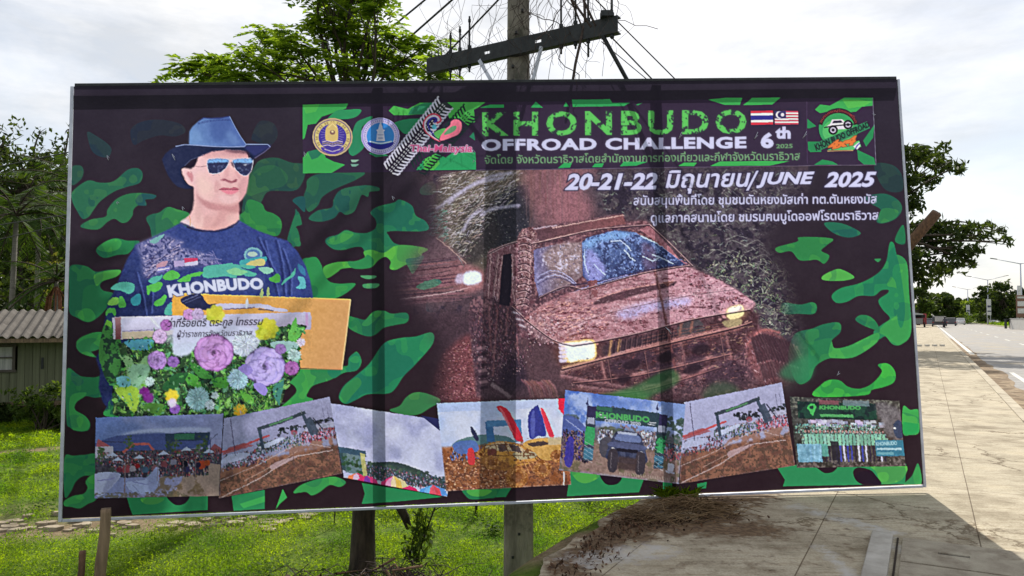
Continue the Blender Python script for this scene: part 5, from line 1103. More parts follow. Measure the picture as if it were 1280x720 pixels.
# bonnet
hood = [(655, 398), (680, 379), (712, 366), (760, 354), (806, 341), (858, 333), (900, 351), (926, 366), (944, 379), (936, 388), (868, 399), (805, 415), (748, 427), (716, 432), (690, 424)]
grad(hood, (150, 104, 106), (182, 138, 148), (660, 0), (900, 0), sm=False, blur=.6, jit=34)
comp(mask([hood], 1), (96, 52, 58), .85, step(NH, .56, .63)*step(N3, .3, .55)); comp(mask([hood], 1), (206, 168, 172), .6, step(NH, .3, .18)+step(N3, .66, .8)*.7)
scatter([(655, 398), (690, 378), (740, 378), (760, 410), (716, 430), (690, 420)], 380, lambda x, y: stroke([(x, y), (x+RN.uniform(2, 6), y-RN.uniform(.2, 2))], RN.uniform(.6, 1.6), vary((96, 48, 52) if RN.random() < .55 else (204, 150, 140), 25), .8))
scatter([(840, 338), (862, 334), (926, 368), (940, 380), (880, 386), (840, 380)], 130, lambda x, y: ell(x, y, RN.uniform(.8, 2.6), RN.uniform(.5, 1.1), vary((112, 60, 70), 18), .8, n=8))
hl = [(770, 392), (800, 380), (845, 374), (862, 373), (858, 380), (815, 388), (785, 398)]
fill(hl, (168, 160, 206), .8, blur=3, tex=step(N3, .35, .55)); fill(hl, (176, 180, 236), .5, blur=3)
fill([(742, 381), (752, 372), (776, 365), (802, 359), (843, 352), (838, 358), (806, 366), (774, 375)], (82, 56, 62), 1, blur=.5)
stroke([(745, 374), (780, 362), (842, 351)], 1.4, (190, 140, 132), .8)
fill([(735, 351), (746, 350), (748, 371), (737, 374)], (118, 74, 76), 1, False); fill([(735, 351), (738, 351), (739, 373), (737, 374)], (90, 54, 60), 1, False)
fill([(828, 352), (842, 352), (834, 359)], (120, 76, 70), .8)
stroke([(716, 432), (748, 427), (805, 415), (868, 399), (937, 388)], 2.2, (86, 52, 58), .9); stroke([(690, 426), (716, 434), (748, 430)], 2, (196, 140, 130), .7)
# grille and bumper
fill([(848, 408), (872, 400), (880, 414), (852, 424)], (70, 64, 66), .9); fill([(755, 432), (800, 421), (840, 414), (842, 425), (800, 436), (760, 446)], (58, 44, 50), .8, blur=1)
for (a, b, w, c) in (((700, 466), (782, 440), 5, (150, 108, 104)), ((782, 440), (928, 408), 7, (146, 96, 92)), ((790, 470), (912, 442), 6, (140, 94, 92)), ((720, 484), (800, 494), 7, (120, 80, 82)), ((800, 488), (900, 458), 8, (132, 86, 86)), ((700, 470), (790, 486), 4, (128, 88, 90)), ((750, 446), (758, 480), 4, (130, 86, 84)), ((850, 428), (860, 470), 4, (128, 84, 84)), ((905, 412), (914, 450), 4, (128, 84, 84))):
    stroke([a, b], w, c, .85, 1.2); stroke([(a[0], a[1]-w*.3), (b[0], b[1]-w*.3)], w*.3, tuple(min(255, q+45) for q in c), .6, .6)
for (x, y, a, b) in ((805, 446, 16, 8), (842, 438, 12, 6), (828, 462, 20, 9), (868, 452, 14, 8), (776, 458, 14, 9), (870, 430, 12, 6), (900, 440, 12, 8), (905, 470, 26, 18)):
    ell(x, y, a, b, (58, 42, 52), .75, -.2, 2)
for x, y0, y1 in ((764, 424, 446), (775, 424, 440), (852, 402, 420), (866, 398, 416)): stroke([(x, y0), (x-3, y1)], 3, (176, 132, 92) if x < 780 else (128, 86, 74), .8, .5)
for k in range(6): stroke([(800+k*3, 424+k*4), (850, 412+k*4), (905, 404+k*3)], 1, (140, 90, 82), .5)
stroke([(818, 338), (826, 372), (836, 420), (842, 452), (848, 484)], 3, (104, 64, 64), .95, .3); stroke([(819, 338), (827, 372), (837, 420)], .8, (150, 104, 100), .8)
scatter([(860, 410), (940, 400), (930, 450), (870, 470)], 160, lambda x, y: stroke([(x, y), (x+RN.uniform(2, 7), y-RN.uniform(0, 3))], RN.uniform(.6, 1.5), vary((170, 132, 110) if RN.random() < .4 else (60, 40, 46), 25), .6))
# lamps
ell(722, 440, 28, 18, (170, 120, 90), .4, -.1, 6)
fill([(703, 429), (720, 426), (740, 424), (745, 432), (743, 449), (722, 452), (709, 453), (703, 446)], (220, 190, 120), 1, blur=.5)
fill([(706, 431), (722, 428), (740, 427), (742, 446), (722, 450), (711, 451)], (214, 224, 252), 1, blur=.7)
for k in range(5): fill([(699, 429+k*5), (708, 429+k*5), (708, 432+k*5), (700, 433+k*5)], (206, 196, 220), .9, blur=.4)
stroke([(703, 460), (730, 453), (756, 449)], 3, (206, 166, 120), .9, .8, w1=1)
ell(920, 392, 15, 10, (160, 120, 80), .5, -.2, 3); fill([(908, 387), (926, 381), (929, 394), (912, 400)], (224, 206, 150), 1, blur=.6); fill([(911, 386), (925, 382), (926, 387), (913, 391)], (244, 240, 236), 1, blur=.6)
for k in range(6): ell(899+RN.uniform(-1, 8), 387+k*2.4, 2.4, 1.6, (206, 150, 150), .9, blur=.4)
fill([(903, 402), (926, 399), (922, 410), (908, 409)], (164, 148, 108), .9, blur=.6)
# wheels
whl = [(930, 425), (945, 412), (965, 414), (985, 430), (1000, 462), (990, 480), (955, 482), (938, 460)]
fill(whl, (112, 70, 72), .95, blur=2, jit=30)
for k in range(34):
    x = 932+k*1.9; stroke([(x, 414+abs(k-10)*.8), (x+12, 438+k*.5), (x+22, 470)], RN.uniform(1, 2.4), vary((150, 104, 104) if k % 2 else (66, 44, 50), 18), .7, .4, sm=True)
fill([(985, 450), (1000, 440), (1010, 480), (980, 490)], (70, 120, 80), .4, blur=5)
stroke([(932, 432), (952, 413), (975, 416)], 2.5, (160, 96, 92), .8, .6, sm=True)
fill([(588, 385), (612, 372), (640, 384), (650, 430), (660, 500), (604, 500), (592, 440)], (62, 46, 54), .85, blur=2)
for k in range(620):
    x = RN.gauss(618, 19); y = RN.uniform(374, 460)
    if x < 586 or x > 664: continue
    stroke([(x, y), (x+RN.uniform(-1.5, 1.5), y+RN.uniform(.5, 4))], RN.uniform(.5, 1.6), vary((146, 106, 110) if RN.random() < .45 else (104, 62, 68), 30), .5)
for k in range(7): stroke([(638+k*2, 386+k*4), (650+k*1.5, 389+k*4)], 2, (176, 168, 178) if k % 2 else (70, 56, 66), .9, .3)
for q in ([(611, 380), (614, 440)], [(622, 384), (616, 470)], [(635, 384), (632, 420)], [(646, 420), (650, 470)]): stroke(q, 1.6, (140, 92, 92), .7, .4)
ell(640, 470, 16, 24, (40, 32, 42), .8, 0, 4); stroke([(614, 480), (624, 486), (638, 497)], 5, (136, 116, 120), .9, .7)
for k in range(12): stroke([(652+k*3, 476+RN.uniform(-2, 2)), (660+k*3, 484), (664+k*3, 497)], 2, vary((146, 96, 92), 20), .7, .6, sm=True)
scatter([(588, 425), (660, 425), (662, 470), (592, 478)], 180, lambda x, y: ell(x, y, RN.uniform(.3, 1.0), None, vary((170, 140, 144), 40), .6, n=6))
comp(mask([[(600, 480), (700, 486), (1000, 470), (1000, 505), (600, 505)]], 6), (60, 46, 48), .45)
def specks(poly_, n, cols, smin=.5, smax=1.8, al=.8, ang=None, ln=(0, 0)):
    def one(x, y):
        c = vary(RN.choice(cols), 22); r_ = RN.uniform(smin, smax)
        if ang is None: ell(x, y, r_, r_*RN.uniform(.5, .9), c, al, RN.uniform(0, 3), n=7)
        else:
            a = ang+RN.gauss(0, .3); q = RN.uniform(*ln); stroke([(x, y), (x+math.cos(a)*q, y+math.sin(a)*q)], r_, c, al, w1=.3)
    scatter(poly_, n, one)
HI, LO = [(206, 172, 176), (190, 150, 150), (214, 190, 200)], [(52, 32, 42), (70, 42, 50), (40, 28, 38)]
specks(hood, 520, HI, .4, 1.2, .5, -.28, (1, 5)); specks(hood, 420, LO, .4, 1.2, .55, -.28, (1, 4))
specks([(842, 336), (900, 352), (940, 380), (880, 384), (820, 392)], 130, LO, .7, 1.8, .6)
specks([(590, 372), (660, 372), (668, 460), (590, 470)], 200, [(150, 112, 116), (130, 88, 92)], .4, 1.1, .4, 1.45, (1, 6)); specks([(590, 372), (660, 372), (668, 460), (590, 470)], 420, LO, .5, 1.4, .6, 1.5, (1, 7))
specks([(655, 385), (700, 400), (700, 430), (660, 432)], 240, HI+LO, .6, 1.6, .7)
specks([(612, 312), (668, 286), (664, 370), (606, 374)], 300, HI+LO, .4, 1.3, .7, 1.5, (1, 5))
specks([(700, 456), (940, 400), (940, 470), (860, 495), (720, 498)], 520, LO, .6, 2.2, .5, -.2, (1, 7)); specks([(700, 456), (940, 400), (940, 470), (860, 495), (720, 498)], 420, [(150, 100, 94), (170, 124, 110), (134, 84, 80)], .4, 1.3, .55, -.25, (1, 7))
specks([(672, 310), (727, 303), (727, 345), (690, 362)], 240, [(196, 190, 210), (160, 150, 170), (90, 80, 100)], .4, 1.2, .6)
specks(pane, 300, [(170, 190, 236), (140, 166, 220), (190, 200, 236)], .35, 1.0, .5); specks(pane, 240, [(30, 36, 80), (40, 50, 100)], .5, 1.5, .6)
fill([(700, 404), (760, 384), (830, 366), (900, 358), (920, 366), (840, 380), (760, 402), (710, 420)], (206, 178, 184), .35, blur=4, tex=step(N3, .35, .6))
fill([(690, 376), (730, 364), (800, 348), (840, 343), (790, 358), (720, 378)], (196, 166, 168), .4, blur=2, tex=step(N3, .4, .6)); fill([(650, 400), (690, 390), (700, 420), (680, 428), (660, 414)], (186, 150, 150), .4, blur=2, tex=step(N8, .4, .55))
comp(mask([hood], 1), (84, 50, 58), .35, step(N8, .58, .68)*step(N3, .4, .6))
specks(whl, 200, HI+LO, .4, 1.2, .5, 1.0, (2, 9))
texture([(500, 208), (1008, 208), (1008, 508), (500, 508)], 0.5, 22, 3, 5, 7)
def pair(q, w=1.2, a=.75, lt=(206, 170, 166), dk=(44, 30, 38)):
    stroke(q, w, dk, a, sm=True); stroke([(x, y-w*.8) for x, y in q], w*.6, lt, a*.8, sm=True)
pair([(716, 433), (748, 428), (805, 416), (868, 400), (938, 388)], 1.8); pair([(655, 399), (690, 425), (716, 433)], 1.5); pair([(728, 363), (806, 342), (862, 333)], 1.4, .8); pair([(674, 373), (706, 359), (728, 363)], 1.4)
pair([(664, 306), (700, 298), (745, 288), (812, 282)], 1.4); pair([(812, 282), (838, 306), (866, 334)], 1.6); pair([(727, 303), (728, 346)], 1.0, .6); pair([(700, 414), (760, 392), (850, 372), (920, 362)], .9, .4); pair([(640, 384), (655, 398)], 1.4)
for k in range(13): x = 762+k*6.6; stroke([(x, 428-k*1.5), (x-1.5, 443-k*1.5)], 1.3, (38, 26, 34), .5); stroke([(x+2, 428-k*1.5), (x+.5, 443-k*1.5)], .7, (150, 108, 104), .35)
pair([(702, 463), (782, 443), (910, 413), (940, 404)], 2.2, .8, (190, 140, 130)); pair([(716, 480), (800, 470), (912, 444)], 1.8, .7, (176, 126, 118)); pair([(720, 492), (800, 490), (902, 460)], 1.6, .6, (160, 112, 106))
for x, y in ((760, 452), (806, 442), (852, 430), (900, 419)): pair([(x, y), (x+6, y+34)], 1.6, .6, (170, 120, 112))
for (x, y, a, b) in ((790, 456, 11, 6), (832, 447, 12, 6), (876, 437, 11, 6), (822, 474, 13, 6), (866, 462, 12, 6), (780, 474, 9, 5)): ell(x, y, a, b, (36, 25, 32), .8, -.24, .8)
for k in range(13):
    t_ = k/12; x = 938+t_*46; y = 418+abs(t_-.3)*14; fill([(x, y), (x+4, y-2), (x+13+t_*6, y+30), (x+9+t_*6, y+33)], (48, 32, 38), .7, False, .3); fill([(x+12, y+34), (x+16, y+32), (x+20, y+52), (x+16, y+54)], (56, 38, 42), .6, False, .4)
for k in range(9): y = 428+k*7; fill([(594+k*.6, y), (606+k*.4, y-2), (608+k*.4, y+1.5), (596+k*.6, y+3)], (150, 116, 120) if k % 2 else (36, 26, 34), .6, False, .4)
for k in range(11): y = 296+k*8.4; stroke([(648-k*.2, y+2), (656, y), (664-k*.3, y+3)], 1.2, (44, 30, 38), .7, sm=True); stroke([(648-k*.2, y+3.6), (656, y+1.6), (664-k*.3, y+4.6)], .8, (196, 164, 166), .6, sm=True)
fill([(629, 319), (639, 317), (640, 350), (637, 383), (624, 381), (626, 350)], (34, 28, 38), .9, False); pair([(612, 320), (607, 372)], 1.2, .6); pair([(622, 316), (616, 374)], 1, .6); pair([(610, 318), (628, 309), (647, 303)], 1.4, .8)
fill([(590, 374), (612, 370), (614, 384), (592, 390)], (128, 92, 96), .8, True, .5, step(N3, .35, .6))
k_ = sl(mask([[(500, 205), (1010, 205), (1010, 505), (500, 505)]])); CAN[k_] = CAN[k_]*np.array((1.08, 1.08, 1.10), np.float32)+np.array((3, 3, 6), np.float32)
# fade of that photograph into the ground
fade = mask([smooth([(560, 200), (1000, 200), (985, 250), (950, 300), (975, 345), (985, 390), (1000, 440), (990, 475), (940, 500), (800, 512), (600, 512), (552, 505), (558, 440), (530, 392), (508, 360), (520, 320), (552, 290), (545, 250)])], 13)
full = np.zeros((CH, CW), np.float32); full[sl(fade)] = fade[0]
CAN[:] = saved+(CAN-saved)*full[..., None]
fill([(740, 498), (790, 484), (835, 462), (850, 472), (840, 484), (810, 497), (790, 506)], (58, 128, 70), .55, blur=2); fill([(770, 492), (800, 488), (815, 500), (780, 506)], (60, 130, 70), .4, blur=3)
fill([(878, 497), (890, 480), (910, 478), (925, 490), (910, 505)], (64, 112, 74), .4, blur=3)
fill([(985, 455), (1015, 445), (1015, 470), (1000, 477), (975, 470)], (50, 130, 88), .6, blur=3)

# ---- title block
def zp(z, col, *p, **k): fill(Z(*z, *p), col, k.get('alpha', 1), k.get('sm', False), k.get('blur', 0))
HD = (54, 42, 64)
fill([(378.5, 131), (1091, 122.5), (1095, 206.5), (379, 217)], HD, 1, False)
zp(K_, G2, 35,165, 262,160, 250,185, 190,205, 130,225, 100,260, 60,265, 45,330, 35,340); zp(K_, G3, 36,166, 120,162, 100,200, 50,210, alpha=.7)
zp(K_, (50,142,94), 150,250, 200,197, 260,190, 326,190, 310,220, 270,235, 200,240, sm=True); zp(K_, (48,130,95), 265,400, 275,340, 300,260, 340,235, 382,223, 375,247, 330,280, 345,330, 340,380, 290,420, sm=True)
zp(K_, (76,172,82), 465,195, 490,170, 560,187, 620,156, 900,152, 948,153, 910,180, 890,190, 897,250, 860,268, 820,232, 770,237, 760,217, 640,212, 560,217, 490,217)
zp(K_, (46,128,92), 560,215, 580,180, 640,157, 705,155, 690,190, 640,212); zp(K_, (46,132,95), 490,260, 540,240, 600,235, 645,240, 590,300, 545,310, 520,290, sm=True)
zp(K_, G2, 36,430, 60,400, 110,388, 140,400, 150,430, 190,450, 247,465, 180,506, 36,508); zp(K_, GT, 60,400, 110,388, 140,400, 110,430, 80,440)
zp(K_, (46,150,95), 600,492, 640,440, 700,410, 750,430, 780,408, 830,405, 898,403, 903,490, 760,492); zp(K_, (84,180,84), 640,440, 700,410, 720,460, 690,492, 640,492)
zp(K_, (48,130,95), 365,408, 420,395, 462,420, 400,427); zp(K_, GT, 868,325, 890,300, 897,345)
zp(K_, (130,160,150), 275,440, 318,440, 300,452, 280,452); zp(K_, (110,150,140), 275,462, 318,462, 300,474, 280,474)
fill([(595, 139), (1008, 127), (1010, 207), (595, 212)], HD, 1, False)
for q in ((80,180, 130,165, 200,165, 200,180), (335,180, 360,150, 395,180), (498,175, 510,152, 525,175), (540,140, 730,138, 742,156, 832,155, 800,172, 545,176), (860,165, 895,155, 870,168), (470,482, 500,457, 540,457, 530,480), (640,478, 655,460, 700,458, 690,478), (780,472, 800,450, 920,450, 860,470)):
    zp(L_, (52,150,88), *q)
for q in ((180,140, 270,130, 352,130, 340,166, 265,166), (382,148, 400,131, 542,130, 500,165, 355,167), (30,472, 60,455, 125,455, 110,472), (190,472, 240,449, 590,447, 490,470)):
    zp(M_, (62,160,84), *q)
# right emblem block
for q in ((715,190, 740,165, 790,170, 860,131, 1003,131, 1003,170, 950,175, 920,200, 850,205, 800,195, 740,207), (677,235, 722,272, 690,282, 677,282), (680,350, 745,350, 745,402, 690,402, 680,390), (955,345, 1012,265, 1005,330, 970,375), (708,467, 750,440, 800,450, 830,467), (925,390, 1010,430, 1018,464, 960,464, 930,440)):
    zp(M_, G1 if q[0] != 715 else G2, *q)
zp(M_, G3, 850,140, 930,140, 1000,150, 960,172, 880,185)
stroke([(1091, 122.5), (1095, 206.5)], .7, (150, 150, 170), .6); stroke([(595, 213), (1095, 206.5)], .7, (140, 130, 150), .5); stroke([(1008.5, 127), (1009, 205)], .7, (76, 60, 90), .9)
# tyre tracks
for (a, b, lite) in (((470, 497), (752, 150), True), ((604, 492), (884, 185), False)):
    a = np.array(a, float); b = np.array(b, float); d = (b-a)/np.linalg.norm(b-a); n = np.array([-d[1], d[0]]); L = np.linalg.norm(b-a)
    if lite: fill(Z(*K_, *(a-n*40), *(b-n*40), *(b+n*44), *(a+n*44)), (46, 38, 58), .85, False)
    cb = (196, 194, 218) if lite else (36, 50, 54)
    for i in range(int(L/19)):
        p = a+d*(i*19)
        for sd in (-1, 1):
            q0 = p+n*sd*16; q1 = p+n*sd*46+d*14
            stroke(Z(*K_, *q0, *q1), 1.7, cb, .95, w1=2.6); stroke(Z(*K_, *q1, *(q1+d*12)), 2.0, cb, .9)
        stroke(Z(*K_, *(p-n*4), *(p-n*4+d*10)), 1.3, cb, .95); stroke(Z(*K_, *(p+n*7), *(p+n*7+d*10)), 1.3, cb, .95)
# gold round emblem
cx, cy = 416, 171.8
ell(cx, cy, 25.2, 23.8, (186, 164, 130)); ell(cx, cy, 23.4, 22, (92, 76, 130)); ell(cx, cy, 22.4, 21, (196, 178, 120)); ell(cx, cy, 17.5, 16.6, (74, 62, 150))
for k in range(46):
    a = k/46*6.283; stroke([(cx+18.3*math.cos(a), cy+17.4*math.sin(a)), (cx+21.2*math.cos(a), cy+20*math.sin(a))], 1.0, (120, 92, 96) if k % 3 else (214, 200, 150), .8)
for k in range(24):
    a = k/24*6.283; stroke([(cx+8*math.cos(a), cy-3+8*math.sin(a)), (cx+15*math.cos(a), cy-3+14*math.sin(a))], .6, (150, 140, 200), .7)
fill(Z(*K_, 150,340, 150,290, 165,265, 185,250, 205,270, 212,300, 208,345, 180,350), (206, 180, 120), 1); ell(cx, 166, 3.4, 3, (120, 84, 90), .8); ell(cx, 165, 1.5, 1.4, (220, 200, 150)); stroke([(411, 160), (416, 155), (421, 160)], 1, (236, 216, 150), .9)
for k in range(3): stroke([(403, 178+k*2.6), (410, 176.5+k*2.6), (416, 178+k*2.6), (422, 176.5+k*2.6), (429, 178+k*2.6)], 1, (206, 190, 200) if k != 1 else (170, 150, 110), .9, sm=True)
fill([(402, 184), (409, 187), (416, 188), (423, 187), (430, 184), (428, 189), (416, 193), (404, 189)], (84, 64, 160)); stroke([(406, 187), (416, 190), (426, 187)], .9, (214, 204, 200), .8)
# blue round emblem
cx, cy = 475.8, 170.5
ell(cx, cy, 24.2, 23.2, (176, 172, 222)); ell(cx, cy, 22.9, 22, (108, 100, 180)); ell(cx, cy, 22.2, 21.3, (190, 186, 228)); ell(cx, cy, 17.3, 16.8, (66, 140, 216))
for k in range(50):
    a = k/50*6.283; stroke([(cx+18.6*math.cos(a), cy+18*math.sin(a)), (cx+21*math.cos(a), cy+20.2*math.sin(a))], .9, (106, 100, 176), .7)
fill([(460, 178), (476, 181), (492, 178), (488, 184), (476, 187.3), (464, 184)], (56, 58, 158))
fill([(470.5, 176.5), (472, 165), (470.5, 163), (473, 162), (474, 158), (476, 152), (478, 158), (479, 162), (481.5, 163), (480, 165), (481.5, 176.5)], (206, 214, 236), 1, False)
stroke([(472, 169), (480, 169)], .8, (110, 130, 190)); stroke([(473, 173), (479, 173)], .8, (110, 130, 190)); stroke([(462, 177), (476, 179.5), (490, 177)], 1.3, (230, 234, 244), .9, sm=True)
# heart swoosh
stroke(Z(*K_, 690,265, 715,255, 712,232, 690,222, 660,235, 645,265, 655,300, 690,330, 715,345), 3.6, (206, 190, 214), 1, w1=1.2, sm=True)
stroke(Z(*K_, 705,258, 725,245, 715,222, 685,212, 655,228, 638,262, 650,302, 690,335, 722,350), 2.6, (196, 74, 100), 1, w1=1.0, sm=True)
stroke(Z(*K_, 690,252, 702,246, 700,234, 684,232, 668,244, 662,264, 672,295, 700,325), 3.2, (62, 56, 150), 1, w1=1.4, sm=True)
fill(Z(*K_, 722,345, 735,300, 770,270, 776,250, 800,238, 825,250, 830,280, 815,310, 780,328), (222, 116, 140)); fill(Z(*K_, 740,315, 770,280, 800,270, 800,290, 770,310), (92, 150, 110), .9)
fill(Z(*K_, 680,275, 695,262, 705,282, 690,290), (90, 180, 205), .9); fill(Z(*K_, 690,310, 720,290, 750,285, 725,320, 712,335), (96, 176, 96), .9)
# flags
def quadmap(q):
    q = [np.array(p, float) for p in q]
    return lambda u, v: tuple((q[0]*(1-u)+q[1]*u)*(1-v)+(q[3]*(1-u)+q[2]*u)*v)
def rect(m, u0, v0, u1, v1, col, alpha=1.0, blur=0, jit=0, tex=None): fill([m(u0, v0), m(u1, v0), m(u1, v1), m(u0, v1)], col, alpha, False, blur, tex, jit)
fm = quadmap(Z(*M_, 393,197, 503,196, 504,265, 394,267))
for v0, v1, c in ((0, .17, (196, 58, 78)), (.17, .34, (216, 212, 234)), (.34, .66, (60, 58, 142)), (.66, .83, (216, 212, 234)), (.83, 1, (196, 58, 78))): rect(fm, 0, v0, 1, v1, c)
fm = quadmap(Z(*M_, 512,198, 630,197, 632,263, 513,265))
for k in range(9): rect(fm, 0, k/9, 1, (k+1)/9, (190, 70, 96) if k % 2 == 0 else (216, 206, 226))
rect(fm, 0, 0, .48, .55, (62, 54, 104)); c0 = fm(.2, .28); ell(c0[0], c0[1], 4.6, 4.4, (206, 200, 214)); ell(c0[0]+1.6, c0[1], 4, 3.8, (62, 54, 104)); c0 = fm(.33, .28); ell(c0[0], c0[1], 2.2, 2.2, (206, 200, 214))
# four-wheel emblem
cx, cy = 1048, 161
ell(cx, cy, 25, 23.5, (58, 148, 92)); ell(cx, cy+4, 20, 16, (84, 176, 104))
a = np.linspace(math.pi*1.06, math.pi*1.94, 14); stroke([(cx+23*math.cos(t), cy-1+21*math.sin(t)) for t in a], 5.6, (52, 36, 44))
ring(cx, cy, 25.5, 1.2, (40, 44, 56))
fill(Z(*M_, 770,275, 790,262, 800,240, 850,238, 865,252, 905,262, 900,285, 800,290), (206, 204, 220), 1, False); fill(Z(*M_, 800,258, 808,245, 845,243, 855,256), (50, 48, 70), 1, False)
for q in ((805, 292), (880, 265)):
    p = Z(*M_, *q)[0]; ell(*p, 6, 6, (38, 32, 44)); ell(*p, 3.6, 3.6, (176, 172, 190)); ell(*p, 2, 2, (44, 38, 50))
stroke(Z(*M_, 760,280, 800,272, 910,262), 1.6, (44, 40, 52))
zp(M_, (52,130,92), 708,362, 975,248, 990,282, 722,402); zp(M_, (90,180,110), 775,392, 935,345, 945,375, 900,392, sm=False); zp(M_, (206,204,224), 905,375, 935,352, 940,372, 925,390)
stroke(Z(*M_, 915,388, 925,370, 938,358), 1.5, (66,58,160)); stroke(Z(*M_, 775,398, 905,394), 1, (200,170,110), .8)

# ---- portrait of the man in the blue hat
def A8(*p): return Z(195, 140, 8, *p)
def B8(*p): return Z(195, 200, 8, *p)
shirt = Z(*B, 665,115, 700,140, 760,158, 850,160, 920,140, 960,105, 1040,150, 1120,180, 1200,205, 1250,260, 1290,330, 1312,400, 1326,480, 1330,760, 1180,900, 600,1060, 320,1070, 275,1010, 255,940, 262,860, 240,790, 270,740, 275,690, 285,600, 300,520, 340,440, 370,360, 400,290, 440,225, 520,190, 600,150)
grad(shirt, (58, 72, 136), (36, 46, 92), (250, 290), (180, 420), sm=False, blur=.4, jit=16)
for q in ([(330, 300), (340, 340), (352, 390)], [(322, 296), (338, 330), (350, 352)], [(352, 310), (362, 340), (362, 370)], [(170, 340), (178, 370), (182, 395)], [(186, 330), (190, 360), (188, 392)], [(345, 300), (352, 330), (356, 370)]):
    stroke(q, 3.4, (34, 42, 92), .8, .9, sm=True); stroke([(x+2.4, y) for x, y in q], 1.6, (98, 116, 190), .7, .6, sm=True)
# mud-splash print
spl = Z(130, 270, 8, 330,300, 420,250, 500,215, 600,190, 720,240, 800,260, 760,320, 900,350, 1060,400, 1130,450, 1080,500, 900,500, 760,530, 640,560, 520,590, 440,620, 400,600, 385,500, 370,400)
fill(spl, (150, 144, 190), .7, blur=2.5); comp(mask([spl], 1.5), (48, 54, 104), .8, step(N3, .5, .62)); comp(mask([spl], 1.5), (198, 186, 214), .8, step(N3, .3, .2)*step(N8, .3, .55))
for k in range(60):
    x = RN.uniform(178, 222); y = 345-(x-178)*.7+RN.uniform(-16, 8); stroke([(x, y), (x+RN.uniform(3, 8), y-RN.uniform(1, 5))], RN.uniform(.6, 1.4), (50, 46, 90) if k % 2 else (186, 172, 206), .7)
for k in range(22):
    x = RN.uniform(225, 275); stroke([(x, 318+RN.uniform(-6, 14)), (x+9, 322+RN.uniform(-4, 12))], .8, (158, 150, 200), .6)
fill(Z(130, 270, 8, 460,250, 590,185, 600,200, 560,240, 540,265, 490,275), (120, 176, 176), .9)
fill(Z(130, 270, 8, 530,490, 620,450, 640,470, 560,560), (196, 150, 170), .9); rect(quadmap(Z(130, 270, 8, 700,450, 805,445, 808,500, 705,510)), 0, 0, 1, 1, (176, 160, 206)); rect(quadmap(Z(130, 270, 8, 805,425, 940,420, 942,450, 808,470)), 0, 0, 1, 1, (198, 70, 110)); rect(quadmap(Z(130, 270, 8, 808,470, 942,450, 944,485, 812,505)), 0, 0, 1, 1, (196, 190, 222)); rect(quadmap(Z(130, 270, 8, 535,520, 660,500, 662,540, 540,565)), 0, 0, 1, 1, (120, 120, 190)); rect(quadmap(Z(130, 270, 8, 537,535, 660,515, 661,527, 538,550)), 0, 0, 1, 1, (206, 200, 226))
# shirt camouflage
TL_, TG = (86, 172, 160), (88, 178, 84)
for col, p in ((TL_, (1000,520, 1080,495, 1200,485, 1300,480, 1330,620, 1200,600, 1020,620)), (TG, (590,610, 640,560, 700,545, 760,580, 750,620, 680,645, 620,640)), (TG, (740,650, 800,610, 900,570, 1000,560, 960,600, 880,610, 860,650, 780,660)), (TL_, (450,650, 500,610, 560,600, 590,590, 570,640, 500,680)), (TG, (430,720, 470,690, 570,660, 590,690, 560,740, 500,760))):
    fill(Z(130, 270, 8, *p), col)
for col, p in ((TL_, (50,540, 120,500, 250,485, 380,485, 420,520, 480,545, 565,575, 550,600, 480,605, 420,590, 300,600, 50,615)), ((130,196,150), (270,550, 350,520, 420,540, 480,560, 420,590, 330,590)), (TL_, (400,500, 440,480, 560,505, 520,530, 450,525)), ((140,196,180), (590,520, 650,510, 720,525, 730,560, 660,580, 610,550)), (TG, (690,630, 740,600, 770,575, 800,600, 800,660, 740,665)), (TL_, (840,640, 900,600, 960,520, 940,600, 880,640, 820,690)), ((96,176,190), (980,610, 1040,620, 1055,720, 960,720, 1000,680)), ((60,120,160), (980,480, 1040,520, 1055,600, 1000,560))):
    fill(Z(250, 270, 8, *p), col)
for col, p in ((TL_, (150,90, 250,20, 380,40, 380,110, 330,140, 260,110)), ((60,150,170), (360,180, 440,140, 450,230, 390,260, 355,230)), (TG, (515,60, 560,70, 600,30, 650,25, 640,70, 560,100, 530,150, 515,120)), (TG, (590,220, 640,190, 690,150, 710,170, 680,240, 620,260, 585,250)), (TL_, (690,340, 720,250, 770,230, 780,340)), (TG, (235,170, 270,170, 300,230, 290,270, 230,270)), ((130,196,90), (120,250, 160,180, 225,180, 215,245)), (TG, (100,330, 130,285, 195,290, 195,350, 150,370, 110,360)), ((110,176,70), (85,480, 110,400, 160,430, 150,520, 90,530)), ((40,70,110), (120,340, 160,330, 190,380, 150,410, 110,390))):
    fill(Z(120, 350, 8, *p), col)
arm = Z(*C_, 235,180, 290,240, 300,360, 270,420, 235,400, 210,330, 205,290, 215,220)
fill(arm, (66, 128, 66), 1); comp(mask([smooth(arm)]), (34, 58, 50), .9, step(N8, .5, .56)); comp(mask([smooth(arm)]), (110, 176, 90), .8, step(N30, .5, .6)*step(N8, .4, .3))
arm = Z(*C_, 232,545, 240,500, 270,440, 300,430, 340,470, 370,545); fill(arm, (42, 100, 76)); comp(mask([smooth(arm)]), (60, 160, 86), .9, step(N8, .5, .58)); comp(mask([smooth(arm)]), (36, 60, 90), .8, step(N8, .42, .36))
# chest badge on the shirt
ell(317, 319, 11.5, 9.6, (120, 170, 186)); ell(317, 319, 9, 7.4, (84, 120, 176)); ell(316, 318, 6, 3.4, (170, 196, 190)); fill(Z(250, 270, 8, 400,465, 430,440, 620,410, 670,410, 640,470, 420,490), (70, 160, 170)); fill(Z(250, 270, 8, 470,480, 520,450, 640,430, 640,495, 480,495), (196, 190, 130))
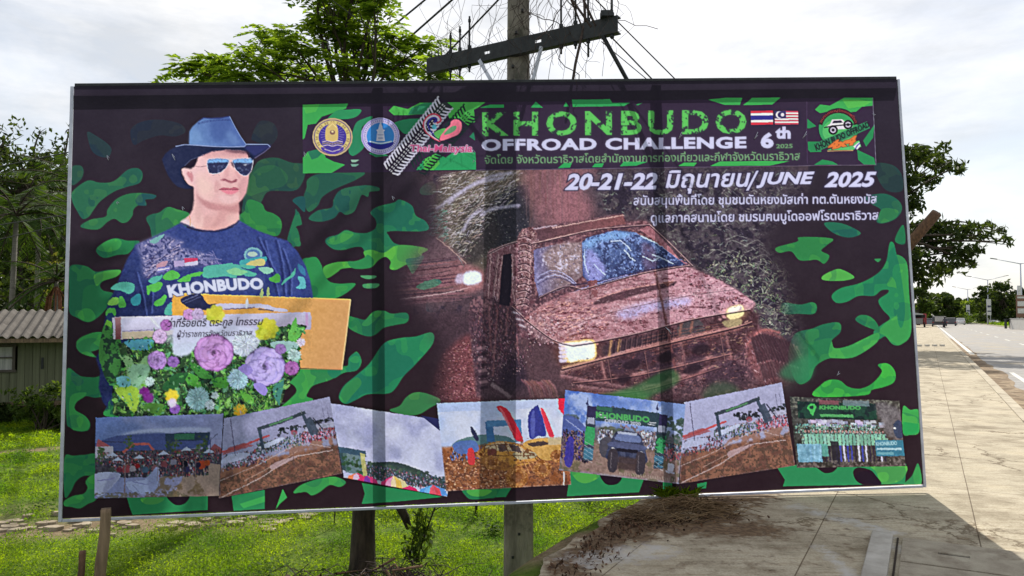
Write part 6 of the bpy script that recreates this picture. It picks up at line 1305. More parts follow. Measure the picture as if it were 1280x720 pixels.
# neck and face
face = B8(410,-70, 480,-100, 700,-120, 900,-90, 960,-20, 962,100, 935,150, 926,230, 908,330, 865,400, 832,432, 834,520, 838,605, 800,640, 700,690, 600,712, 500,710, 400,690, 320,660, 245,630, 330,560, 370,500, 385,420, 382,290, 375,268, 330,252, 290,190, 260,130, 258,95, 290,80, 350,90, 385,60)
grad(face, (232, 190, 196), (222, 170, 172), (255, 210), (300, 260), sm=False, blur=.35)
fill(B8(640,-110, 960,-60, 965,-20, 640,-60, 420,-40, 430,-100), (196, 140, 150), .6, blur=1.5)
fill(B8(405,340, 460,385, 530,420, 640,452, 750,465, 815,440, 834,430, 836,520, 780,520, 660,508, 560,500, 470,450), (190, 132, 138), .8, blur=1.1)
fill(B8(640,505, 760,490, 830,480, 836,520, 720,600, 640,640, 560,690, 600,600), (202, 148, 150), .55, blur=1.6)
fill(B8(840,200, 925,180, 910,330, 865,400, 835,425, 860,330), (206, 148, 158), .5, blur=1.5)
fill(B8(400,120, 520,150, 600,280, 560,400, 450,370, 400,260), (236, 196, 192), .5, blur=2.2); fill(B8(640,360, 800,350, 830,400, 760,440, 660,420), (234, 196, 200), .6, blur=1.2)
fill(B8(385,420, 420,440, 470,560, 480,680, 400,670, 340,620, 380,520), (238, 202, 198), .6, blur=1.4)
fill(B8(245,630, 300,590, 360,640, 400,690, 320,662), (216, 202, 212), .8, blur=.6); stroke(B8(340,560, 345,610, 342,665), .7, (206, 150, 80), .9)
fill(B8(310,130, 350,115, 372,160, 365,220, 340,190), (196, 120, 132), .7, blur=.7); stroke(B8(262,110, 275,92, 320,100, 345,130), 1.2, (240, 196, 200), .9, sm=True); stroke(B8(290,190, 330,240, 372,258), 1.2, (240, 190, 190), .8, sm=True)
fill(B8(280,62, 300,20, 370,-30, 430,-60, 420,-10, 400,30, 385,60, 340,78), (36, 28, 46), 1, blur=.3)
fill(A8(910,400, 960,420, 975,500, 950,530, 930,470), (42, 34, 56), .9)
stroke(B8(390,64, 460,68, 520,60), .8, (160, 120, 130), .8)
fill(B8(388,290, 420,330, 460,400, 470,520, 430,640, 390,560, 392,420), (206, 156, 160), .45, blur=1.6); fill(B8(470,-60, 700,-90, 860,-70, 900,-30, 700,-20, 520,-20), (206, 152, 158), .5, blur=1.4)
fill(B8(420,180, 500,200, 560,270, 520,340, 450,330), (240, 204, 198), .55, blur=1.8); fill(B8(735,70, 765,60, 785,150, 760,185, 735,160), (246, 214, 210), .6, blur=.8); fill(B8(690,70, 730,60, 725,170, 690,190), (204, 146, 152), .45, blur=.9)
fill(B8(600,200, 650,250, 640,300, 600,330, 590,260), (206, 152, 156), .5, blur=1); fill(B8(830,230, 860,280, 850,340, 830,300), (196, 138, 146), .5, blur=.9); fill(B8(560,420, 700,450, 820,420, 780,455, 660,470), (204, 150, 152), .5, blur=.9)
fill(B8(500,560, 620,600, 560,700, 470,690), (206, 156, 156), .4, blur=1.6); fill(B8(700,560, 830,540, 836,605, 760,660), (234, 192, 190), .5, blur=1.4)
# nose and mouth
fill(B8(640,200, 690,150, 740,60, 800,140, 830,190, 815,215, 760,232, 700,215), (226, 170, 176), .6, blur=.8); fill(B8(648,205, 690,190, 735,208, 760,216, 800,196, 818,206, 790,226, 745,232, 700,212), (146, 76, 94), .9, blur=.35)
stroke(B8(560,155, 620,148, 640,158), .6, (150, 130, 150), .7); fill(B8(820,60, 850,150, 835,190, 800,120), (206, 146, 156), .5, blur=.7)
fill(B8(632,296, 690,278, 740,283, 790,276, 836,297, 740,304), (184, 98, 118), .95, blur=.25); fill(B8(650,300, 740,305, 828,300, 800,335, 745,347, 690,332), (226, 132, 152), .95, blur=.3); stroke(B8(632,297, 740,303, 836,297), .7, (130, 60, 80), .9)
fill(B8(690,350, 790,350, 760,370), (196, 140, 146), .5, blur=.6); stroke(B8(610,230, 590,290, 600,330), 1, (202, 150, 156), .5, .5, sm=True)
# glasses
for p, q in ((B8(512,15, 560,-12, 720,-8, 728,35, 700,85, 645,128, 560,138, 528,115), B8(515,12, 560,-10, 718,-5, 724,22, 660,24, 590,26, 520,30)), (B8(772,5, 850,-12, 962,-12, 972,35, 955,112, 918,152, 868,156, 815,115, 784,62), B8(774,5, 850,-10, 962,-10, 968,28, 880,30, 820,26, 785,32))):
    fill(p, (48, 52, 88), 1, True, .2); fill(q, (128, 176, 238), 1, True, .3); comp(mask([smooth(p)]), (104, 116, 160), .5, step(N3, .55, .7))
    stroke(smooth(p)+[smooth(p)[0]], .9, (206, 206, 226), .85)
stroke(B8(728,0, 750,-8, 775,0), 1.1, (196, 186, 200), .9); stroke(B8(728,32, 750,25, 772,34), .9, (196, 176, 186), .9); fill(B8(870,45, 910,40, 900,60), (220, 226, 244), .8, blur=.3)
fill(B8(750,25, 772,30, 785,80, 770,70), (60, 40, 60), .7, blur=.3)
# hat
brim = A8(65,480, 100,420, 150,380, 230,340, 330,326, 420,333, 560,343, 750,350, 890,346, 905,326, 1120,326, 1147,353, 1090,402, 990,467, 965,492, 935,412, 880,390, 700,380, 560,398, 470,432, 350,482, 290,542, 252,570, 258,640, 300,712, 382,768, 300,772, 220,750, 170,705, 125,640, 95,570)
grad(brim, (40, 46, 80), (30, 38, 68), (195, 180), (340, 190), sm=False, blur=.35, jit=8)
fill(A8(900,345, 1130,330, 1140,352, 1000,440, 960,420, 920,390), (52, 56, 112), .8, blur=1); fill(A8(700,385, 900,395, 930,420, 880,415, 720,400), (66, 40, 60), .8, blur=.8)
grad(A8(336,330, 340,200, 370,150, 430,95, 480,62, 560,67, 650,63, 738,46, 762,95, 800,165, 850,250, 906,330, 890,350, 750,353, 560,346, 420,336), (100, 132, 188), (76, 98, 164), (245, 178), (300, 150), sm=False, blur=.3, jit=10)
fill(A8(560,90, 700,80, 740,140, 700,250, 620,300, 560,240), (66, 88, 152), .6, blur=3); fill(A8(360,190, 420,180, 470,280, 400,320, 345,320), (120, 154, 206), .6, blur=2.5); fill(A8(700,200, 780,220, 850,310, 760,330), (114, 144, 196), .5, blur=2.5)
for k in range(22):
    t = k/21; x = 430+t*310; y = 98-20*math.sin(t*2.6)-t*26+8; stroke(A8(x, y, x-6+t*14, y+24), .9, (42, 52, 110), .75)
stroke(A8(430,95, 480,62, 560,67, 650,63, 738,46), 1.2, (44, 52, 110), .8); stroke(A8(738,46, 800,165, 850,250, 906,330), .9, (150, 176, 232), .7)
stroke(A8(200,350, 290,330, 420,336, 560,347, 750,354, 890,350, 910,328, 1120,328, 1147,352), 1.0, (150, 166, 216), .85); stroke(A8(290,540, 350,482, 470,432), .7, (110, 120, 160), .6); stroke(A8(1147,352, 1090,402, 990,467), .8, (130, 120, 170), .7)
stroke(B8(245,630, 320,660, 400,692, 500,712, 600,714, 700,692, 800,642, 838,605), 1.8, (36, 42, 92), .9, .3)
# envelope, gadget and paper roll
grad(Z(*C_, 498,52, 700,60, 1212,78, 1192,240, 1176,360, 980,350, 640,240, 498,140), (226, 170, 76), (206, 154, 104), (216, 365), (420, 450), sm=False, jit=10)
stroke(Z(*C_, 498,53, 700,61, 1212,79), 1.3, (240, 204, 110), .9); stroke(Z(*C_, 1211,80, 1192,240, 1176,359), 1.6, (238, 206, 150), .8); stroke(Z(*C_, 1000,356, 1176,359), 1.2, (176, 110, 80), .6)
fill(Z(120, 350, 8, 850,195, 1010,130, 1060,150, 1095,210, 1130,240, 1210,240, 1190,275, 1110,300, 1050,300, 990,290, 930,280), (40, 44, 78)); stroke(Z(120, 350, 8, 870,215, 1020,150), 1, (110, 116, 160), .8); stroke(Z(120, 350, 8, 890,235, 1050,165), 1, (90, 96, 140), .7)
fill(Z(260, 350, 7.11, 75,215, 160,208, 320,212, 500,215, 600,245, 700,262, 690,282, 560,275, 470,248, 300,255, 150,265, 80,245), (196, 192, 216)); stroke(Z(260, 350, 7.11, 150,258, 300,255, 420,245), 1.5, (96, 80, 110), .7); stroke(Z(260, 350, 7.11, 450,258, 520,265, 590,275), 1.6, (90, 80, 100), .8)
grad(Z(*C_, 268,148, 700,138, 1048,128, 1054,150, 1052,198, 860,205, 560,225, 270,238), (208, 206, 236), (172, 164, 190), (240, 392), (243, 420), sm=False, jit=8)
fill(Z(*C_, 296,208, 560,198, 560,225, 296,236), (196, 180, 150), .8, False); stroke(Z(*C_, 296,205, 560,193), 1.2, (130, 122, 160), .8)
grad(Z(*C_, 268,150, 292,148, 292,238, 270,238), (172, 130, 140), (120, 66, 72), (0, 396), (0, 424), sm=False); fill(Z(*C_, 258,150, 268,150, 270,238, 262,236), (196, 194, 226), 1, False)
fill(Z(*C_, 1030,132, 1040,132, 1042,180, 1030,190), (186, 150, 196), .9, False)
# bouquet
bq = Z(*C_, 285,262, 330,245, 420,228, 640,205, 900,190, 990,178, 1035,186, 1012,225, 1005,300, 1008,365, 960,420, 930,500, 880,530, 720,552, 560,545, 290,548, 262,500, 262,420, 295,330)
fill(bq, (50, 78, 52), 1); comp(mask([smooth(bq)]), (28, 34, 40), .8, step(N8, .52, .64))
LG = [(70, 140, 62), (52, 112, 60), (104, 168, 72), (40, 92, 56), (122, 176, 92), (86, 150, 110)]
def leaf(x, y, ang, ln, w, col, al=.95):
    dx, dy = math.cos(ang), math.sin(ang)
    fill([(x, y), (x+dx*ln*.35-dy*w, y+dy*ln*.35+dx*w), (x+dx*ln, y+dy*ln), (x+dx*ln*.35+dy*w, y+dy*ln*.35-dx*w)], col, al)
    stroke([(x, y), (x+dx*ln*.9, y+dy*ln*.9)], .5, tuple(min(255, c+36) for c in col), .6)
scatter(bq, 420, lambda x, y: leaf(x, y, RN.uniform(0, 6.3), RN.uniform(4, 13), RN.uniform(1.2, 3.4), vary(RN.choice(LG), 18)))
scatter(bq, 200, lambda x, y: stroke([(x, y), (x+RN.uniform(-6, 6), y+RN.uniform(-8, 8))], .7, vary((140, 186, 110), 25), .7))
comp(mask([smooth(bq)]), (26, 36, 34), .6, step(N8, .54, .62)); comp(mask([smooth(bq)]), (150, 190, 120), .35, step(N3, .6, .7))
def cf(*p): return Z(*C_, *p)
fill(cf(285,300, 330,310, 355,345, 395,300, 415,330, 360,370, 400,400, 370,470, 330,460, 320,400, 310,340), (128, 172, 120)); fill(cf(325,345, 400,340, 400,380, 345,430), (140, 186, 160), .8, blur=.6)
fill(cf(270,430, 330,420, 365,445, 362,490, 345,530, 310,490, 280,460), (152, 190, 70)); fill(cf(275,390, 320,385, 330,420, 285,425), (110, 176, 190), .9)
fill(cf(310,245, 415,238, 410,275, 350,280, 325,270), (86, 160, 190), .9)
for p, c in ((cf(545,370, 600,385, 615,440, 580,425, 550,400), (88, 170, 70)), (cf(455,430, 500,380, 560,370, 540,410, 490,440), (50, 104, 62)), (cf(560,330, 620,350, 660,390, 610,390), (70, 140, 66)), (cf(370,500, 440,490, 470,510, 450,540, 400,525), (84, 136, 62)), (cf(655,395, 720,390, 715,430, 670,425), (74, 146, 60)), (cf(960,225, 990,150, 1000,185, 1030,190, 1005,225, 985,245), (100, 176, 84)), (cf(930,480, 945,390, 900,440, 925,500), (70, 130, 120)), (cf(890,250, 980,245, 1000,270, 930,285), (150, 186, 186)), (cf(770,440, 820,470, 820,500, 785,480), (96, 168, 70))):
    fill(p, c); 
scatter(bq, 520, lambda x, y: leaf(x, y, RN.uniform(0, 6.3), RN.uniform(2.5, 7), RN.uniform(.6, 1.7), vary(RN.choice(LG+[(30, 56, 40), (36, 60, 48)]), 24), .75))
scatter(bq, 260, lambda x, y: ell(x, y, RN.uniform(.5, 1.3), None, vary(RN.choice([(24, 36, 34), (150, 190, 130), (190, 206, 196), (40, 80, 50)]), 20), .7, n=6))
def mum(x, y, r, c):
    ell(x, y, r, r*.95, tuple(q*.8 for q in c))
    for k in range(int(r*16)):
        a = RN.uniform(0, 6.283); q = r*math.sqrt(RN.random()); stroke([(x+math.cos(a)*q*.8, y+math.sin(a)*q*.8), (x+math.cos(a)*(q+2), y+math.sin(a)*(q+2))], .9, vary(c, 26), .8)
def rose(x, y, r, c):
    lt = tuple(min(255, v+44) for v in c); dk = tuple(v*.5 for v in c)
    ell(x, y, r*.98, r*.92, dk, 1, 0, .5)
    for q, n_, pr in ((.66, 7, .42), (.50, 6, .38), (.34, 5, .32), (.20, 4, .24), (.08, 3, .16)):
        o = RN.uniform(0, 6.28)
        for k in range(n_):
            a = o+k/n_*6.283+RN.uniform(-.15, .15); px_, py_ = x+math.cos(a)*r*q, y+math.sin(a)*r*q*.94
            ell(px_-math.cos(a)*r*.07, py_-math.sin(a)*r*.07, r*pr*1.06, r*pr*.86, dk, .75, a+1.57, .6)
            ell(px_, py_, r*pr, r*pr*.78, vary(c, 16), .95, a+1.57, .35)
            ell(px_+math.cos(a)*r*.10, py_+math.sin(a)*r*.10, r*pr*.72, r*pr*.36, lt, .55, a+1.57, .7)
    ell(x, y, r*.09, r*.07, dk, .9, .4, .3)
fill(cf(500,240, 520,180, 660,170, 850,200, 850,245, 800,300, 740,290, 690,250, 600,270, 560,300, 505,298), (204, 212, 240), .95, blur=1.2); fill(cf(480,165, 860,150, 860,235, 480,250), (200, 200, 232), .6, blur=3)
for (x, y, r, c) in ((760, 395, 40, (168, 204, 224)), (600, 475, 46, (156, 198, 206)), (790, 255, 50, (206, 216, 238)), (985, 300, 24, (176, 206, 206)), (650, 500, 18, (186, 206, 216)), (405, 405, 16, (180, 206, 206)), (668, 460, 12, (190, 210, 216)), (1010, 248, 14, (214, 206, 232))):
    p = cf(x, y)[0]; mum(p[0], p[1], r/3.2, c)
for (x, y, r, c) in ((665, 290, 80, (186, 134, 204)), (868, 345, 84, (168, 152, 220)), (437, 320, 40, (176, 136, 208)), (502, 326, 24, (146, 104, 186)), (448, 225, 30, (200, 170, 220)), (975, 352, 30, (160, 96, 170)), (930, 275, 22, (150, 116, 186)), (475, 180, 24, (176, 110, 190)), (565, 138, 24, (206, 150, 214)), (600, 136, 24, (196, 172, 220)), (508, 515, 22, (130, 86, 176))):
    p = cf(x, y)[0]; rose(p[0], p[1], r/3.2, c)
fill(cf(800,380, 760,355, 790,335, 820,360), (150, 134, 210)); fill(cf(820,420, 850,410, 880,440, 860,462), (152, 138, 214))
for (x, y, r, c) in ((670, 138, 36, (204, 206, 74)), (880, 195, 40, (204, 204, 64)), (855, 215, 24, (186, 190, 60)), (495, 463, 26, (232, 206, 62)), (770, 522, 25, (240, 186, 56)), (385, 445, 19, (112, 40, 124)), (402, 470, 20, (130, 54, 146)), (497, 490, 18, (216, 206, 226))):
    p = cf(x, y)[0]
    for k in range(7):
        a = k*.9; ell(p[0]+math.cos(a)*r*.15, p[1]+math.sin(a)*r*.15, r*.2, r*.14, vary(c, 16), .9, a, .3)
for k in range(90):
    x, y = cf(RN.uniform(680, 900), RN.uniform(470, 535))[0]; a = RN.uniform(-2.6, -.5); stroke([(x, y), (x+math.cos(a)*6, y+math.sin(a)*6)], .7, vary((120, 176, 84), 30), .8)
for (x, y) in ((795, 85), (855, 45), (880, 40), (420, 130), (410, 120)):
    p = cf(x, y)[0]; leaf(p[0], p[1]+9, -1.5 if x > 500 else .9, 13, 2.2, (206, 208, 224) if x < 800 else (176, 196, 130))

texture(bq, .3, 9, 1, 4, 3)
texture(shirt, .2, 10, 1, 5, 5)
texture(face, .25, 7, 1, 5, 6)
# ---- the seven event photographs along the bottom
def crowd(m, u0, v0, u1, v1, n, pal, s=1.6):
    s *= .74
    for k in range(int(n*1.9)):
        u = RN.uniform(u0, u1); v = RN.uniform(v0, v1); x, y = m(u, v); c = RN.choice(pal)
        ell(x, y, RN.uniform(.5, 1.1)*s*.8, RN.uniform(.9, 1.5)*s, vary(c, 22), .9, n=7)
        if RN.random() < .5: ell(x, y-1.3*s, .55*s, .55*s, vary((150, 110, 100) if RN.random() < .5 else (36, 30, 40), 16), .9, n=6)
DARKP = [(44, 40, 62), (60, 54, 76), (92, 60, 76), (120, 60, 74), (60, 84, 96), (150, 146, 170), (84, 80, 96), (48, 70, 66), (150, 60, 70)]
def trees(m, u0, u1, v, h, col, n=40):
    for k in range(n):
        u = RN.uniform(u0, u1); x, y = m(u, v-RN.random()*h); ell(x, y, RN.uniform(1.2, 3.2), RN.uniform(1, 2.6), vary(col, 14), .9, n=8)
def frame(q, top, bot, jit=10):
    global _cur; _cur = list(q); _snap[0] = CAN.copy()
    m = quadmap(q); grad(list(q), top, bot, q[0], ((q[3][0]+q[2][0])/2, (q[3][1]+q[2][1])/2), sm=False, jit=jit); return m
def done(amp=.42, grain=13):
    m = mask([_cur]); full_ = np.zeros((CH, CW, 1), np.float32); full_[sl(m)] = m[0][..., None]
    texture(_cur, amp, grain, 0, 4, int(_cur[0][0])); CAN[:] = _snap[0]+(CAN-_snap[0])*full_
def track(m, flip=False):
    rect(m, 0, .62, 1, 1, (112, 80, 72), 1, 1, 30)
    comp(mask([[m(0, .66), m(.3, .6), m(.6, .5), m(1, .5), m(1, 1), m(0, 1)]]), (140, 98, 80), .8, step(N8, .42, .6)); comp(mask([[m(0, .75), m(1, .6), m(1, 1), m(0, 1)]]), (74, 58, 50), .7, step(N3, .5, .62))
    trees(m, .5, 1.0, .36, .1, (44, 48, 56), 60); rect(m, .74, .32, 1, .38, (170, 170, 196), .8)
    stroke([m(0, .42), m(.15, .4), m(.3, .36), m(.42, .33)], 2.6, (184, 74, 74), .9); fill([m(0, .46), m(.06, .38), m(.2, .36), m(.28, .42)], (150, 78, 84), .8, False)
    crowd(m, .02, .48, .4, .66, 130, DARKP); crowd(m, .3, .4, .72, .54, 150, [(90, 110, 150), (60, 80, 80), (150, 160, 186), (46, 50, 62), (84, 104, 84)]); crowd(m, .7, .38, 1, .52, 120, [(176, 74, 90), (110, 60, 80), (190, 150, 180), (60, 50, 66)])
    fill([m(0, .53), m(.08, .47), m(.24, .5), m(.2, .56), m(.02, .57)], (176, 182, 214), .9)
    fill([m(.32, .45), m(.52, .39), m(.54, .42), m(.4, .48)], (186, 194, 222), .9); ell(*m(.64, .36), 4, 3.4, (150, 70, 84), .8); ell(*m(.64, .37), 2.4, 2, (110, 110, 120), .8)
    for (a, b) in (((.33, .2), (.36, .5)), ((.73, .14), (.8, .44))): stroke([m(*a), m(*b)], 4, (60, 72, 90), .95)
    stroke([m(.31, .22), m(.52, .19), m(.76, .13)], 4.4, (56, 66, 76), .95); stroke([m(.42, .205), m(.64, .16)], 2.2, (92, 140, 104), .8)
    fill([m(.74, .22), m(.8, .2), m(.86, .42), m(.78, .44)], (64, 74, 92), .9, False); stroke([m(.82, .22), m(.9, .4)], 1.6, (40, 42, 60), .8)
    stroke([m(0, .78), m(.3, .68), m(.68, .5), m(.8, .56), m(.94, .64)], .8, (196, 176, 176), .65); stroke([m(.02, .99), m(.35, .84), m(.62, .66), m(.95, .68)], .95, (206, 190, 192), .75); stroke([m(.2, .84), m(.5, .7), m(.66, .6)], .8, (180, 150, 140), .7)
    fill([m(.42, .72), m(.5, .68), m(.66, .66), m(.6, .7), m(.45, .77)], (176, 150, 156), .8)
    for u in (.1, .62, .9): stroke([m(u, .6), m(u, .8)], .7, (90, 70, 76), .7)
    stroke([m(.06, .02), m(.12, .5)], .9, (60, 56, 86), .8)
    for u in (.92, .96): stroke([m(u, .12), m(u, .3)], .6, (80, 80, 106), .7)
# umbrellas photo
m = frame(((413, 504), (574, 529), (559, 621), (430, 597)), (166, 168, 206), (188, 192, 222))
comp(mask([[m(0, 0), m(1, 0), m(1, .7), m(0, .7)]]), (206, 210, 234), .7, step(N30, .45, .65)); comp(mask([[m(0, 0), m(1, 0), m(1, .7), m(0, .7)]]), (140, 144, 190), .5, step(N30, .42, .3))
fill([m(.22, .8), m(.3, .72), m(.5, .66), m(.7, .7), m(.85, .76), m(1, .78), m(1, .9), m(.2, .95)], (58, 72, 74)); trees(m, .2, .8, .8, .08, (66, 84, 76), 60); trees(m, .86, 1, .8, .05, (70, 90, 100), 16)
crowd(m, .2, .76, 1, .95, 230, [(84, 92, 130), (120, 120, 150), (54, 54, 76), (150, 84, 104), (170, 176, 206)], 1.3)
rect(m, 0, .62, .06, .9, (56, 76, 84)); rect(m, 0, .58, .24, .66, (60, 84, 104)); rect(m, .03, .66, .2, .92, (84, 110, 110), .8); trees(m, .02, .2, .9, .2, (56, 84, 62), 26); rect(m, .19, .62, .23, .92, (196, 190, 120), .8)
def umb(c, rx, ry, cols, rot=0):
    x, y = m(*c); n = len(cols)
    def rim(k): f_ = -1+2*k/n; return (x+rx*f_, y+1.6*abs(f_))
    def mid(k): f_ = -1+2*k/n; return (x+rx*f_*.74, y-ry*.62*(1.05-.12*abs(f_)))
    for k in range(n):
        a, b = rim(k), rim(k+1); fill([(x, y-ry), mid(k), a, ((a[0]+b[0])/2, (a[1]+b[1])/2-1.4), b, mid(k+1)], cols[k], 1, False)
umb((.12, 1.0), 13, 9, [(226, 130, 90), (206, 176, 206), (204, 60, 100)]); umb((.22, 1.03), 15, 11, [(204, 50, 110), (120, 60, 150), (196, 60, 120)]); umb((.48, 1.04), 20, 18, [(206, 60, 120), (214, 150, 190), (226, 206, 170), (214, 180, 90), (206, 196, 150)]); umb((.63, 1.03), 12, 8, [(206, 50, 110), (196, 44, 100)]); umb((.86, 1.02), 20, 14, [(84, 150, 214), (110, 170, 226), (214, 90, 110), (206, 76, 90), (90, 140, 206)])
done()
poly(E_, (44, 46, 92), 1065,198, 1140,212, 1258,235, 1255,272, 1172,284)
# track photo on the left and crowd photo
m = frame(((280.5, 523), (412.5, 496), (428, 592), (274, 623)), (150, 152, 190), (140, 140, 170)); track(m); done()
m = frame(((120, 522), (280, 517), (274, 620), (118.5, 623)), (92, 116, 176), (150, 150, 190))
comp(mask([[m(0, 0), m(1, 0), m(1, .3), m(0, .3)]]), (150, 156, 200), .7, step(N30, .45, .65)); fill([m(0, .32), m(.15, .24), m(.3, .21), m(.42, .18), m(.6, .22), m(.8, .2), m(.86, .4), m(0, .42)], (74, 86, 140)); fill([m(.2, .22), m(.4, .16), m(.86, .16), m(.86, .22), m(.42, .21)], (176, 186, 222), .8, blur=1)
rect(m, 0, .42, 1, .75, (70, 66, 80), 1, 0, 40); fill([m(.62, 1), m(.72, .72), m(.92, .6), m(1, .62), m(1, 1)], (150, 130, 122), 1, False); comp(mask([[m(.4, 1), m(.5, .76), m(.8, .7), m(.9, 1)]]), (110, 92, 70), .8, step(N8, .45, .6)); fill([m(0, .42), m(.02, .26), m(.12, .36), m(.14, .42)], (170, 90, 96), .9, False); fill([m(.9, .44), m(.94, .36), m(1, .42), m(1, .48), m(.9, .5)], (140, 76, 84), .9, False)
rect(m, 0, .36, .14, .5, (186, 186, 206), .9); stroke([m(.22, .44), m(.3, .34), m(.42, .34), m(.46, .42)], 3, (184, 96, 90), .9); stroke([m(.05, .3), m(.24, .31)], 1.4, (60, 60, 90), .8)
rect(m, .55, .22, .9, .32, (50, 66, 90)); rect(m, .62, .23, .78, .3, (60, 110, 90)); rect(m, .56, .3, .6, .5, (56, 70, 92)); rect(m, .85, .28, .89, .5, (56, 70, 92))
crowd(m, .02, .44, .98, .6, 330, DARKP); crowd(m, .12, .54, .9, .74, 300, DARKP, 2.0)
for (u, v, w) in ((.27, .32, .03), (.62, .38, .07), (.84, .38, .06), (.05, .44, .03)):
    for k in range(26): ell(*m(u+RN.gauss(0, w*.5), v+RN.gauss(0, .05)), 1.8, 1.5, vary((72, 92, 62), 18), .8, n=7)
for (u, v) in ((.54, .46), (.14, .46), (.35, .5), (.72, .42), (.9, .45), (.18, .52)): fill([m(u-.045, v+.02), m(u, v-.03), m(u+.045, v+.02)], (176, 184, 214), .95)
def figure(u, v, h, c, c2=(50, 46, 62)):
    w = h*.2; fill([m(u-w*.5, v), m(u-w*.45, v-h*.45), m(u+w*.45, v-h*.45), m(u+w*.5, v), m(u+w*.12, v), m(u, v-h*.3), m(u-w*.12, v)], c2, .95, False)
    fill([m(u-w*.75, v-h*.42), m(u-w*.65, v-h*.8), m(u, v-h*.86), m(u+w*.65, v-h*.8), m(u+w*.75, v-h*.42)], c, .95); x, y = m(u, v-h*.93); ell(x, y, 1.3, 1.6, (120, 88, 84), n=8); ell(x, y-.8, 1.3, .9, (34, 28, 38), n=8)
for (u, h, c) in ((.85, .24, (206, 84, 60)), (.815, .22, (60, 50, 80)), (.885, .23, (196, 90, 60)), (.25, .22, (160, 60, 80)), (.34, .2, (176, 60, 66)), (.74, .21, (60, 60, 110)), (.21, .2, (150, 70, 90)), (.29, .2, (190, 180, 196)), (.42, .19, (84, 110, 150)), (.55, .2, (120, 60, 70)), (.63, .19, (150, 150, 176)), (.12, .2, (70, 90, 84)), (.69, .2, (44, 44, 60)), (.48, .18, (170, 120, 130))): figure(u+RN.uniform(-.02, .02), RN.uniform(.64, .76), h*RN.uniform(.6, .85), vary(tuple(v*.8 for v in c), 16))
fill([m(0, .7), m(.2, .7), m(.15, .84), m(.06, .96), m(0, .94)], (176, 182, 216)); fill([m(.26, .8), m(.4, .78), m(.5, .62), m(.5, .88), m(.4, .96), m(.28, .9)], (160, 170, 212)); stroke([m(.3, .8), m(.42, .84), m(.48, .8)], .7, (84, 80, 150), .7); fill([m(.12, .7), m(.2, .7), m(.15, .84), m(.06, .96)], (136, 140, 178), .7, blur=.8); fill([m(.42, .76), m(.5, .64), m(.5, .88), m(.44, .93)], (126, 134, 176), .7, blur=.8); stroke([m(.02, .78), m(.1, .77), m(.16, .75)], 1.6, (130, 128, 184), .7); stroke([m(.3, .84), m(.36, .93)], 1, (120, 126, 170), .7)
comp(mask([[m(0, .93), m(.7, .93), m(.75, 1), m(0, 1)]]), (96, 88, 72), .8, step(N3, .35, .55))
for u in (.24, .5, .7, .8): stroke([m(u, .56), m(u, .98 if u < .3 else .8)], 1.5 if u < .3 else .8, (120, 104, 110), .9)
stroke([m(.92, .3), m(.96, .24)], .8, (70, 70, 100), .8); stroke([m(.91, .28), m(.91, .5)], .8, (60, 60, 90), .8)
done(.35)
# group photo
m = frame(((987, 496), (1124, 501), (1132, 583), (996, 585)), (64, 66, 66), (76, 70, 66), 50)
comp(mask([[m(0, 0), m(1, 0), m(1, .2), m(0, .3)]]), (120, 122, 110), .7, step(N3, .55, .7)); rect(m, .06, .06, .78, .3, (36, 66, 56)); comp(mask([[m(.06, .06), m(.78, .06), m(.78, .3), m(.06, .3)]]), (30, 40, 46), .8, step(N8, .5, .55))
ell(*m(.19, .14), 5.4, 4.6, (72, 170, 90)); ell(*m(.19, .14), 2.6, 2.2, (36, 60, 56)); fill([m(.16, .18), m(.22, .18), m(.19, .27)], (72, 170, 90))
rect(m, .26, .03, .44, .09, (130, 80, 90), .8); rect(m, .48, .02, .72, .1, (120, 140, 150), .7); rect(m, .26, .23, .56, .27, (96, 180, 110), .8)
for k in range(46):
    u = .12+.7*RN.random(); v = .3+.1*RN.random(); rect(m, u, v, u+.05, v+.045, vary((170, 172, 196), 36), .85)
fill([m(.78, .05), m(1, .15), m(1, .6), m(.86, .5)], (110, 104, 110), .8, True, 2, None, 30); fill([m(.92, .4), m(.96, .3), m(1, .34), m(1, .55), m(.94, .56)], (56, 66, 92), .9); ell(*m(.93, .42), 1.6, 1.3, (210, 220, 240))
crowd(m, .02, .38, .8, .52, 230, [(130, 170, 150), (100, 150, 150), (60, 70, 76), (176, 190, 190), (96, 130, 110)], 1.5); crowd(m, .06, .5, .86, .64, 150, [(140, 180, 160), (90, 140, 130), (120, 156, 150), (60, 60, 70)], 1.9)
for k in range(22):
    u = .1+k*.034; c = RN.choice([(62, 66, 150), (190, 190, 216), (52, 44, 60), (70, 76, 160)]) ; rect(m, u, .66, u+.016, .92, c, .95); rect(m, u-.004, .52, u+.022, .68, vary((124, 180, 160), 20), .9); ell(*m(u+.008, .48), 1.2, 1.5, (166, 130, 126), n=8)
rect(m, .02, .66, .24, .92, (120, 170, 196), .9, 0, 50); rect(m, .24, .66, .3, .84, (96, 170, 160), .8); rect(m, .33, .62, .4, .96, (44, 40, 48), .9); rect(m, .74, .6, 1, .84, (60, 116, 140)); rect(m, .75, .72, .98, .75, (176, 206, 216), .8); rect(m, .75, .78, .9, .82, (120, 170, 180), .7)
comp(mask([[m(0, .92), m(1, .86), m(1, 1), m(0, 1)]]), (120, 110, 106), .7, step(N3, .5, .7))
done()
# second track photo
m = frame(((855, 503), (977, 478), (994, 582), (849, 605)), (170, 172, 208), (150, 150, 180)); track(m); done()
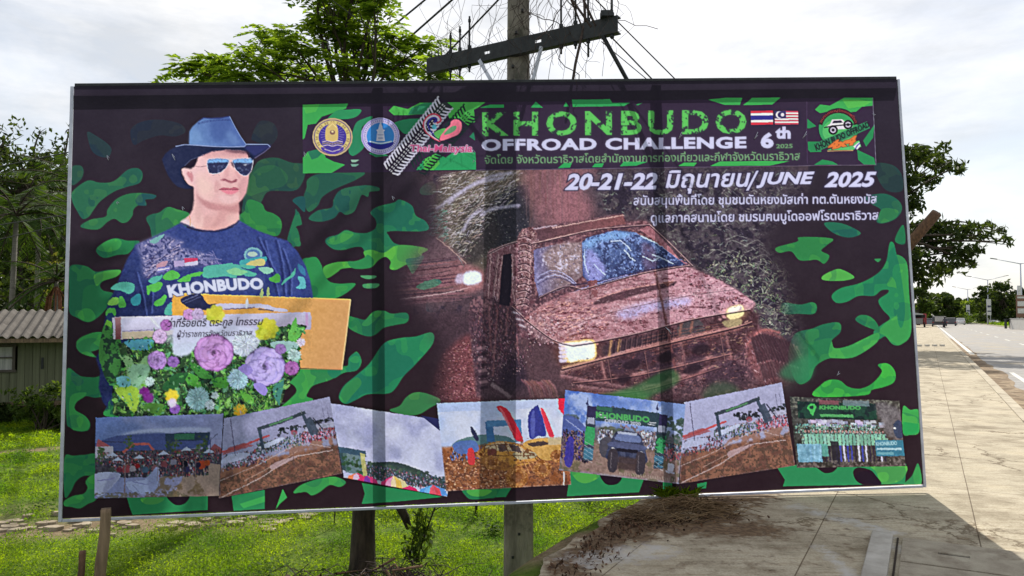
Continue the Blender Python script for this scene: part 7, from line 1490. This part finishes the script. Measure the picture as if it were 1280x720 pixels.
# buggies
m = frame(((546, 504), (707, 498), (714, 606), (558, 614)), (166, 184, 226), (196, 200, 226))
comp(mask([[m(0, .1), m(1, .1), m(1, .45), m(0, .45)]]), (204, 208, 228), .8, step(N30, .35, .6)); fill([m(.12, .44), m(.3, .38), m(.5, .4), m(.56, .5), m(.12, .52)], (92, 124, 130)); rect(m, 0, .5, 1, 1, (150, 96, 66), 1, 1, 40)
dirt = [m(.02, .62), m(.3, .6), m(.5, .7), m(.55, 1), m(0, 1)]
comp(mask([[m(0, .55), m(1, .55), m(1, 1), m(0, 1)]]), (90, 56, 46), .8, step(N3, .52, .64))
scatter(dirt, 500, lambda x, y: ell(x, y, RN.uniform(.5, 1.7), RN.uniform(.4, 1.1), vary((206, 160, 130) if RN.random() < .6 else (110, 66, 50), 25), .85, n=6))
rect(m, .36, .23, .42, .46, (66, 110, 160)); rect(m, .37, .22, .64, .29, (84, 130, 176)); rect(m, .58, .22, .64, .48, (72, 120, 168)); rect(m, .42, .3, .58, .36, (190, 200, 224), .6)
def feather(a, b, w, col): stroke([m(*a), m((a[0]+b[0])/2+.0, (a[1]+b[1])/2), m(*b)], w*.6, col, 1, .2, w1=w, sm=True)
fill([m(.46, .08), m(.5, .06), m(.56, .14), m(.64, .42), m(.64, .48), m(.58, .44), m(.52, .2)], (196, 48, 66)); fill([m(.48, .09), m(.51, .12), m(.57, .35), m(.55, .33)], (220, 120, 130), .7)
fill([m(.7, .18), m(.76, .08), m(.79, .09), m(.83, .4), m(.77, .42), m(.7, .44)], (56, 60, 140)); fill([m(.72, .2), m(.75, .13), m(.74, .4), m(.71, .42)], (96, 104, 180), .7); fill([m(.8, .12), m(.83, .14), m(.89, .42), m(.85, .42)], (206, 60, 84)); fill([m(.94, -.02), m(1, -.02), m(1, .46), m(.96, .46), m(.98, .2), m(.94, .12)], (214, 44, 74), 1, False)
fill([m(.24, .3), m(.26, .29), m(.3, .42), m(.27, .44)], (46, 50, 80))
crowd(m, .06, .5, .32, .66, 70, [(66, 96, 170), (120, 150, 206), (60, 50, 60), (120, 70, 50)], 2); fill([m(.1, .46), m(.26, .44), m(.28, .56), m(.12, .58)], (84, 110, 176), .9)
fill([m(.2, .56), m(.23, .52), m(.25, .56), m(.25, .7), m(.2, .7)], (196, 60, 66))
BG = (196, 142, 74)
fill([m(.3, .62), m(.34, .5), m(.46, .46), m(.6, .5), m(.72, .62), m(.74, .7), m(.6, .76), m(.5, .8), m(.36, .74)], BG, 1, jit=36); fill([m(.34, .52), m(.46, .47), m(.6, .52), m(.66, .6), m(.52, .58), m(.4, .56)], (196, 176, 150), .9); fill([m(.36, .55), m(.42, .55), m(.42, .64), m(.36, .62)], (110, 60, 60), .9); ell(*m(.47, .54), 2.6, 2.2, (60, 46, 46), .9); ell(*m(.55, .53), 2.2, 2, (60, 46, 46), .9); fill([m(.56, .6), m(.72, .6), m(.74, .66), m(.6, .68)], (176, 166, 140), .9); comp(mask([[m(.54, .58), m(.74, .58), m(.74, .68), m(.56, .7)]]), (70, 56, 50), .7, step(N3, .55, .62))
for (a, b) in (((.34, .5), (.33, .62)), ((.42, .465), (.43, .6)), ((.5, .47), (.52, .6)), ((.6, .5), (.62, .62)), ((.34, .5), (.6, .5)), ((.33, .62), (.72, .64)), ((.68, .47), (.67, .58)), ((.84, .45), (.85, .56)), ((.67, .58), (1, .6)), ((.46, .7), (.56, .78)), ((.72, .62), (.74, .7))): stroke([m(*a), m(*b)], 1.1, (96, 62, 44), .85)
fill([m(.44, .5), m(.5, .49), m(.52, .57), m(.45, .58)], (84, 66, 66), .9, False); fill([m(.53, .5), m(.6, .52), m(.63, .6), m(.55, .58)], (76, 62, 66), .9, False); fill([m(.71, .5), m(.8, .485), m(.82, .54), m(.72, .56)], (66, 56, 60), .9, False)
fill([m(.36, .68), m(.5, .7), m(.52, .78), m(.4, .78)], (140, 90, 54), .8, blur=.6); fill([m(.33, .6), m(.36, .66), m(.33, .74), m(.29, .68)], (150, 100, 60), .8, blur=.5); comp(mask([[m(.3, .46), m(.76, .46), m(.76, .82), m(.3, .82)]]), (110, 70, 46), .6, step(N3, .56, .64)); comp(mask([[m(.62, .44), m(1, .44), m(1, .72), m(.62, .72)]]), (120, 78, 50), .6, step(N3, .56, .64))
for k in range(7): stroke([m(.6+k*.03, .68), m(.64+k*.035, .86-k*.01)], 1.2, (206, 150, 100), .9)
for k in range(4): stroke([m(.58, .72+k*.035), m(.84, .7+k*.035)], .9, (130, 80, 56), .8)
fill([m(.64, .52), m(.7, .46), m(.84, .45), m(1, .52), m(1, .68), m(.8, .7), m(.72, .6)], (200, 156, 90), 1, jit=34); fill([m(.68, .5), m(.8, .48), m(.84, .52), m(.72, .54)], (70, 56, 60), .9); rect(m, .84, .44, .98, .53, (190, 176, 150), .8)
for (u, v, r) in ((.57, .88, 14), (.38, .7, 9), (.78, .8, 11), (.9, .66, 8), (.3, .6, 5)):
    x, y = m(u, v); ell(x, y, r, r, (150, 98, 58), 1, jit=60); ell(x, y, r*.5, r*.5, (120, 74, 48), .8, jit=40)
    for k in range(int(r*5)):
        a = RN.uniform(0, 6.283); q = r*RN.uniform(.5, 1.02); ell(x+q*math.cos(a), y+q*math.sin(a), .9, .7, vary((196, 140, 86), 30), .8, n=6)
stroke([m(.95, .84), m(.94, 1)], 1.6, (206, 206, 216), .9); stroke([m(.95, .5), m(.95, .8)], 1.4, (170, 150, 130), .8)
done()
# start gate
m = frame(((706.5, 487.5), (857, 505.5), (848, 605), (699, 588)), (72, 104, 186), (150, 170, 214))
comp(mask([[m(0, 0), m(1, 0), m(1, .5), m(0, .5)]]), (176, 190, 226), .8, step(N30, .45, .65)*step(N8, .35, .6)); rect(m, 0, .56, 1, 1.0, (140, 116, 110), 1, 2, 26); rect(m, .2, .4, 1, .62, (96, 92, 90), .8, 3, 30)
comp(mask([[m(0, .55), m(1, .6), m(1, 1), m(0, 1)]]), (92, 88, 66), .7, step(N8, .52, .66)); trees(m, .34, .52, .3, .16, (64, 76, 84), 40); trees(m, .86, 1, .6, .42, (74, 92, 88), 110); trees(m, 0, .14, .5, .2, (80, 96, 110), 40); trees(m, .3, .5, .5, .1, (84, 92, 84), 40)
fill([m(0, .32), m(.12, .34), m(.2, .5), m(0, .56)], (78, 92, 156), .9); stroke([m(.02, .36), m(.18, .5)], 1, (160, 170, 210), .8); crowd(m, 0, .5, .24, .86, 170, [(56, 50, 74), (84, 64, 90), (60, 56, 130), (110, 92, 106), (40, 36, 50)], 2.2); fill([m(.05, .6), m(.1, .6), m(.1, .92), m(.04, .9)], (60, 54, 150), .9)
for (u0, u1) in ((.19, .27), (.78, .86)):
    rect(m, u0, .16, u1, .84, (60, 70, 86)); rect(m, u0, .42, u1, .64, (60, 150, 96)); rect(m, u0+.01, .3, u1-.01, .38, (176, 180, 206), .8); rect(m, u0, .16, u1, .3, (52, 48, 84)); rect(m, u0, .68, u1, .82, (70, 130, 160), .7); comp(mask([[m(u0, .4), m(u1, .4), m(u1, .84), m(u0, .84)]]), (40, 52, 60), .8, step(N8, .55, .6))
    for k in range(5): stroke([m(u0, .6+k*.05), m(u1, .66+k*.05)], .6, (190, 200, 216), .6)
rect(m, .27, .145, .79, .33, (48, 66, 78)); rect(m, .27, .15, .4, .2, (60, 130, 90), .5)
rect(m, .3, .25, .37, .26, (180, 186, 200)); rect(m, .3, .275, .37, .285, (180, 186, 200)); rect(m, .71, .27, .77, .28, (180, 186, 200)); rect(m, .7, .295, .77, .305, (180, 186, 200))
crowd(m, .3, .44, .42, .6, 60, [(70, 76, 100), (150, 156, 186), (110, 92, 96), (180, 184, 206)], 2); crowd(m, .6, .4, .78, .6, 90, [(70, 76, 100), (160, 166, 196), (110, 92, 96), (190, 190, 206)], 2); crowd(m, .86, .52, 1, .7, 60, [(70, 76, 100), (150, 156, 186), (150, 80, 90)], 2)
fill([m(.32, .58), m(.36, .52), m(.42, .54), m(.44, .7), m(.36, .78), m(.32, .7)], (74, 72, 84), .95)
fill([m(.41, .56), m(.46, .43), m(.63, .43), m(.68, .56), m(.71, .66), m(.7, .8), m(.4, .8), m(.39, .64)], (62, 66, 92), 1, jit=30); fill([m(.45, .54), m(.48, .45), m(.62, .45), m(.65, .54)], (110, 124, 170), .9); rect(m, .46, .43, .62, .46, (176, 184, 206), .8); fill([m(.42, .57), m(.67, .57), m(.69, .63), m(.41, .63)], (84, 90, 126), .9); rect(m, .46, .64, .64, .68, (36, 34, 48)); ell(*m(.43, .65), 2, 1.4, (190, 190, 206)); ell(*m(.67, .66), 2, 1.4, (190, 190, 206))
for u in (.44, .67): fill([m(u-.04, .68), m(u+.03, .68), m(u+.035, .92), m(u-.035, .92)], (60, 54, 64), 1); stroke([m(u-.02, .7), m(u-.015, .9)], 1, (120, 112, 120), .7)
rect(m, .48, .74, .64, .9, (70, 56, 58), .9, 1); 
for k in range(10): ell(*m(.48+.015*k, .36+.012*(k % 3)), 1.3, 2, vary((110, 96, 100), 40), .9, n=7)
fill([m(.9, .76), m(.95, .77), m(.94, .86), m(.9, .85)], (206, 206, 222)); fill([m(.89, .85), m(.95, .86), m(.95, .88), m(.89, .87)], (190, 190, 206)); crowd(m, .86, .6, .92, .72, 10, [(206, 130, 130), (170, 120, 130)], 2)
for (u, v) in ((.19, .06), (.77, .02)): stroke([m(u, v), m(u, .2)], .7, (60, 60, 96), .9); fill([m(u-.015, v+.08), m(u, v+.02), m(u+.012, v+.1)], (50, 50, 96))
for k in range(24): stroke([m(.5+k*.02, .93+.005*(k % 3)), m(.506+k*.02, .97)], 1, (170, 160, 150), .6)
done()
for c_i in range(3): CAN[..., c_i] += .38*(CAN[..., c_i]-blur_m(CAN[..., c_i], 2))+.25*(CAN[..., c_i]-blur_m(CAN[..., c_i], 6))
# printed sheet grain
CAN += ((N3-.5)*5)[..., None]
np.clip(CAN, 0, 255, out=CAN)
# ================================================================ the billboard
corner_px = [(93, 108), (1121, 99), (1154, 605), (78, 648)]         # TL TR BR BL
BYAW, BLEAN = .085, .045
BN = Vector((-math.sin(BYAW)*math.cos(BLEAN), math.cos(BYAW)*math.cos(BLEAN), -math.sin(BLEAN)))   # normal, away from the camera
BP = Vector((0, 6.45, EYE-1.5))
def onb(x, y, off=0.0):
    r = ray(x, y); t = (BP-EYEV).dot(BN)/r.dot(BN); return EYEV+r*t-BN*off
BC = [onb(*p) for p in corner_px]
def buv(u, v, off=0.0):
    return (BC[0]*(1-u)+BC[1]*u)*(1-v)+(BC[3]*(1-u)+BC[2]*u)*v-BN*off
board = empty('billboard', tuple((BC[2]+BC[3])/2), 'huge camouflage event billboard with a muddy jeep and a man in a blue hat', 'billboard')

# ---- the wording, set from real glyph outlines
def glyphs(body, bold, shear, space):
    cu = bpy.data.curves.new('text', 'FONT'); cu.body = body; cu.offset = bold; cu.shear = shear; cu.space_character = space; cu.resolution_u = 3; cu.fill_mode = 'FRONT'
    o = bpy.data.objects.new('text', cu); COL.objects.link(o); bpy.context.view_layer.update()
    me = o.to_mesh(); V = np.empty(len(me.vertices)*3, np.float32); me.vertices.foreach_get('co', V); V = V.reshape(-1, 3)[:, :2].copy()
    F = [tuple(p.vertices) for p in me.polygons]; o.to_mesh_clear(); bpy.data.objects.remove(o); bpy.data.curves.remove(cu)
    return V, F
def letter(body, quad, col, bold=.012, shear=0.0, space=1.0, outline=None, owid=.05, grunge=None, path=None):
    """print a line of type into the artwork; quad = top-left, top-right, bottom-right, bottom-left"""
    V, F = glyphs(body, bold, shear, space); lo = V.min(0); hi = V.max(0)
    jobs = [(V, F, col, grunge)]
    if outline: V2, F2 = glyphs(body, bold+owid, shear, space); jobs.insert(0, (V2, F2, outline, None))
    Q = [np.array(p, float) for p in quad] if quad else None
    for (v, f, c, g) in jobs:
        w = (v-lo)/(hi-lo)
        if path: P = np.array([path(a, b) for a, b in w])
        else: A_1 = w[:, :1]; B_1 = w[:, 1:]; P = (Q[3]*(1-A_1)+Q[2]*A_1)*(1-B_1)+(Q[0]*(1-A_1)+Q[1]*A_1)*B_1
        m = mask([P[list(t)] for t in f])
        if g: comp(m, g, .75); comp(m, c, 1, np.maximum(step(N3*.5+N8*.5, .40, .45), .0))
        else: comp(m, c)
LAV = (206, 206, 240); DKO = (44, 36, 62)
letter('KHONBUDO', ((603, 140.5), (933, 137), (933, 168), (603, 171)), (96, 196, 96), .03, 0, 1.3, None, grunge=(50, 60, 66))
letter('OFFROAD CHALLENGE', ((602, 174.5), (933, 171), (933, 186), (602, 189.5)), LAV, .045, 0, 1.08)
letter('จัดโดย จังหวัดนราธิวาสโดยสำนักงานการท่องเที่ยวและกีฬาจังหวัดนราธิวาส', ((606, 193.5), (1000, 188), (1000, 200.5), (606, 205.5)), (120, 168, 122), .012)
letter('6', ((950.5, 166), (967, 166), (967, 186), (950.5, 186)), LAV, .05)
letter('th', ((969, 159), (988.5, 158.5), (988.5, 174), (969, 174)), LAV, .05)
letter('2025', ((970, 180.5), (991, 180), (991, 185.5), (970, 186)), (110, 158, 112), .03)
letter('20-21-22', ((706, 217.5), (822, 216), (822, 237.5), (706, 238.5)), LAV, .04, .25, 1.0, DKO)
letter('มิถุนายน', ((832, 213.5), (938, 212), (937, 241.5), (832, 243)), LAV, .022, .2, 1.0, DKO)
letter('/', ((936, 214.5), (948, 214), (945, 238), (932, 239)), LAV, .01, .1, 1.0, DKO)
letter('JUNE', ((945, 216), (1018, 215), (1018, 235), (945, 236)), LAV, .04, .25, 1.02, DKO)
letter('2025', ((1030, 215.5), (1096, 214.5), (1095, 234), (1030, 235)), LAV, .04, .25, 1.02, DKO)
letter('สนับสนุนพื้นที่โดย ชุมชนตันหยงมัสเก่า ทต.ตันหยงมัส', ((792, 243), (1096, 241.5), (1096, 258.5), (792, 261)), LAV, .018, 0, 1.0, DKO, .04)
letter('ดูแลภาคสนามโดย ชมรมฅนบูโดออฟโรดนราธิวาส', ((813.5, 265), (1098, 262), (1098, 279), (813.5, 283)), LAV, .018, 0, 1.0, DKO, .04)
letter('ว่าที่ร้อยตรี ตระกูล โทธรรม', ((210, 397.5), (330, 396), (329, 409.5), (210, 413)), (36, 30, 46), .014, .2)
letter('ผู้ว่าราชการจังหวัดนราธิวาส', ((222, 413), (317, 411.5), (316, 421.5), (222, 425)), (44, 38, 58), .01, .2)
def arcmap(q, sag):
    Q = [np.array(p, float) for p in q]
    def f(a, b):
        p = (Q[3]*(1-a)+Q[2]*a)*(1-b)+(Q[0]*(1-a)+Q[1]*a)*b; return p[0], p[1]-sag*4*a*(1-a)
    return f
letter('KHONBUDO', None, (212, 216, 240), .06, 0, 1.06, (40, 50, 110), .04, path=arcmap(((209, 357), (329, 347.5), (330.5, 362.5), (212.5, 372.5)), 2.5))
letter('Thai-Malaysia', ((513, 181.5), (591, 181), (590, 193.5), (513, 192.5)), (206, 74, 128), .02, .1, 1.0, (216, 200, 226), .05)
letter('KHONBUDO', ((745, 514.3), (812, 521), (812, 528.8), (745, 522.5)), (84, 176, 96), .05, 0, 1.06)
letter('OFFROAD 2020', ((756, 523.6), (801, 528), (801, 532.5), (756, 528)), (200, 204, 222), .04)
letter('KHONBUDO', ((1024, 507), (1076, 507.6), (1076, 512.6), (1024, 512)), (84, 176, 96), .05)
letter('KHONBUDO', ((1095, 552.5), (1121, 551.5), (1121.5, 556.5), (1095, 557.5)), (170, 206, 214), .04)
letter('KHON BUDO OFFROAD', ((1017.5, 180.8), (1085, 152), (1087.3, 159), (1020.3, 189.5)), (30, 30, 38), .04)
letter('4x4', ((1034, 178), (1071, 169.5), (1070, 181), (1034.5, 188.5)), (226, 120, 60), .06, .25, 1.0, (60, 40, 44), .04)
def arc(a, b):
    th = math.pi*(1.1+.8*a); r = 20.8+4.6*b; return 1048+r*math.cos(th), 160+r*.92*math.sin(th)
letter('ชมรมฅนบูโดออฟโรด', None, (196, 70, 70), .01, path=arc)

def banner_mat(name, attr=None, col=None, col2=None):
    """thin vinyl print: part of the daylight on its back comes through"""
    m = bpy.data.materials.new(name); m.use_nodes = True; t = m.node_tree; n = t.nodes; l = t.links
    o = n['Material Output']; b = n['Principled BSDF']; b.inputs['Roughness'].default_value = .5; b.inputs['Specular IOR Level'].default_value = .14
    if attr: a = n.new('ShaderNodeAttribute'); a.attribute_name = attr; src = a.outputs['Color']
    else:
        c = n.new('ShaderNodeTexCoord'); ns = n.new('ShaderNodeTexNoise'); ns.inputs['Scale'].default_value = 46 if col2 else 3; ns.inputs['Detail'].default_value = 4; l.new(c.outputs['Object'], ns.inputs['Vector'])
        r = n.new('ShaderNodeValToRGB'); l.new(ns.outputs['Fac'], r.inputs[0])
        r.color_ramp.elements[0].position = .385 if col2 else .3; r.color_ramp.elements[1].position = .41 if col2 else .7
        r.color_ramp.elements[0].color = (*(col2 or tuple(q*.9 for q in col)), 1); r.color_ramp.elements[1].color = (*col, 1); src = r.outputs[0]
    l.new(src, b.inputs['Base Color'])
    tr = n.new('ShaderNodeBsdfTranslucent'); l.new(src, tr.inputs['Color']); ms = n.new('ShaderNodeMixShader'); ms.inputs[0].default_value = .43
    c = n.new('ShaderNodeTexCoord'); ns = n.new('ShaderNodeTexNoise'); ns.inputs['Scale'].default_value = 1.1; ns.inputs['Detail'].default_value = 3; ns.inputs['Distortion'].default_value = .6; l.new(c.outputs['Object'], ns.inputs['Vector'])
    bp = n.new('ShaderNodeBump'); bp.inputs['Strength'].default_value = .22; bp.inputs['Distance'].default_value = .05; l.new(ns.outputs['Fac'], bp.inputs['Height']); l.new(bp.outputs[0], b.inputs['Normal'])
    l.new(b.outputs[0], ms.inputs[1]); l.new(tr.outputs[0], ms.inputs[2]); l.new(ms.outputs[0], o.inputs['Surface'])
    return m
GAIN = np.array(PRINT_GAIN, np.float32)
def ink(c):
    """print colour -> reflectance of the ink on the vinyl"""
    return tuple(min(.92, float(v*g)) for v, g in zip(lin(c), GAIN))
NU, NV = 1400, 710
us = np.linspace(0, 1, NU+1); vsn = np.linspace(0, 1, NV+1); UU, VV = np.meshgrid(us, vsn)
C4 = np.array([list(c) for c in BC])
PW = ((C4[0]*(1-UU[..., None])+C4[1]*UU[..., None])*(1-VV[..., None])+(C4[3]*(1-UU[..., None])+C4[2]*UU[..., None])*VV[..., None]).reshape(-1, 3)
flat_PW = PW.copy()
ripple = .0035*np.sin(UU*61+3*np.sin(VV*5))*(.4+.6*np.sin(UU*9.4)**2)+.003*np.sin(VV*38+4*np.sin(UU*7))*np.cos(UU*3)**2+.006*np.sin(VV*math.pi)*np.sin(UU*3*math.pi)**2
PW = PW-np.array(list(BN))*(.004+ripple.reshape(-1, 1)*np.clip(12*np.minimum.reduce([UU, 1-UU, VV, 1-VV]), 0, 1).reshape(-1, 1))
q = flat_PW-np.array(list(EYEV)); c_, s_ = math.cos(PITCH), math.sin(PITCH)
dep = q[:, 1]*c_+q[:, 2]*s_; upc = -q[:, 1]*s_+q[:, 2]*c_
pxs = 640+FPX*q[:, 0]/dep; pys = 360-FPX*upc/dep
fx = np.clip((pxs-X0)*S, 0, CW-1.01); fy = np.clip((pys-Y0)*S, 0, CH-1.01); xi = fx.astype(int); yi = fy.astype(int); ax = (fx-xi)[:, None]; ay = (fy-yi)[:, None]
smp = (CAN[yi, xi]*(1-ax)+CAN[yi, xi+1]*ax)*(1-ay)+(CAN[yi+1, xi]*(1-ax)+CAN[yi+1, xi+1]*ax)*ay
sv = smp/255; lv = np.where(sv <= .04045, sv/12.92, ((sv+.055)/1.055)**2.4)*GAIN
idx = np.arange((NU+1)*(NV+1)).reshape(NV+1, NU+1)
FF = np.stack([idx[:-1, :-1], idx[1:, :-1], idx[1:, 1:], idx[:-1, 1:]], -1).reshape(-1, 4)
bm_ = np_mesh('banner', PW, FF, True)
at_ = bm_.color_attributes.new('print', 'FLOAT_COLOR', 'POINT')
at_.data.foreach_set('color', np.concatenate([np.clip(lv, 0, .92), np.ones((len(lv), 1))], 1).astype(np.float32).ravel())
banner = link('banner', bm_, banner_mat('printed_vinyl', 'print'), board)

# ---- the tubular frame behind and around the sheet
def member(u0, v0, u1, v1, w, d, name, m, off, grow=0.0):
    a = buv(u0, v0, -off); b = buv(u1, v1, -off); e = (b-a).normalized()*grow
    mb = MB(); mb.bar(a-e, b+e, w, d, up=BN); return mb.build(name, m, board, .002)
fx0, fx1 = -.0025, 1.0022
member(fx0, -.0, fx0, 1.008, .026, .034, 'frame_edge', M['steel'], .012)
member(fx1, -.0, fx1, 1.008, .022, .034, 'frame_edge', M['steel'], .012)
member(0, 1.006, 1, 1.006, .020, .03, 'frame_edge', M['steel'], .012)
member(0, -.004, 1, -.004, .026, .03, 'frame_edge', M['dark_steel'], .016)
member(0, .018, 1, .018, .03, .10, 'frame_rail', M['dark_steel'], .08)
for u in (.348, .688):
    a = buv(u, .004, -.052); b = buv(u, 1.0, -.052)
    if u > .6: b = Vector((b.x, b.y, -.05))
    else: b = buv(u, 1.0, -.052)
    mb = MB(); mb.bar(a, b, .085, .075, up=BN); mb.build('support_post', M['rust'] if u > .6 else M['wood'], board, .004)
# twisted wire ties through the sheet
for (x, y, dx, dy) in ((134, 194, 3, 7), (215, 192, 5, 9), (147, 252, 1, 4), (380, 190, 2, 8), (490, 245, 2, 6), (591, 187, 0, 7), (848, 174, 3, -8), (942, 175, 4, -9), (1003, 173, 4, -8), (1090, 142, 1, 4), (572, 320, 8, 14), (228, 258, 2, 6), (832, 409, 6, 8), (1045, 470, 2, -6), (300, 512, 3, 8), (375, 511, 3, 6), (592, 200, -1, 5), (800, 462, 2, 1)):
    a, b = onb(x, y, .004), onb(x+dx, y+dy, .022); mb = MB(); mb.tube([a, (a+b)/2-BN*.008, b], .0028, 5); mb.tube([a, onb(x+dx*.3+3, y+dy*.6, .02)], .0022, 5)
    mb.build('tie_wire', M['steel'], board)
